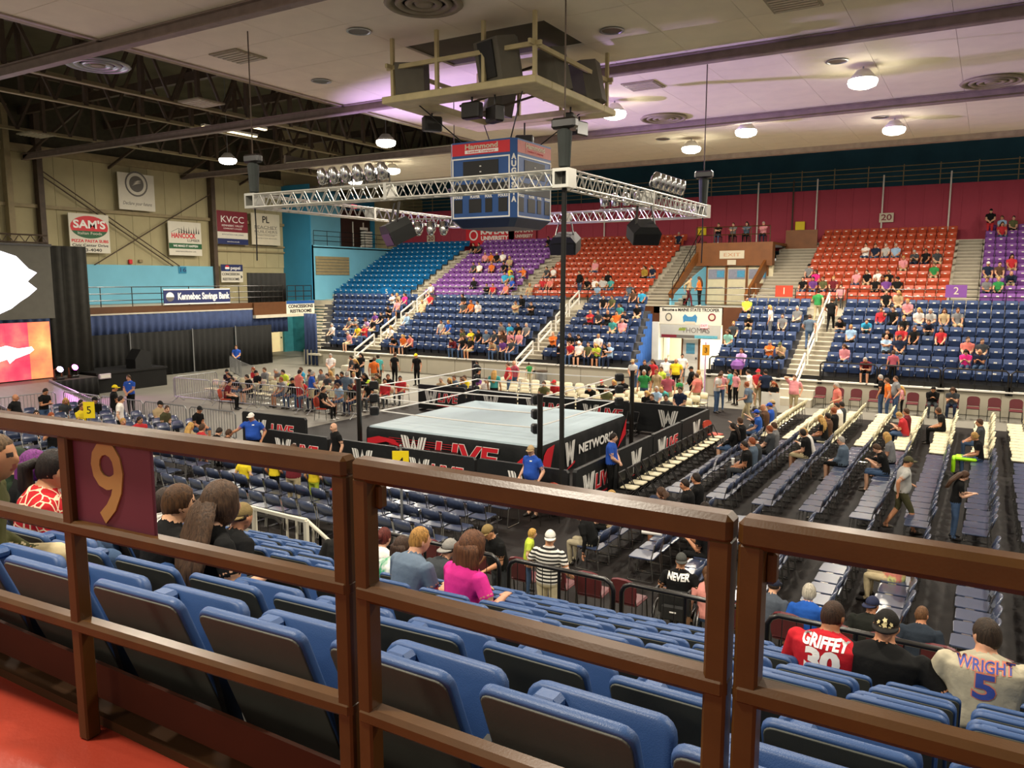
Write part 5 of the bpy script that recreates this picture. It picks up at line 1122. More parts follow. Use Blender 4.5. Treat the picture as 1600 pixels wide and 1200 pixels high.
def led_mat(name, stops, strength, scale):
    m = bpy.data.materials.new(name); m.use_nodes = True; nt = m.node_tree; b = nt.nodes['Principled BSDF']; b.inputs['Base Color'].default_value = (.02, .02, .02, 1)
    tc = nt.nodes.new('ShaderNodeTexCoord'); n = nt.nodes.new('ShaderNodeTexNoise'); n.inputs['Scale'].default_value = scale; n.inputs['Detail'].default_value = 5; nt.links.new(tc.outputs['Object'], n.inputs['Vector'])
    r = nt.nodes.new('ShaderNodeValToRGB'); r.color_ramp.elements[0].position = stops[0][0]; r.color_ramp.elements[1].position = stops[-1][0]
    r.color_ramp.elements[0].color = (*lin(stops[0][1]), 1); r.color_ramp.elements[1].color = (*lin(stops[-1][1]), 1)
    for q, c in stops[1:-1]: e = r.color_ramp.elements.new(q); e.color = (*lin(c), 1)
    nt.links.new(n.outputs['Fac'], r.inputs['Fac']); nt.links.new(r.outputs['Color'], b.inputs['Emission Color']); b.inputs['Emission Strength'].default_value = strength; return m
LEDR = led_mat('led_red', [(.3, '#d81f4a'), (.5, '#f0465a'), (.7, '#ff7a6a')], 1.3, .9); LEDO = led_mat('led_orange', [(.3, '#ff5a4a'), (.6, '#ff9a5a'), (.75, '#ffc070')], 1.3, .9)
MB().box(-.2, -.02, -4.0, 4.0, 0, 2.62).build('cabinet', BLK, led)
for i in range(8):
    for j in range(3): MB().box(-.02, 0, -4+i, -3.01+i, j*.873, j*.873+.868).build('screen_panel', LEDO if i == 7 else LEDR, led)
WG = M('led_white', '#ffffff', .4, var=0, emit=2.2)
MB().prism([(1.0, 1.15), (1.6, .9), (2.0, 1.0), (2.1, .8), (2.35, 1.0), (3.0, 1.2), (3.2, 1.35), (3.1, 1.5), (2.5, 1.45), (2.0, 1.62), (1.5, 1.5), (.6, 1.6), (.2, 1.3)], plane_T((.002, 0, 0), (0, 1, 0), (0, 0, 1)), .006).build('picture_shape', WG, led)
scr = thing('projection_screen', 'large dark screen above the stage with a blazing white picture', 'video screen', (-37.9, 16.6, 3.7))
SCRM = M('screen_grey', '#6b6a60', .8, var=.06)
MB().box(-.06, 0, -4.3, 4.45, .0, 3.35).build('screen', SCRM, scr)
wp = [(-4, 3.1), (2.0, 3.15), (2.9, 2.85), (3.4, 2.3), (3.75, 2.12), (3.3, 1.72), (3.7, 1.38), (3.3, 1.05), (2.9, .8), (2.5, .5), (1.8, .2), (-4, .15)]
MB().prism(tri_fix(wp), plane_T((.002, 0, 0), (0, 1, 0), (0, 0, 1)), .008).build('picture_shape', M('projector_white', '#f4f0ff', .4, var=0, emit=4.0), scr)
MB().box(-.1, .05, -4.4, 4.5, 3.35, 3.45).build('screen_frame', BLKM, scr)
for i, (y0, y1, z0, z1, nm) in enumerate(((20.9, 22.9, 0, 7.1, 'right of the video wall'), (8, 12.3, 0, 7.1, 'left of the video wall'))):
    curtain('stage_drape', 'tall black stage drape %s' % nm, (-38.1, y0), (-38.1, y1), z0, z1, M('stage_black', '#26251f', .9, var=.2), .05, .5, 'drape')
t = thing('stage_truss', 'dark truss across the top of the stage drapes', 'truss', (-38.0, 7, 7.2))
for z in (0, .35): MB().cyl((0, 0, z), (0, 14, z), .04, n=6).build('chord', DARKSTEEL, t)
for i in range(28): MB().cyl((0, i*.5, 0), (0, i*.5+.25, .35), .02, n=5).cyl((0, i*.5+.25, .35), (0, i*.5+.5, 0), .02, n=5).build('brace', DARKSTEEL, t)
def moving_head(p, col, e, lb):
    t = thing('stage_lamp', lb, 'stage light', p, -PI/2)
    MB().box(-.2, .2, -.18, .18, 0, .14, bev=.03).build('base', BLKM, t); MB().box(-.2, -.15, -.06, .06, .14, .5).box(.15, .2, -.06, .06, .14, .5).build('yoke', BLKM, t)
    T = Matrix.Translation((0, 0, .42)) @ Matrix.Rotation(-1.1, 4, 'X'); MB().lathe([(.1, -.2), (.15, -.1), (.15, .2)], (0, 0, 0), 14, T=T).build('head', BLKM, t)
    MB().lathe([(.14, .2), (.12, .225), (.02, .23)], (0, 0, 0), 14, T=T).build('lens', M('glow_'+col[1:], col, .4, var=0, emit=e), t)
p = gx(119, 567, -36.6); moving_head((-36.9, p.y, .9), '#ff4adf', 30, 'stage lamp glowing magenta at right of the video wall'); moving_head((-36.65, 20.3, .9), '#c9b4ff', 30, 'stage lamp glowing white violet at the top of the ramp'); moving_head((-36.2, 16.3, .9), '#d9c8ff', 30, 'stage lamp glowing white at left of the ramp')
up_ = lamp_light('stage_uplight', (-36.3, 20.6, 1.6), 42000, (.58, .40, 1), .2, (0, 0, 0), math.radians(34)); up_.rotation_euler = (Vector((-11.5, 29.5, 12.5))-Vector((-36.3, 20.6, 1.6))).to_track_quat('-Z', 'Y').to_euler()
lamp_light('stage_magenta', (-36.6, p.y, 1.5), 500, (1, .3, .9), .2, (math.radians(95), 0, math.radians(-90)), math.radians(120))
t = thing('stage_monitor', 'dark wedge monitor speaker standing on black riser beside stage', 'loudspeaker', (-37.6, 25.0, 1.0), -PI/2); MB().prism([(-.45, 0), (.45, 0), (.45, .45), (.1, .95), (-.45, .8)], plane_T((0, .4, 0), (1, 0, 0), (0, 0, 1)), .8).build('cabinet', M('speaker_black', '#1a1b1a', .65), t); MB().box(-.3, .4, -.42, -.4, .1, .4).build('grille', BLK, t)
t = thing('stage_riser', 'black cloth covered riser beside the stage', 'riser', (-38.0, 23.9, 0)); MB().box(-1.2, 1.2, -1.7, 2.2, .9, 1.0).build('deck', BLK, t); MB().box(-1.15, 1.15, -1.65, 2.15, 0, .9).build('skirt', BLACKCURT, t)
t = thing('control_box', 'small pale control box standing on the riser edge', 'box', (-36.9, 22.6, .7)); MB().box(-.2, .2, -.3, .3, 0, .25, bev=.02).build('case', M('case_pale', '#b9aeb6', .5), t); MB().box(.2, .21, -.24, .24, .05, .2).build('panel', WHITE, t)
curtain('stage_skirt', 'dark cloth skirt along the stage front right of the ramp', (-36.35, 19.8), (-36.35, 22.0), .02, .88, BLACKCURT, .04, .3)
t = thing('stage_speaker', 'dark loudspeaker lying left of the ramp by frame edge', 'loudspeaker', (-33.8, 14.9, 0), -.4); MB().box(-.5, .5, -.4, .4, 0, .95, bev=.05).build('cabinet', M('speaker_black', '#1a1b1a', .65), t); MB().box(.5, .52, -.34, .34, .1, .85).build('grille', BLK, t)
for i, (px, py0, py1, Yc) in enumerate(((375, 20, 265, 16.2), (1115, 80, 285, 26.0))): pass
for i, (px, py, w, lb) in enumerate(((360, 207, 3.2, 'long glowing strip for reflected light in the open roof above the left truss'), (395, 200, 1.6, 'short glowing strip for reflected light beside the long one in the open roof'))):
    p = gz(px, py, 12.6); t = thing('reflection_strip', lb, 'glowing strip', (p.x, p.y, 12.6))  # added glowing boxes stand in for light reflected off a roof duct
    MB().box(-.12, .12, -w/2, w/2, .05, .15).build('housing', WHITE, t); MB().box(-.1, .1, -w/2, w/2, 0, .05, bev=.02).build('tube', M('reflected_glow', '#ffeec0', .4, var=0, emit=2.2), t)
t = thing('concourse_lamp', 'ceiling lamp over the near walkway behind the camera', 'ceiling lamp', (-3, -3.2, 7.4)); MB().box(-.6, .6, -.15, .15, 0, .1).build('housing', WHITE, t); lamp_light('concourse_light', (-3, -3.2, 7.36), 70, (1, .88, .7), .8)
# ================================================================== PEOPLE: one continuous skin per body
SLOTS = ('skin', 'shirt', 'arm', 'pants', 'shin', 'shoe', 'eye', 'lip')
class Body:
    def __init__(s): s.v = []; s.f = []; s.l = []
    def add(s, vs, fs, lab):
        o = len(s.v); s.v += [Vector(p) for p in vs]; s.f += [tuple(i+o for i in f) for f in fs]; s.l += [lab]*len(vs)
    def loft(s, rings, lab, n=14):
        """rings: (centre, half-x vector, half-y vector); labs per ring allowed"""
        vs = []; labs = lab if isinstance(lab, list) else [lab]*len(rings); o = len(s.v)
        for c, a, b in rings:
            for j in range(n):
                t = 2*PI*j/n; vs.append(c + a*math.cos(t) + b*math.sin(t))
        k = len(rings); fs = []
        for i in range(k-1):
            for j in range(n):
                p, q = i*n+j, i*n+(j+1) % n; fs.append((p, q, q+n, p+n))
        fs.append(tuple(reversed(range(n)))); fs.append(tuple(range((k-1)*n, k*n)))
        s.v += vs; s.f += [tuple(i+o for i in f) for f in fs]
        for l in labs: s.l += [l]*n
    def limb(s, pts, rs, labs, n=10, sub=4, flat=None):
        """tapered limb through pts with radii rs; each segment is cut into sub rings; labs per segment or callable(seg,t)"""
        P = []; R = []; L = []
        for i in range(len(pts)-1):
            for q in range(sub):
                t = q/sub; P.append(pts[i].lerp(pts[i+1], t)); R.append(rs[i]*(1-t)+rs[i+1]*t); L.append(labs(i, t) if callable(labs) else labs[i])
        P.append(pts[-1]); R.append(rs[-1]); L.append(L[-1])
        t0 = (P[1]-P[0]).normalized(); P.insert(0, P[0]-t0*R[0]*.6); R.insert(0, R[0]*.6); L.insert(0, L[0])
        t1 = (P[-1]-P[-2]).normalized(); P.append(P[-1]+t1*R[-1]*.6); R.append(R[-1]*.6); L.append(L[-1])
        u = t0.cross(Vector((.31, .2, .93))).normalized(); rings = []
        for i, p in enumerate(P):
            t = (P[min(i+1, len(P)-1)]-P[max(i-1, 0)]).normalized(); u = (u-t*u.dot(t)).normalized(); w = t.cross(u)
            rings.append((p, u*R[i], w*R[i]))
        s.loft(rings, L, n)
    def ball(s, c, rx, ry, rz, lab, M3=None, n=12, m=8, fn=None):
        vs = []; fs = []
        for i in range(1, m):
            a = PI*i/m
            for j in range(n):
                b = 2*PI*j/n; d = Vector((math.sin(a)*math.cos(b), math.sin(a)*math.sin(b), math.cos(a)))
                q = Vector((d.x*rx, d.y*ry, d.z*rz))
                if fn: q = fn(d, q)
                vs.append(q)
        top = len(vs); vs.append(Vector((0, 0, rz))); bot = len(vs); q = Vector((0, 0, -rz)); vs.append(fn(Vector((0, 0, -1)), q) if fn else q)
        for i in range(m-2):
            for j in range(n): p, r = i*n+j, i*n+(j+1) % n; fs.append((p, p+n, r+n, r))
        for j in range(n): fs.append((top, j, (j+1) % n)); fs.append((bot, (m-2)*n+(j+1) % n, (m-2)*n+j))
        if M3 is not None: vs = [M3 @ q for q in vs]
        s.add([Vector(c)+q for q in vs], fs, lab)
TMP = bpy.data.scenes.new('tmp_people')
def ik(a, t, l1, l2, hint):
    d = t-a; L = min(d.length, (l1+l2)*.995); d.normalize(); t2 = a+d*L
    x = (l1*l1-l2*l2+L*L)/(2*L); h = math.sqrt(max(0, l1*l1-x*x)); n = (hint-d*hint.dot(d)).normalized()
    return a+d*x+n*h, t2
def body(name, seat=False, lean=0, curve=8, yaw=0, nod=0, L=None, R=None, hl=None, hr=None, legs=None, vox=.019, bulk=1.0, belly=0.0, fem=False, sleeve=.62, twist=0, seath=.45, fingers=False, curl=.5, headroll=0, tl=1.0):
    """local frame: facing +Y, up +Z, standing height about 1.75, seated on a seat of height seath"""
    B = Body(); X = Vector((1, 0, 0))
    pel = Vector((0, 0, seath+.115 if seat else .97))
    def spine(s_):
        """point and tangent at arclength s_ up the back"""
        th0 = math.radians(-lean); n = 12; p = pel.copy(); step = s_/n*tl
        for i in range(n):
            a = math.radians(lean) + math.radians(curve)*(i/n)*(s_/.5); p = p + Vector((0, math.sin(a), math.cos(a)))*step
        a = math.radians(lean)+math.radians(curve)*(s_/.5); return p, Vector((0, math.sin(a), math.cos(a)))
    sw = .178*(.92 if fem else 1)*(.5+.5*bulk); w = bulk
    prof = [(-.13, .10, .08), (-.09, .158 if not fem else .168, .115), (-.02, .172*1.0, .128), (.05, .165, .122), (.11, .15 if fem else .16, .115), (.2, .148 if fem else .165, .115), (.3, .165 if fem else .178, .122), (.38, .175 if fem else .19, .118), (.44, .16, .1), (.475, .115, .085), (.50, .07, .065)]
    rings = []; labs = []
    tw = math.radians(twist)
    for s_, hx, hy in prof:
        p, t = spine(max(0, s_)) if s_ >= 0 else (pel+Vector((0, 0, s_)), Vector((0, 0, 1)))
        fx = 1 + (w-1)*(1.0 if s_ < .4 else .5); by = belly*math.exp(-((s_-.1)/.14)**2)
        f = max(0, min(1, s_/.4)); lat = Vector((math.cos(tw*f), math.sin(tw*f), 0)); fw = lat.cross(t)*-1
        rings.append((p - fw*by*-.5, lat*hx*fx, fw*(hy*fx+by*.55))); labs.append('pants' if s_ < -.05 else 'shirt')
    # denser rings
    RR = []; LL = []
    for i in range(len(rings)-1):
        for q in range(3):
            t = q/3; RR.append(tuple(rings[i][k].lerp(rings[i+1][k], t) for k in range(3))); LL.append(labs[i] if t < .5 else labs[i+1])
    RR.append(rings[-1]); LL.append(labs[-1]); B.loft(RR, LL, 18)
    # neck and head
    nb, nt = spine(.485); hb, _ = spine(.53); hd = nt
    head_c = hb + nt*.078 + Vector((0, .025, 0))
    B.limb([nb, hb+nt*.03], [.062*(.9 if fem else 1)*(.7+.3*bulk), .056*(.9 if fem else 1)*(.7+.3*bulk)], ['skin'], sub=3)
    Mh = Matrix.Rotation(math.radians(yaw)+tw*.6, 3, 'Z') @ Matrix.Rotation(math.radians(-nod), 3, 'X') @ Matrix.Rotation(math.radians(headroll), 3, 'Y')
    def hf(d, q):
        if d.z < 0: q = Vector((q.x*(1-.28*d.z*d.z), q.y*(1-.12*d.z*d.z)+.018*d.z*d.z, q.z))
        if d.y < -.2 and d.z < .2: q.y *= .95
        return q
    B.ball(head_c, .078, .098, .122, 'skin', Mh, 18, 14, hf)
    hp = lambda x, y, z: head_c + Mh @ Vector((x, y, z))
    B.ball(hp(0, .097, -.012), .014, .02, .024, 'skin', Mh, 8, 6); B.ball(hp(0, .105, -.024), .017, .014, .011, 'skin', Mh, 8, 6)
    for sx in (-1, 1):
        B.ball(hp(sx*.08, -.008, -.005), .01, .022, .033, 'skin', Mh, 8, 6); B.ball(hp(sx*.031, .087 if not fingers else .083, .018), .014 if not fingers else .010, .009, .009 if not fingers else .005, 'eye', Mh, 8, 6)
    B.ball(hp(0, .091, -.056), .024, .010, .009, 'lip', Mh, 8, 6)
    # arms
    sp, st_ = spine(.415); al, fl = .285, .25
    for sx, tgt, hint, key in ((-1, L, hl, 'L'), (1, R, hr, 'R')):
        lat = Vector((math.cos(tw), math.sin(tw), 0)); S0 = sp + lat*sx*sw*(.9+.1*bulk) - st_*.01
        if tgt is None: tgt = (sx*.27, .06, S0.z-.50)
        tg = Vector(tgt); hv = Vector(hint) if hint else Vector((sx*.4, -.8, -.2))
        E_, H_ = ik(S0, tg, al, fl, hv); k = .75+.25*bulk
        cut = sleeve
        B.limb([S0, S0.lerp(E_, cut)], [.068*k, .064*k], ['shirt'], sub=5)
        B.limb([S0.lerp(E_, max(.3, cut-.03)), E_, E_.lerp(H_, .35), H_], [.047*k, .042*k, .043*k, .029], ['arm']*3, sub=5)
        d = (H_-E_).normalized(); side = d.cross(Vector((0, 0, 1)));
        if side.length < .2: side = Vector((1, 0, 0))
        side.normalize(); nrm = side.cross(d).normalized()
        pc = H_ + d*.05
        B.loft([(H_-d*.01, side*.026, nrm*.02), (H_+d*.03, side*.036, nrm*.018), (H_+d*.075, side*.042, nrm*.016), (H_+d*.092, side*.038, nrm*.013)], 'skin', 10)
        cu = curl
        for fi, (off_, ln) in enumerate(((-.031, .062), (-.0105, .074), (.0105, .070), (.031, .055))):
            b0 = H_ + d*.085 + side*off_; d1 = (d*math.cos(cu*.6)-nrm*math.sin(cu*.6)); d2 = (d*math.cos(cu*1.8)-nrm*math.sin(cu*1.8))
            r = .0095 if fingers else .012; B.limb([b0, b0+d1*ln*.5, b0+d1*ln*.5+d2*ln*.5], [r, r*.95, r*.8], ['skin', 'skin'], n=8, sub=2)
        tb = H_ + d*.03 + side*.03*(-sx); B.limb([tb, tb+(d*.6-side*.7*sx-nrm*.3).normalized()*.035, tb+(d*.9-side*.4*sx-nrm*.5).normalized()*.065], [.013, .012, .010], ['skin', 'skin'], n=8, sub=2)
    # legs
    for sx, key in ((-1, 0), (1, 1)):
        hip = pel + Vector((sx*.088*(.6+.4*bulk), .0, -.05))
        if seat:
            lg = legs[key] if legs else None
            kn = Vector(lg[0]) if lg else Vector((sx*.12, .43, seath+.07)); an = Vector(lg[1]) if lg else Vector((sx*.12, .41, .09))
        else:
            lg = legs[key] if legs else None
            kn = Vector(lg[0]) if lg else Vector((sx*.10, .015, .51)); an = Vector(lg[1]) if lg else Vector((sx*.11, -.01, .09))
        k = .7+.3*bulk
        B.limb([hip, hip.lerp(kn, .5), kn], [.092*k, .078*k, .062*k], ['pants', 'pants'], sub=6)
        B.limb([hip.lerp(kn, .85), kn, kn.lerp(an, .35), an], [.058*k, .058*k, .056*k, .040], lambda i, t: 'pants' if i == 0 else ('pants' if i == 1 and t < .2 else 'shin'), sub=6)
        fd = (Vector((an.x-kn.x, an.y-kn.y, 0))*.0 + Vector((sx*.12, 1, 0))).normalized()
        if lg and len(lg) > 2: fd = Vector(lg[2]).normalized()
        up_ = Vector((0, 0, 1)); sd = fd.cross(up_).normalized(); ft = an-Vector((0, 0, an.z-.0))*0
        a0 = Vector((an.x, an.y, an.z-.035))
        B.loft([(a0-fd*.075, sd*.026, up_*.03), (a0-fd*.05, sd*.037, up_*.05), (a0, sd*.042, up_*.055), (a0+fd*.08-up_*.012, sd*.046, up_*.042), (a0+fd*.15-up_*.022, sd*.042, up_*.03), (a0+fd*.185-up_*.027, sd*.022, up_*.018)], 'shoe', 10)
    # ---- weld into one skin
    me = bpy.data.meshes.new(name+'_src'); me.from_pydata(B.v, [], B.f); me.update()
    o = bpy.data.objects.new(name+'_src', me); TMP.collection.objects.link(o)
    md = o.modifiers.new('r', 'REMESH'); md.mode = 'VOXEL'; md.voxel_size = vox; md.use_smooth_shade = True
    sm = o.modifiers.new('s', 'SMOOTH'); sm.factor = .5; sm.iterations = 3 if not fingers else 2
    vl = TMP.view_layers[0]; vl.update(); dg = vl.depsgraph
    out = bpy.data.meshes.new_from_object(o.evaluated_get(dg)); out.name = name
    bpy.data.objects.remove(o); bpy.data.meshes.remove(me)
    kd = kdtree.KDTree(len(B.v))
    for i, v in enumerate(B.v): kd.insert(v, i)
    kd.balance()
    idx = {n_: i for i, n_ in enumerate(SLOTS)}
    mi = [idx[B.l[kd.find(p.center)[1]]] for p in out.polygons]
    out.materials.clear()
    for n_ in SLOTS: out.materials.append(M('person_default', '#888888'))
    out.polygons.foreach_set('material_index', mi); out.polygons.foreach_set('use_smooth', [True]*len(mi)); out.update()
    hm = Mh.to_4x4(); hm.translation = head_c
    return out, hm
def hair_mesh(kind):
    mb = MB(); n, m = 20, 14
    def shell(rx, ry, rz, thr, r_in=.80, jit=.0, drop=None, mi=0):
        vs = []; fs = []; rnd = random.Random(3)
        for i in range(m+1):
            a = PI*i/m
            for j in range(n):
                b = 2*PI*j/n; d = Vector((math.sin(a)*math.cos(b), math.sin(a)*math.sin(b), math.cos(a)))
                cov = max(0, min(1, (d.z-thr(d))*6+.5)); r = r_in+(1-r_in)*cov
                r *= 1+jit*(rnd.random()-.5)*cov
                q = Vector((d.x*rx*r, d.y*ry*r, d.z*rz*r))
                if drop: q = drop(d, q, cov)
                vs.append(q)
        for i in range(m):
            for j in range(n): p, q = i*n+j, i*n+(j+1) % n; fs.append((p, p+n, q+n, q))
        mb.add(vs, fs, mi)
    def line(d):
        y = d.y
        return .48 if y > .8 else (.48-(.8-y)*1.0 if y > .1 else -.22-(.1-y)*.34)
    if kind == 'short': shell(.086, .107, .132, line, jit=.03)
    elif kind == 'buzz': shell(.083, .103, .127, line, jit=.01)
    elif kind == 'fringe': shell(.084, .104, .09, lambda d: .9 if d.z > .55 else (2 if d.y > .1 else -.6), jit=.03)
    elif kind in ('long', 'mid', 'vlong'):
        ln = dict(long=.42, mid=.24, vlong=.50)[kind]; wide = 1.75 if kind == 'vlong' else 1.0
        shell(.092, .114, .138, line, jit=.05)
        k = 12; N = 30; vs = []
        for i in range(k):
            t = i/(k-1)
            for j in range(N):
                th = 2*PI*j/N; c_, s_ = math.cos(th), math.sin(th)
                end = 1+.10*math.sin(j*2.1)+.06*math.sin(j*5.3); z = .085-t*(ln+.06)*end
                w_ = .092+.026*math.sin(PI*min(1, t*1.0))-.030*max(0, t-.55)/.45
                g = 1+(.05*math.sin(11*th+t*3)+.03*math.sin(5*th-t*5))*min(1, t*3)
                w_ *= min(1, .3+t*5)*(1+(wide-1)*min(1, t*1.6))
                if kind == 'vlong': w_ += .03*max(0, t-.4)
                fy = (.045-.07*min(1, t*2.2)) if s_ > 0 else .085*(1-.25*t)*min(1, .3+t*5)
                vs.append((w_*c_*g, -.035-(.03*t if kind == 'mid' else .13*min(1, t*1.5))+fy*s_*g, z))
        fs = [(i*N+j, i*N+(j+1) % N, (i+1)*N+(j+1) % N, (i+1)*N+j) for i in range(k-1) for j in range(N)]
        fs += [tuple(reversed(range(N))), tuple(range((k-1)*N, k*N))]; mb.add(vs, [tuple(reversed(f)) for f in fs])
    elif kind == 'bun':
        shell(.088, .109, .133, line, jit=.04); mb.lathe([(.01, -.05), (.045, -.03), (.055, 0), (.045, .03), (.01, .05)], (0, -.12, .05), 10)
    elif kind == 'pony':
        shell(.087, .108, .131, line, jit=.04); mb.tube([(0, -.1, .05), (0, -.17, .02), (0.01, -.17, -.1), (0, -.14, -.26)], [.03, .045, .045, .015], 8)
    elif kind in ('cap', 'cap_back'):
        s_ = 1 if kind == 'cap' else -1
        shell(.086, .106, .128, lambda d: -.1 if d.y < .1 else .5, mi=1)
        shell(.092, .113, .137, lambda d: .22, mi=0)
        N = 10; vs = []
        for j in range(N+1):
            a = PI*j/N; vs += [(.085*math.cos(a), s_*(.05+.06*math.sin(a)), .035), (.085*math.cos(a), s_*(.07+.115*math.sin(a)), .022), (.085*math.cos(a), s_*(.07+.115*math.sin(a)), .012), (.085*math.cos(a), s_*(.05+.06*math.sin(a)), .022)]
        fs = []
        for j in range(N):
            for q in range(4): fs.append((4*j+q, 4*j+(q+1) % 4, 4*j+4+(q+1) % 4, 4*j+4+q))
        mb.add(vs, fs, 0)
    return mb.mesh('hair', [M('hair_default', '#222222'), M('hair_default', '#222222')], True)
HAIRCOL = dict(b='#4a3220', d='#241a14', k='#120f0e', y='#b08a4c', g='#a7a29a', r='#8a4522', B='#4a3120', D='#221812', Y='#c49a56', R='#9a4a24')
HM = {}
def hair_for(code):
    if code == 'n': return None
    if code.startswith('c:'): return 'cap', CN[code[2:]], '#33261c', 'cap'
    k = 'long' if code.isupper() else 'short'
    if code == 'Y' or code == 'B': k = random.choice(['long', 'mid', 'long', 'pony'])
    return k, HAIRCOL[code], None, 'hair'
SKINS = ['#c99272', '#d2a080', '#bf8663', '#d8a88a', '#b97f5d']
def dress(o, shirt, pants='jeans', skin=None, sleeves='short', shorts=False, shoes='#2b2826', smat=None):
    sk = M('skin_'+(skin or random.choice(SKINS))[1:], skin or random.choice(SKINS), .5, var=.06, scale=8, spec=.35) if skin else None
    if sk is None: c = random.choice(SKINS); sk = M('skin_'+c[1:], c, .5, var=.06, scale=8, spec=.35)
    sm = smat or cloth(CN.get(shirt, shirt)); pm_ = cloth(CN.get(pants, pants))
    mm = dict(skin=sk, shirt=sm, arm=sm if sleeves == 'long' else sk, pants=pm_, shin=sk if shorts else pm_, shoe=M('shoe_'+shoes[1:], shoes, .6), eye=M('eye_dark', '#2a1c16', .3, var=0), lip=M('lip', '#9a5348', .5, var=0))
    for i, n_ in enumerate(SLOTS): o.material_slots[i].link = 'OBJECT'; o.material_slots[i].material = mm[n_]
def add_hair(p, hm, code, scale=1.0, kind=None, col=None, capkind=None):
    h = hair_for(code) if code else None
    if kind: h = (kind, col, '#33261c', 'cap' if kind.startswith('cap') else 'hair')
    if not h: return
    if h[0] not in HM: HM[h[0]] = hair_mesh(h[0])
    c = ob(h[3], HM[h[0]], p); c.matrix_local = hm @ Matrix.Scale(scale, 4)
    c.material_slots[0].link = 'OBJECT'; c.material_slots[0].material = M('cap_'+h[1][1:], h[1], .75, var=.12, scale=30, bump=.2, bscale=90, spec=.25) if h[3] == 'cap' else hairmat(h[1])
    c.material_slots[1].link = 'OBJECT'; c.material_slots[1].material = hairmat(h[2] or h[1])
    return c
TPL = {}
def tpl(name, **k): TPL[name] = body('person', **k)
s45 = .45
tpl('seat_r', seat=True, lean=-6, curve=14, L=(-.13, .34, .60), R=(.13, .34, .60))
tpl('seat_r2', seat=True, lean=-4, curve=18, yaw=28, L=(-.08, .26, .60), R=(.10, .30, .60), bulk=1.15, belly=.07)
tpl('seat_r3', seat=True, lean=2, curve=20, yaw=-25, L=(-.10, .30, .62), R=(.06, .28, .62), fem=True, bulk=.95)
tpl('seat_l', seat=True, lean=26, curve=22, nod=6, L=(-.08, .50, .66), R=(.08, .50, .66))
tpl('seat_c', seat=True, lean=-6, curve=12, L=(.12, .22, .86), R=(-.10, .25, .84), hl=(-.8, .1, -.5), hr=(.8, .1, -.5), bulk=1.1, belly=.05)
tpl('seat_p', seat=True, lean=8, curve=20, nod=30, L=(-.05, .36, .80), R=(.06, .36, .80))
tpl('seat_o', seat=True, lean=0, curve=12, yaw=-30, L=(-.12, .34, .60), R=(.34, .42, 1.02), hr=(.5, -.4, -.7))
tpl('stand_rest', lean=1, curve=6)
tpl('stand_rest2', lean=0, curve=5, yaw=25, bulk=1.18, belly=.09, L=(-.29, .10, .92), R=(.27, .14, .95))
tpl('stand_front', lean=0, curve=6, L=(-.04, .22, .98), R=(.05, .22, .97), hl=(-.9, -.3, -.2), hr=(.9, -.3, -.2), bulk=1.08, belly=.05)
tpl('stand_phone', lean=3, curve=14, nod=24, L=(-.06, .33, 1.15), R=(.07, .33, 1.15), fem=True)
tpl('stand_raise', lean=-2, curve=4, L=(-.27, .05, .95), R=(.14, .14, 1.58), hr=(.9, -.1, .3), bulk=1.2, belly=.08)
tpl('stand_reach', lean=4, curve=6, L=(-.28, .08, .94), R=(.62, .24, 1.06), hr=(.2, -.3, -.9), bulk=1.25, belly=.1)
tpl('stand_walk', lean=5, curve=4, L=(-.25, .26, 1.03), R=(.26, -.14, .95), legs=(((-.10, -.02, .53), (-.11, -.26, .13)), ((.10, .20, .52), (.10, .26, .09))), bulk=1.12, belly=.06)
SHORTS_OK = ('short',)
def place_person(d):
    ps = d['pose']
    if ps == 'seat_r': ps = random.choice(['seat_r', 'seat_r', 'seat_r2', 'seat_r3']) if d['hair'] not in 'BDYR' else random.choice(['seat_r3', 'seat_r3', 'seat_r'])
    if ps == 'stand_rest': ps = random.choice(['stand_rest', 'stand_rest2']) if not d['hair'].isupper() else 'stand_rest'
    me, hm = TPL[ps]
    sc = d.get('scale', 1.0)*random.uniform(.98, 1.03) if not d['pose'].startswith('stand') else d.get('scale', 1.0)
    o = ob('person', me, None, d['loc'], d['rz'], sc=(sc*random.uniform(.95, 1.06), sc, sc))
    pt = d.get('pants') or random.choice(['jeans', 'black', 'jeans', 'khaki*', 'navy', 'dgrey', 'jeans*', 'black*'])
    sleeves = 'long' if random.random() < .12 and d['zone'] not in ('ST',) else 'short'
    dress(o, d['shirt'], pt.rstrip('*'), sleeves=sleeves, shorts=pt.endswith('*'), shoes=random.choice(['#2b2826', '#3a332c', '#c9c5bd', '#1c1c1c']))
    add_hair(o, hm, d['hair'])
    d['o'] = o; d['pn'] = pt.rstrip('*'); d['sh'] = pt.endswith('*'); d['sl'] = sleeves
    return o
for d in PEOPLE: place_person(d)
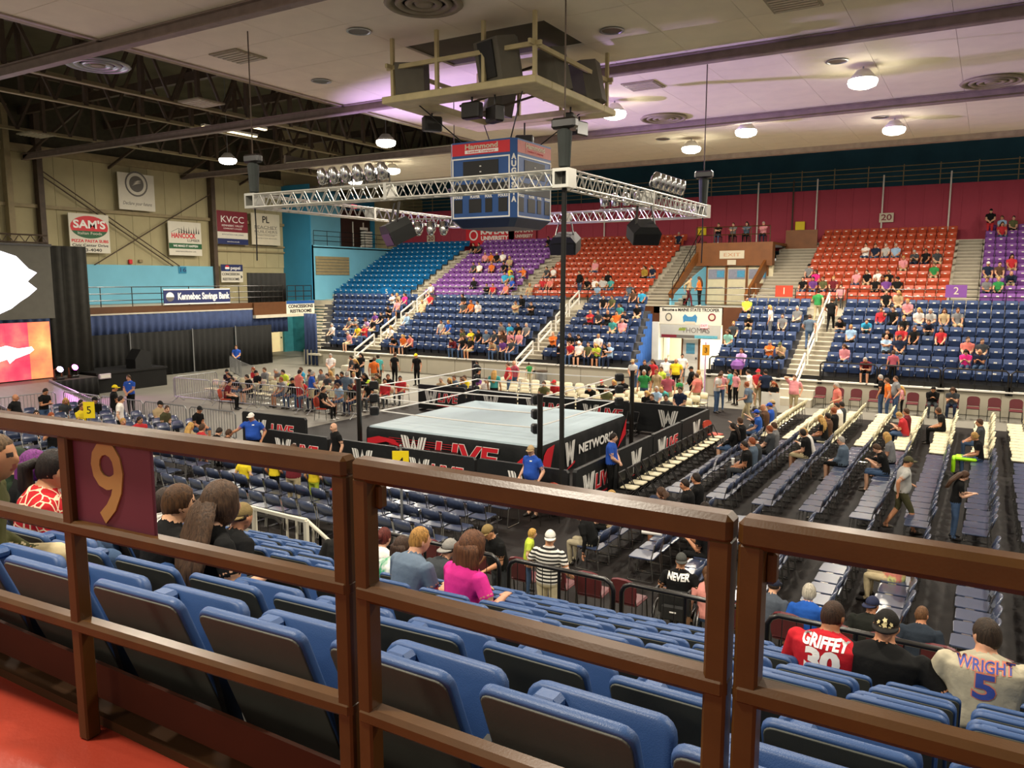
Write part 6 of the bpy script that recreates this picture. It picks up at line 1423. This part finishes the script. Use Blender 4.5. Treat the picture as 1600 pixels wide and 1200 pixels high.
# ---- unique labels for the crowd
ZW = dict(FL='in {w}', FU='in {w}', FR='on {w}', FB='on {w}', LB='on {w}', FW='on {w}', GA='on {w}', XS='on {w}', ST='on the arena floor')
ACT = dict(seat_r='seated', seat_l='leaning forward', seat_c='seated with arms crossed', seat_p='seated looking down', seat_o='seated with arm out', stand_rest='standing', stand_front='standing hands together', stand_phone='standing hands raised', stand_raise='standing shading eyes', stand_reach='standing with arm on barricade', stand_walk='walking')
groups = {}
for d in PEOPLE:
    hair = ('in %s cap' % PN[d['hair'][2:]]) if d['hair'].startswith('c:') else 'with %s' % HN[d['hair']]
    w = ZW[d['zone']].format(w=d['where'])
    if d['zone'] == 'ST':
        x, y, _ = d['loc']
        w = 'left of the ring' if x < -19 else ('beyond the ring' if y > 26.8 and x < -8.8 else ('by the far stand wall' if y > 33 else ('inside the barricade' if 16.1 < y < 26.6 and x < -8.1 else ('in front of the ring' if y < 16.3 and x < -8.1 else 'right of the ring'))))
        if d['zone'] == 'ST' and w == 'beyond the ring' and x > -14: w = 'near the floor doorway'
    d['lab'] = 'person %s in %s shirt %s %s' % (hair, PN[d['shirt']], ACT[d['pose']], w)
    groups.setdefault(d['lab'], []).append(d)
for lab, ds in groups.items():
    ds.sort(key=lambda q: proj(q['loc'])[0])
    for i, d in enumerate(ds):
        l = lab if len(ds) == 1 else lab + ', %s from left' % nth(i+1)
        ws = l.split()
        if len(ws) > 16: l = l.replace('person with ', 'person, ').replace(' in the ', ' in ').replace('of the ', 'of ').replace('seated with arms crossed', 'arms crossed').replace('standing hands together', 'standing').replace('seated looking down', 'seated').replace('seated with arm out', 'seated').replace(' shirt', '').replace('standing hands raised', 'standing').replace(' leaning forward', '')
        if len(l.split()) > 16: l = l.replace(' seated', '').replace(' standing', '').replace('person, ', '')
        d['o']['label'] = l; d['o']['category'] = 'person'; d['o']['group'] = 'spectators and staff'
# ================================================================== PEOPLE CLOSE TO THE CAMERA
def flat_text(body, size, w=None, bold=.0): return text_mesh(body, size, w, bold, ext=0)
def project_print(p, me_print, mat, z0, name, side=-1, off_=.006, x0=0.0, cuts=2):
    """wraps a flat print (local xy) on the back (side -1) or chest (+1) of person p"""
    bm = bmesh.new(); bm.from_mesh(me_print); bmesh.ops.triangulate(bm, faces=bm.faces)
    for _ in range(cuts): bmesh.ops.subdivide_edges(bm, edges=[e for e in bm.edges if e.calc_length() > .02], cuts=1); bmesh.ops.triangulate(bm, faces=bm.faces)
    bt = bvhtree.BVHTree.FromPolygons([v.co.copy() for v in p.data.vertices], [tuple(f.vertices) for f in p.data.polygons])
    for v in bm.verts:
        x, z = v.co.x+x0, v.co.y+z0
        hit = bt.ray_cast(Vector((x, side*1.2, z)), Vector((0, -side, 0)))
        y = hit[0].y if hit[0] is not None else 0
        v.co = Vector((x, y+side*off_, z))
    me = bpy.data.meshes.new(name); bm.to_mesh(me); bm.free(); me.materials.append(mat)
    me.polygons.foreach_set('material_index', [0]*len(me.polygons)); return ob(name, me, p)
def poly_mesh(polys):
    mb = MB()
    for p in polys: mb.add([(x, y, 0) for x, y in p], [tuple(range(len(p)))])
    return mb.mesh('print', WHITEP)
def vip(label, loc, rz, shirt, pants, hair=None, kind=None, col=None, skin=None, sleeves='short', shorts=False, smat=None, scale=1.0, hs=1.0, xs=1.0, aim=None, **k):
    if len(loc) == 5: aim = loc[3:]; loc = loc[:3]
    k.setdefault('vox', .0125); k.setdefault('fingers', True)
    me, hm = body('person', **k)
    o = ob('person', me, None, loc, rz, label=label, cat='person', group='spectators and staff', sc=(scale*xs, scale, scale))
    dress(o, shirt, pants, skin, sleeves, shorts, smat=smat)
    h = add_hair(o, hm, hair, hs, kind, col)
    if aim is not None:      # sit or stand so that the head is over the place seen in the photograph
        bpy_loc = Vector(loc); hp_ = Matrix.Rotation(rz, 3, 'Z') @ (Vector((hm.translation.x*xs, hm.translation.y, hm.translation.z))*scale)
        w_ = gy(aim[0], aim[1]+12, loc[1]+hp_.y); o.location.x = w_.x-hp_.x
        top = loc[2]+hp_.z+.13*scale; want = gy(aim[0], aim[1], loc[1]+hp_.y).z; o.location.z += max(-.26, min(.12, want-top)); print('VIP', label[:40], 'dz', round(want-top, 3))
    return o, hm, h
def nloc(px, py, row): x, y, z = near_person(px, py, row); return (x, y, z, px, py)
SEATD = dict(seat=True, seath=.40, tl=.92)
# row 0: olive sweater
vip('person in olive green sweater and khaki trousers at the left edge', nloc(-8, 676, 0), -.75, '#4a4a28', '#c0ae86', kind='buzz', col='#5a4630', skin='#b5805c', sleeves='long', lean=10, curve=14, yaw=-10, L=(-.1, .30, .50), R=(.14, .32, .48), bulk=1.25, belly=.04, **SEATD)
vip('person in red polka dot shirt with dark ponytail before the number plate', nloc(84, 703, 1), -.5, 'red', 'jeans', kind='pony', col='#1e1511', skin='#c08a66', smat=cloth('#c81e26', 'dots', '#e8d0b0'), sleeves='long', lean=4, curve=14, yaw=-25, L=(-.1, .34, .62), R=(.1, .34, .62), fem=True, bulk=1.15, belly=.05, hs=1.05, scale=1.06, **SEATD)
vip('person with bright purple curly hair behind the olive sweater', nloc(52, 708, 2), -.3, 'black', 'black', kind='mid', col='#6e2a72', skin='#d0a080', lean=8, curve=16, fem=True, hs=1.2, **SEATD)
vip('person in dark green cap and shirt at the left edge', nloc(26, 700, 2), -.2, '#20301f', 'black', kind='cap_back', col='#22301f', lean=4, curve=16, **SEATD)
boy, hm, _ = vip('boy in black shirt with white emblem, brown hair, beside long-haired person', nloc(279, 757, 1), -.12, 'black', 'dgrey', kind='short', col='#4a3018', skin='#d2a27e', lean=6, curve=16, yaw=-18, L=(-.1, .34, .62), R=(.12, .36, .62), hs=1.04, scale=.94, **SEATD)
spk = []
for i in range(8):
    a = i*PI/4; c_, s_ = math.cos(a), math.sin(a); spk.append([(c_*.02-s_*.007, s_*.02+c_*.007), (c_*.02+s_*.007, s_*.02-c_*.007), (c_*.06+s_*.011, s_*.06-c_*.011), (c_*.06-s_*.011, s_*.06+c_*.011)])
    b = a+PI/8; spk.append([(.045*math.cos(a), .045*math.sin(a)), (.055*math.cos(b), .055*math.sin(b)), (.045*math.cos(a+PI/4), .045*math.sin(a+PI/4)), (.036*math.cos(b), .036*math.sin(b))])
spk.append([(.024*math.cos(i*PI/4), .024*math.sin(i*PI/4)) for i in range(8)])
project_print(boy, poly_mesh(spk), WHITEP, .955, 'emblem', x0=-.06)
vip('person in black shirt with very long brown hair beside the boy', nloc(345, 757, 1), -.2, 'black', 'dgrey', kind='vlong', col='#4a3524', skin='#c89878', lean=6, curve=14, yaw=-12, L=(-.1, .34, .62), R=(.2, .30, .64), fem=True, hs=1.15, scale=.98, **SEATD)
vip('person in black shirt and tan cap beyond the long-haired person', nloc(378, 786, 3), .0, 'black', 'black', kind='cap_back', col='#7d6a42', lean=10, curve=18, **SEATD)
vip('person with dark hair left of the boy in black', nloc(258, 762, 2), -.4, 'dgrey', 'black', kind='short', col='#30231a', lean=10, curve=18, yaw=20, **SEATD)
vip('person in dark jacket half hidden by the double post', nloc(545, 806, 5), .2, '#1e1c1a', 'black', kind='short', col='#201610', sleeves='long', lean=14, curve=18, **SEATD)
vip('person in white tank top with red hair tied up', nloc(600, 824, 6), .1, 'white', 'jeans', kind='bun', col='#5a2018', skin='#d6a284', sleeve=.18, lean=6, curve=16, fem=True, **SEATD)
bl, _, _ = vip('person in slate blue shirt with short blond hair by the post', nloc(656, 823, 4), -.15, '#63758a', 'khaki', kind='short', col='#a87c3e', skin='#d2a080', lean=8, curve=18, yaw=-16, bulk=1.08, L=(-.16, .36, .62), R=(.16, .36, .62), **SEATD)
vip('person in white and green patterned shirt beside slate blue shirt', nloc(628, 838, 5), -.2, 'white', 'jeans', kind='mid', col='#3c281a', smat=cloth('#e6e8e0', 'blotch', '#3f9a70'), lean=10, curve=20, fem=True, **SEATD)
vip('person in magenta shirt with thick wavy brown hair', nloc(738, 836, 4), -.25, 'mag', 'jeans', kind='mid', col='#5e3a22', skin='#c99478', smat=cloth('#e0258c'), lean=6, curve=14, fem=True, bulk=1.18, belly=.05, hs=1.3, L=(-.12, .34, .62), R=(.24, .30, .66), **SEATD)
vip('person in grey cap and dark shirt left of magenta shirt', nloc(703, 842, 6), -.2, 'dgrey', 'black', kind='cap_back', col='#8d8a84', lean=18, curve=22, **SEATD)
p = gz(781, 812, 1.72)
vip('person in black shirt with grey stripe and tan cap behind the near rail', (p.x, p.y, .012), math.radians(155), 'black', 'dgrey', kind='cap', col='#8a7448', skin='#c48c68', lean=10, curve=16, nod=22, L=(-.12, .34, .98), R=(.14, .36, .98), bulk=1.15, belly=.06)
p = gz(857, 826, 1.76)
vip('person in black and white striped shirt and white cap seen from behind', (p.x, p.y, .012), math.radians(5), 'white', '#c9bd98', kind='cap_back', col='#dcdad2', skin='#c8906c', smat=cloth('#dedbd2', 'stripe', '#2a2a2a', 1.15), yaw=20, bulk=1.2, belly=.05, L=(-.3, .2, 1.05), R=(.3, .18, 1.0), shorts=True)
kp = gz(828, 838, 1.72)
vip('blond child in lime shirt beside the striped shirt', (p.x-.42, p.y+.12, .6), math.radians(-60), 'lime', 'jeans', kind='short', col='#c49a50', skin='#dcae8e', scale=.62, hs=1.1, lean=2, curve=10)
# floor chairs along the near stand
def mloc(px, py, hh=1.30): p = gz(px, py, hh); return (p.x, p.y, .0)
def on_maroon(px, py):
    p = gz(px, py, 1.30); c = min((q for q in CHAIRS if abs(q[1]-11.25) < .1), key=lambda q: abs(q[0]-p.x)); return (p.x, 11.27, 0)
nv, _, _ = vip('person in black NEVER shirt and grey hat sitting in the wheelchair', mloc(1062, 872), .1, 'black', 'black', kind='cap_back', col='#4a4b48', skin='#c08a66', lean=2, curve=12, bulk=1.22, belly=.06, yaw=14, L=(-.24, .22, .68), R=(.26, .2, .68), seat=True, seath=.50)
project_print(nv, flat_text('NEVER', .14, .34, .006), WHITEP, 1.02, 'lettering')
WCX, WCY = nv.location.x, nv.location.y
vip('person in pink shirt with long brown hair beside the wheelchair', on_maroon(1118, 868), .25, 'pink', 'jeans', kind='long', col='#5a3a20', skin='#d8a888', smat=cloth('#ea9488'), lean=2, curve=12, yaw=30, fem=True, **SEATD)
vip('person in slate shirt and dark cap right of the thick post', on_maroon(1212, 884), -.1, '#4c5460', 'jeans', kind='cap', col='#23283a', lean=12, curve=18, bulk=1.1, **SEATD)
vip('person in royal blue polo with curly white hair', on_maroon(1272, 893), .05, 'royal', 'navy', kind='short', col='#b9b2a2', smat=cloth('#1c56b8'), hs=1.15, lean=6, curve=14, bulk=1.12, belly=.05, **SEATD)
vip('person in black shirt and navy cap beside royal blue polo', on_maroon(1369, 902), -.1, '#22241f', 'khaki', kind='cap_back', col='#262c48', lean=8, curve=14, yaw=-20, bulk=1.22, belly=.06, **SEATD)
vip('person in dark navy shirt with thinning hair', on_maroon(1446, 916), .0, '#2b3440', 'khaki', kind='buzz', col='#6a4a30', skin='#c08460', lean=6, curve=14, yaw=-18, bulk=1.2, belly=.06, **SEATD)
c = min((q for q in CHAIRS if (q[0], q[1]) not in OCC), key=lambda q: (q[0]-gz(1397, 832, 1.3).x)**2+(q[1]-gz(1397, 832, 1.3).y)**2); OCC.append((c[0], c[1]))
vip('bald person in bright tie-dye shirt with arms crossed on navy chair', (c[0], c[1], 0), PI/2-.1, 'lime', '#c4b288', kind='fringe', col='#6a4c36', smat=cloth('#d8e08a', 'blotch', '#e08a7a', .8), lean=-4, curve=12, bulk=1.15, belly=.08, L=(.12, .22, .86), R=(-.10, .25, .84), hl=(-.8, .1, -.5), hr=(.8, .1, -.5), **SEATD)
c = min((q for q in CHAIRS if (q[0], q[1]) not in OCC), key=lambda q: (q[0]-gz(1092, 795, 1.3).x)**2+(q[1]-gz(1092, 795, 1.3).y)**2); OCC.append((c[0], c[1]))
vip('person all in black holding a dark bag on their lap behind the rail', (c[0], c[1], 0), PI/2, 'black', 'black', kind='long', col='#1c1410', shorts=True, lean=14, curve=20, nod=25, L=(-.05, .36, .7), R=(.06, .36, .7), fem=True, **SEATD)
c = min((q for q in CHAIRS if (q[0], q[1]) not in OCC), key=lambda q: (q[0]-gz(948, 785, 1.3).x)**2+(q[1]-gz(948, 785, 1.3).y)**2); OCC.append((c[0], c[1]))
vip('person in black jacket and khaki trousers half hidden behind the top rail', (c[0], c[1], 0), PI/2, 'black', '#a89c80', kind='short', col='#30221a', sleeves='long', lean=16, curve=20, **SEATD)
# the three men in the near stand at right
RJ = cloth('#c81a26'); GJ = cloth('#b6ad92')
gr, _, _ = vip('person in red jersey lettered GRIFFEY 30 in the near stand', nloc(1302, 938, 5), -.12, 'red', 'jeans', kind='buzz', col='#3a2618', skin='#a9714e', smat=RJ, lean=4, curve=14, yaw=-12, bulk=1.4, belly=.08, L=(-.2, .34, .62), R=(.2, .34, .62), sleeve=.85, scale=1.02, xs=1.06, **SEATD)
project_print(gr, flat_text('GRIFFEY', .095, .33, .004), WHITEP, .925, 'lettering'); project_print(gr, flat_text('30', .22, .25, .012), WHITEP, .79, 'numeral')
bk, hmk, _ = vip('person in plain black shirt and patterned black cap between the two jerseys', nloc(1386, 953, 5), -.05, 'black', 'black', kind='cap_back', col='#15120f', skin='#c48a66', lean=4, curve=14, bulk=1.5, belly=.1, L=(-.28, .28, .66), R=(.36, .22, .60), sleeve=.85, scale=1.02, xs=1.06, **SEATD)
cp = MB()
for i, (x, z, r) in enumerate(((0, .055, .022), (-.05, .075, .014), (.05, .07, .014), (0, .1, .018), (-.03, .03, .012), (.035, .035, .012))):
    d = Vector((x/.092, -1, z/.137)); d.normalize(); c0 = Vector((d.x*.094, d.y*.115, d.z*.139)); cp.ball = None
    T = plane_T(c0, Vector((1, 0, 0)) - d*d.x, Vector((0, 0, 1)) - d*d.z); cp.prism([(r*math.cos(a*PI/5)*(1 if a % 2 else .6), r*1.3*math.sin(a*PI/5)*(1 if a % 2 else .6)) for a in range(10)], T, .004)
c_ = cp.build('cap_print', M('cap_gold', '#d8c790', .4, var=.3, scale=40), bk); c_.matrix_local = hmk
wr, _, _ = vip('person in grey jersey lettered WRIGHT 5 with trimmed beard', nloc(1543, 966, 5), .02, 'tan', 'khaki', kind='short', col='#33261a', skin='#c99474', smat=GJ, lean=4, curve=12, yaw=30, bulk=1.35, belly=.08, L=(-.24, .32, .62), R=(.24, .32, .62), sleeve=.9, scale=1.02, xs=1.06, **SEATD)
BLJ = M('jersey_blue', '#3c4f9e', .6, var=.03); ORJ = M('jersey_orange', '#d9826a', .6, var=.03)
project_print(wr, flat_text('WRIGHT', .085, .34, .007), ORJ, .925, 'lettering', off_=.005); project_print(wr, flat_text('WRIGHT', .085, .335, .001), BLJ, .925, 'lettering', off_=.008)
project_print(wr, flat_text('5', .23, .145, .014), ORJ, .79, 'numeral', off_=.005); project_print(wr, flat_text('5', .23, .13, .007), BLJ, .79, 'numeral', off_=.009)
# prints on other shirts
for d in PEOPLE:
    if d['zone'] == 'ST' and d['px'] in (427.,): project_print(d['o'], flat_text('NO ONES\nSUPERIOR', .07, .3, .003), BLACKP, 1.3, 'lettering', off_=.008)
    if d['zone'] == 'ST' and d['px'] in (832., 202., 395.): project_print(d['o'], poly_mesh([[(-.03, -.012), (.03, -.012), (.03, .012), (-.03, .012)]]), WHITEP, 1.36, 'chest_badge', side=1, x0=-.08, off_=.008)
    if d['zone'] == 'ST' and d['px'] in (1064., 486.): project_print(d['o'], flat_text('SECURITY', .06, .2, .002), cloth('#8fa0c0'), 1.36, 'lettering', off_=.008)
    if d['zone'] == 'ST' and d['px'] in (21., ): project_print(d['o'], flat_text('RAW', .09, .16, .004), WHITEP, 1.36, 'lettering', off_=.008)
# ================================================================== NEAR STAND SEATS
for k in range(8):
    yb, z = NR[k]; xs = near_seat_x(k)
    for i, x in enumerate(xs):
        occ = (k, round(x, 2)) in NEAR_OCC
        t = thing('folding_stadium_chair', 'blue folding seat of the near stand, %s row below the walkway, %s from left' % (nth(k+1), nth(i+1)), 'seat', (x, yb+near_dy(x), z), .0 if x > -1.5 else .065, 'blue folding seats of the near stand')
        for q, me in enumerate(NP[1 if occ else 0]):
            if k > 3 and q == 4: continue
            ob(me.name.split('.')[0], me, t)
# black guard rail at the front of the near stand
for i, (a, b, lb) in enumerate(((-7.6, -5.2, 'left of the striped shirt'), (-5.05, -3.6, 'before the striped shirt'), (-3.49, -1.95, 'before the wheelchair'), (-1.80, -.05, 'behind the red jersey'), (.05, 1.8, 'at the right edge'))):
    w = b-a; t = thing('front_guard_rail', 'black tubular guard rail at front of the near stand, %s' % lb, 'guard rail', (a, 8.34, 1.12), 0, 'black guard rails of the near stand')
    MB().tube([(0, 0, 0), (0, 0, .72), (.035, 0, .79), (.11, 0, .83), (w-.11, 0, .83), (w-.035, 0, .79), (w, 0, .72), (w, 0, 0)], .03, 10).build('frame', BLKM, t, smooth=True)
    for q in range(1, 4): MB().cyl((w*q/4, 0, 0), (w*q/4, 0, .82), .022 if q == 2 else .008, n=6).build('bar', BLKM, t)
    for q in range(12):
        if q % 3: MB().cyl((w*q/12, .01, 0), (w*q/12, .01, .8), .005, n=5).build('wire', BLKM, t)
struct('wall_stand_near', MB().box(-16, 6, 8.3, 8.42, 0, 1.1), CONC)
# white stair railing at the left end
RW = M('rail_white', '#cfcab8', .45, var=.05)
def white_rail(pts, low, label):
    P = [gy(x, y, 8.55) for x, y in pts]; t = thing('stair_handrail', label, 'handrail', P[0])
    q0 = P[0]; L_ = [q-q0 for q in P]
    MB().tube(L_, .03, 8).build('top_rail', RW, t); MB().tube([q-Vector((0, 0, low)) for q in L_], .024, 8).build('bottom_rail', RW, t)
    for a, b in zip(L_, L_[1:]):
        n = max(2, int((b-a).length/.17))
        for j in range(n+1): q = a.lerp(b, j/n); MB().box(q.x-.014, q.x+.014, q.y-.014, q.y+.014, q.z-low, q.z).build('baluster', RW, t)
white_rail([(448, 806), (478, 812), (500, 832), (528, 858)], .62, 'white balustered handrail going down beside the near stand')
P0, P1 = gy(356, 784, 8.3), gy(478, 814, 8.3)
t = thing('stair_handrail', 'white double handrail level along the near stand end', 'handrail', P0)
for dz in (0, -.62): MB().bar((0, 0, dz), P1-P0+Vector((0, 0, dz)), .05, .05).build('rail', RW, t)
for f in (.35, 1): MB().box(*(sum(([c-.03, c+.03] for c in (P1-P0)*f), []))[:4], ((P1-P0)*f).z-1.0, ((P1-P0)*f).z).build('post', RW, t)
p = gz(432, 812, .95); t = thing('front_guard_rail', 'black guard rail standing by the white stair rail', 'guard rail', (p.x-1.8, p.y, .012), .1)
MB().tube([(0, 0, .9), (1.6, 0, .9), (1.75, 0, .8), (1.75, 0, 0)], .03, 8).build('frame', BLKM, t)
for q in range(8): MB().cyl((.2*q, 0, 0), (.2*q, 0, .9), .006, n=5).build('bar', BLKM, t)
# wheelchair
t = thing('wheelchair', 'black wheelchair under the person in NEVER shirt', 'wheelchair', (WCX, WCY, .012), .1)
def wheel(x, y, r, w, nm):
    pts = [(x, y+r*math.cos(2*PI*i/28), r+r*math.sin(2*PI*i/28)) for i in range(29)]
    o = MB().tube(pts, w, 8, caps=False).build(nm, BLKM, t, smooth=True)
    rim = MB().tube([(x+.03*(1 if x > 0 else -1), y+(r-.05)*math.cos(2*PI*i/28), r+(r-.05)*math.sin(2*PI*i/28)) for i in range(29)], .009, 6, caps=False).build('push_rim', GALV, o)
    sp_ = MB()
    for i in range(12): sp_.cyl((x, y, r), (x, y+r*.96*math.cos(PI*i/6), r+r*.96*math.sin(PI*i/6)), .004, n=4)
    sp_.build('spokes', GALV, o)
for sx in (-1, 1):
    wheel(sx*.31, -.05, .30, .02, 'wheel'); MB().tube([(sx*.2, .42, .17), (sx*.2, .42+.0, .17)][:1]+[(sx*.2, .42, .06)], .02, 6).build('caster_fork', BLKM, t)
    MB().lathe([(.075, -.015), (.08, 0), (.075, .015)], (sx*.2, .42, .08), 14, T=Matrix.Rotation(PI/2, 4, 'Y')).build('caster', BLKM, t)
    MB().tube([(sx*.24, -.42, .93), (sx*.24, -.27, .92), (sx*.24, -.24, .5), (sx*.24, .3, .5), (sx*.22, .48, .12)], .013, 6).build('frame', BLKM, t); MB().cyl((sx*.24, -.45, .93), (sx*.24, -.33, .925), .02, n=8).build('push_handle', BLK, t)
    MB().box(sx*.28-.02, sx*.28+.02, -.15, .2, .70, .73, bev=.01).build('armrest', BLK, t)
MB().box(-.23, .23, -.2, .28, .46, .50, bev=.015).build('seat', BLK, t); MB().box(-.23, .23, -.29, -.26, .5, .88, bev=.012).build('backrest', M('black_nylon', '#181818', .8), t); MB().box(-.18, .18, -.36, -.29, .42, .66, bev=.03).build('rear_bag', M('black_nylon', '#181818', .8), t)
MB().box(-.05, .05, -.365, -.36, .55, .57).build('label_patch', WHITEP, t)
# ---- held and loose things
def at_person(px, zone):
    return min((d for d in PEOPLE if d['zone'] == zone), key=lambda d: abs(d['px']-px))
d = at_person(1211, 'ST'); l = d['o'].location
T = Matrix.Rotation(d['rz'], 4, 'Z'); MB().box(-.38, .38, .36, .375, .25, .95, 0, T).build('paper_sign', WHITE, loc=(l.x, l.y, .15), label='blank white cardboard sign held by red-haired person', cat='sign')
d = at_person(1157, 'FL'); l = d['loc']; MB().lathe([(.05, -.2), (.25, -.18), (.33, 0), (.24, .18), (.06, .26)], (0, 0, 0), 12).build('purple_bag', PURP_SEAT, loc=(l[0]-.05, l[1]-.45, l[2]+.55), label='purple bag on the lap of person in lavender shirt', cat='bag')
d = at_person(1547, 'FR'); l = d['loc']; MB().box(-.35, .2, -.25, .25, .46, .56, bev=.04).box(-.42, -.32, -.25, .25, .1, .52, bev=.03).build('hi_vis_jacket', M('hivis', '#b6ff1e', .6, var=.08), loc=(l[0]-.25, l[1], 0), label='neon green jacket lying across lap and seat at right', cat='jacket')
for px, zone, col, lb in ((1176, 'FR', WHITE, 'white drink cup held by person in black shirt right of ring'), (1211, 'FR', REDP, 'red drink cup beside red-haired person right of ring')):
    d = at_person(px, zone); l = d['loc']; t = thing('drink_cup', lb, 'cup', (l[0]-.38, l[1]+.06, .62)); MB().lathe([(.032, 0), (.036, .02), (.046, .15)], (0, 0, 0), 12).build('cup', col, t); MB().lathe([(.048, .15), (.048, .165), (.03, .17)], (0, 0, 0), 12).build('lid', WHITEP, t)
for i, (px, py, r) in enumerate(((440, 788, .1), (525, 767, .1))): MB().box(-.14, .14, -.09, .09, 0, .06, bev=.03).build('red_cloth', REDP, loc=gz(px, py, .47), label='crumpled red cloth on a navy seat, %s one' % ('near' if i == 0 else 'far'), cat='cloth')
t = thing('paper_roll', 'white paper roll lying on a navy chair right of the ring', 'paper', gz(1018, 833, .5)); MB().cyl((-.2, 0, 0), (.2, .05, 0), .05, n=10).build('roll', WHITEP, t)
t = thing('trash_bin', 'grey waste bin at the foot of the second aisle', 'bin', (-19.9, 36.2, 0)); MB().lathe([(.25, 0), (.3, .7)], (0, 0, 0), 14).build('bin_body', GALV, t); MB().lathe([(.31, .7), (.31, .76), (.2, .78)], (0, 0, 0), 14).build('lid', DARKSTEEL, t)
bpy.data.scenes.remove(TMP)
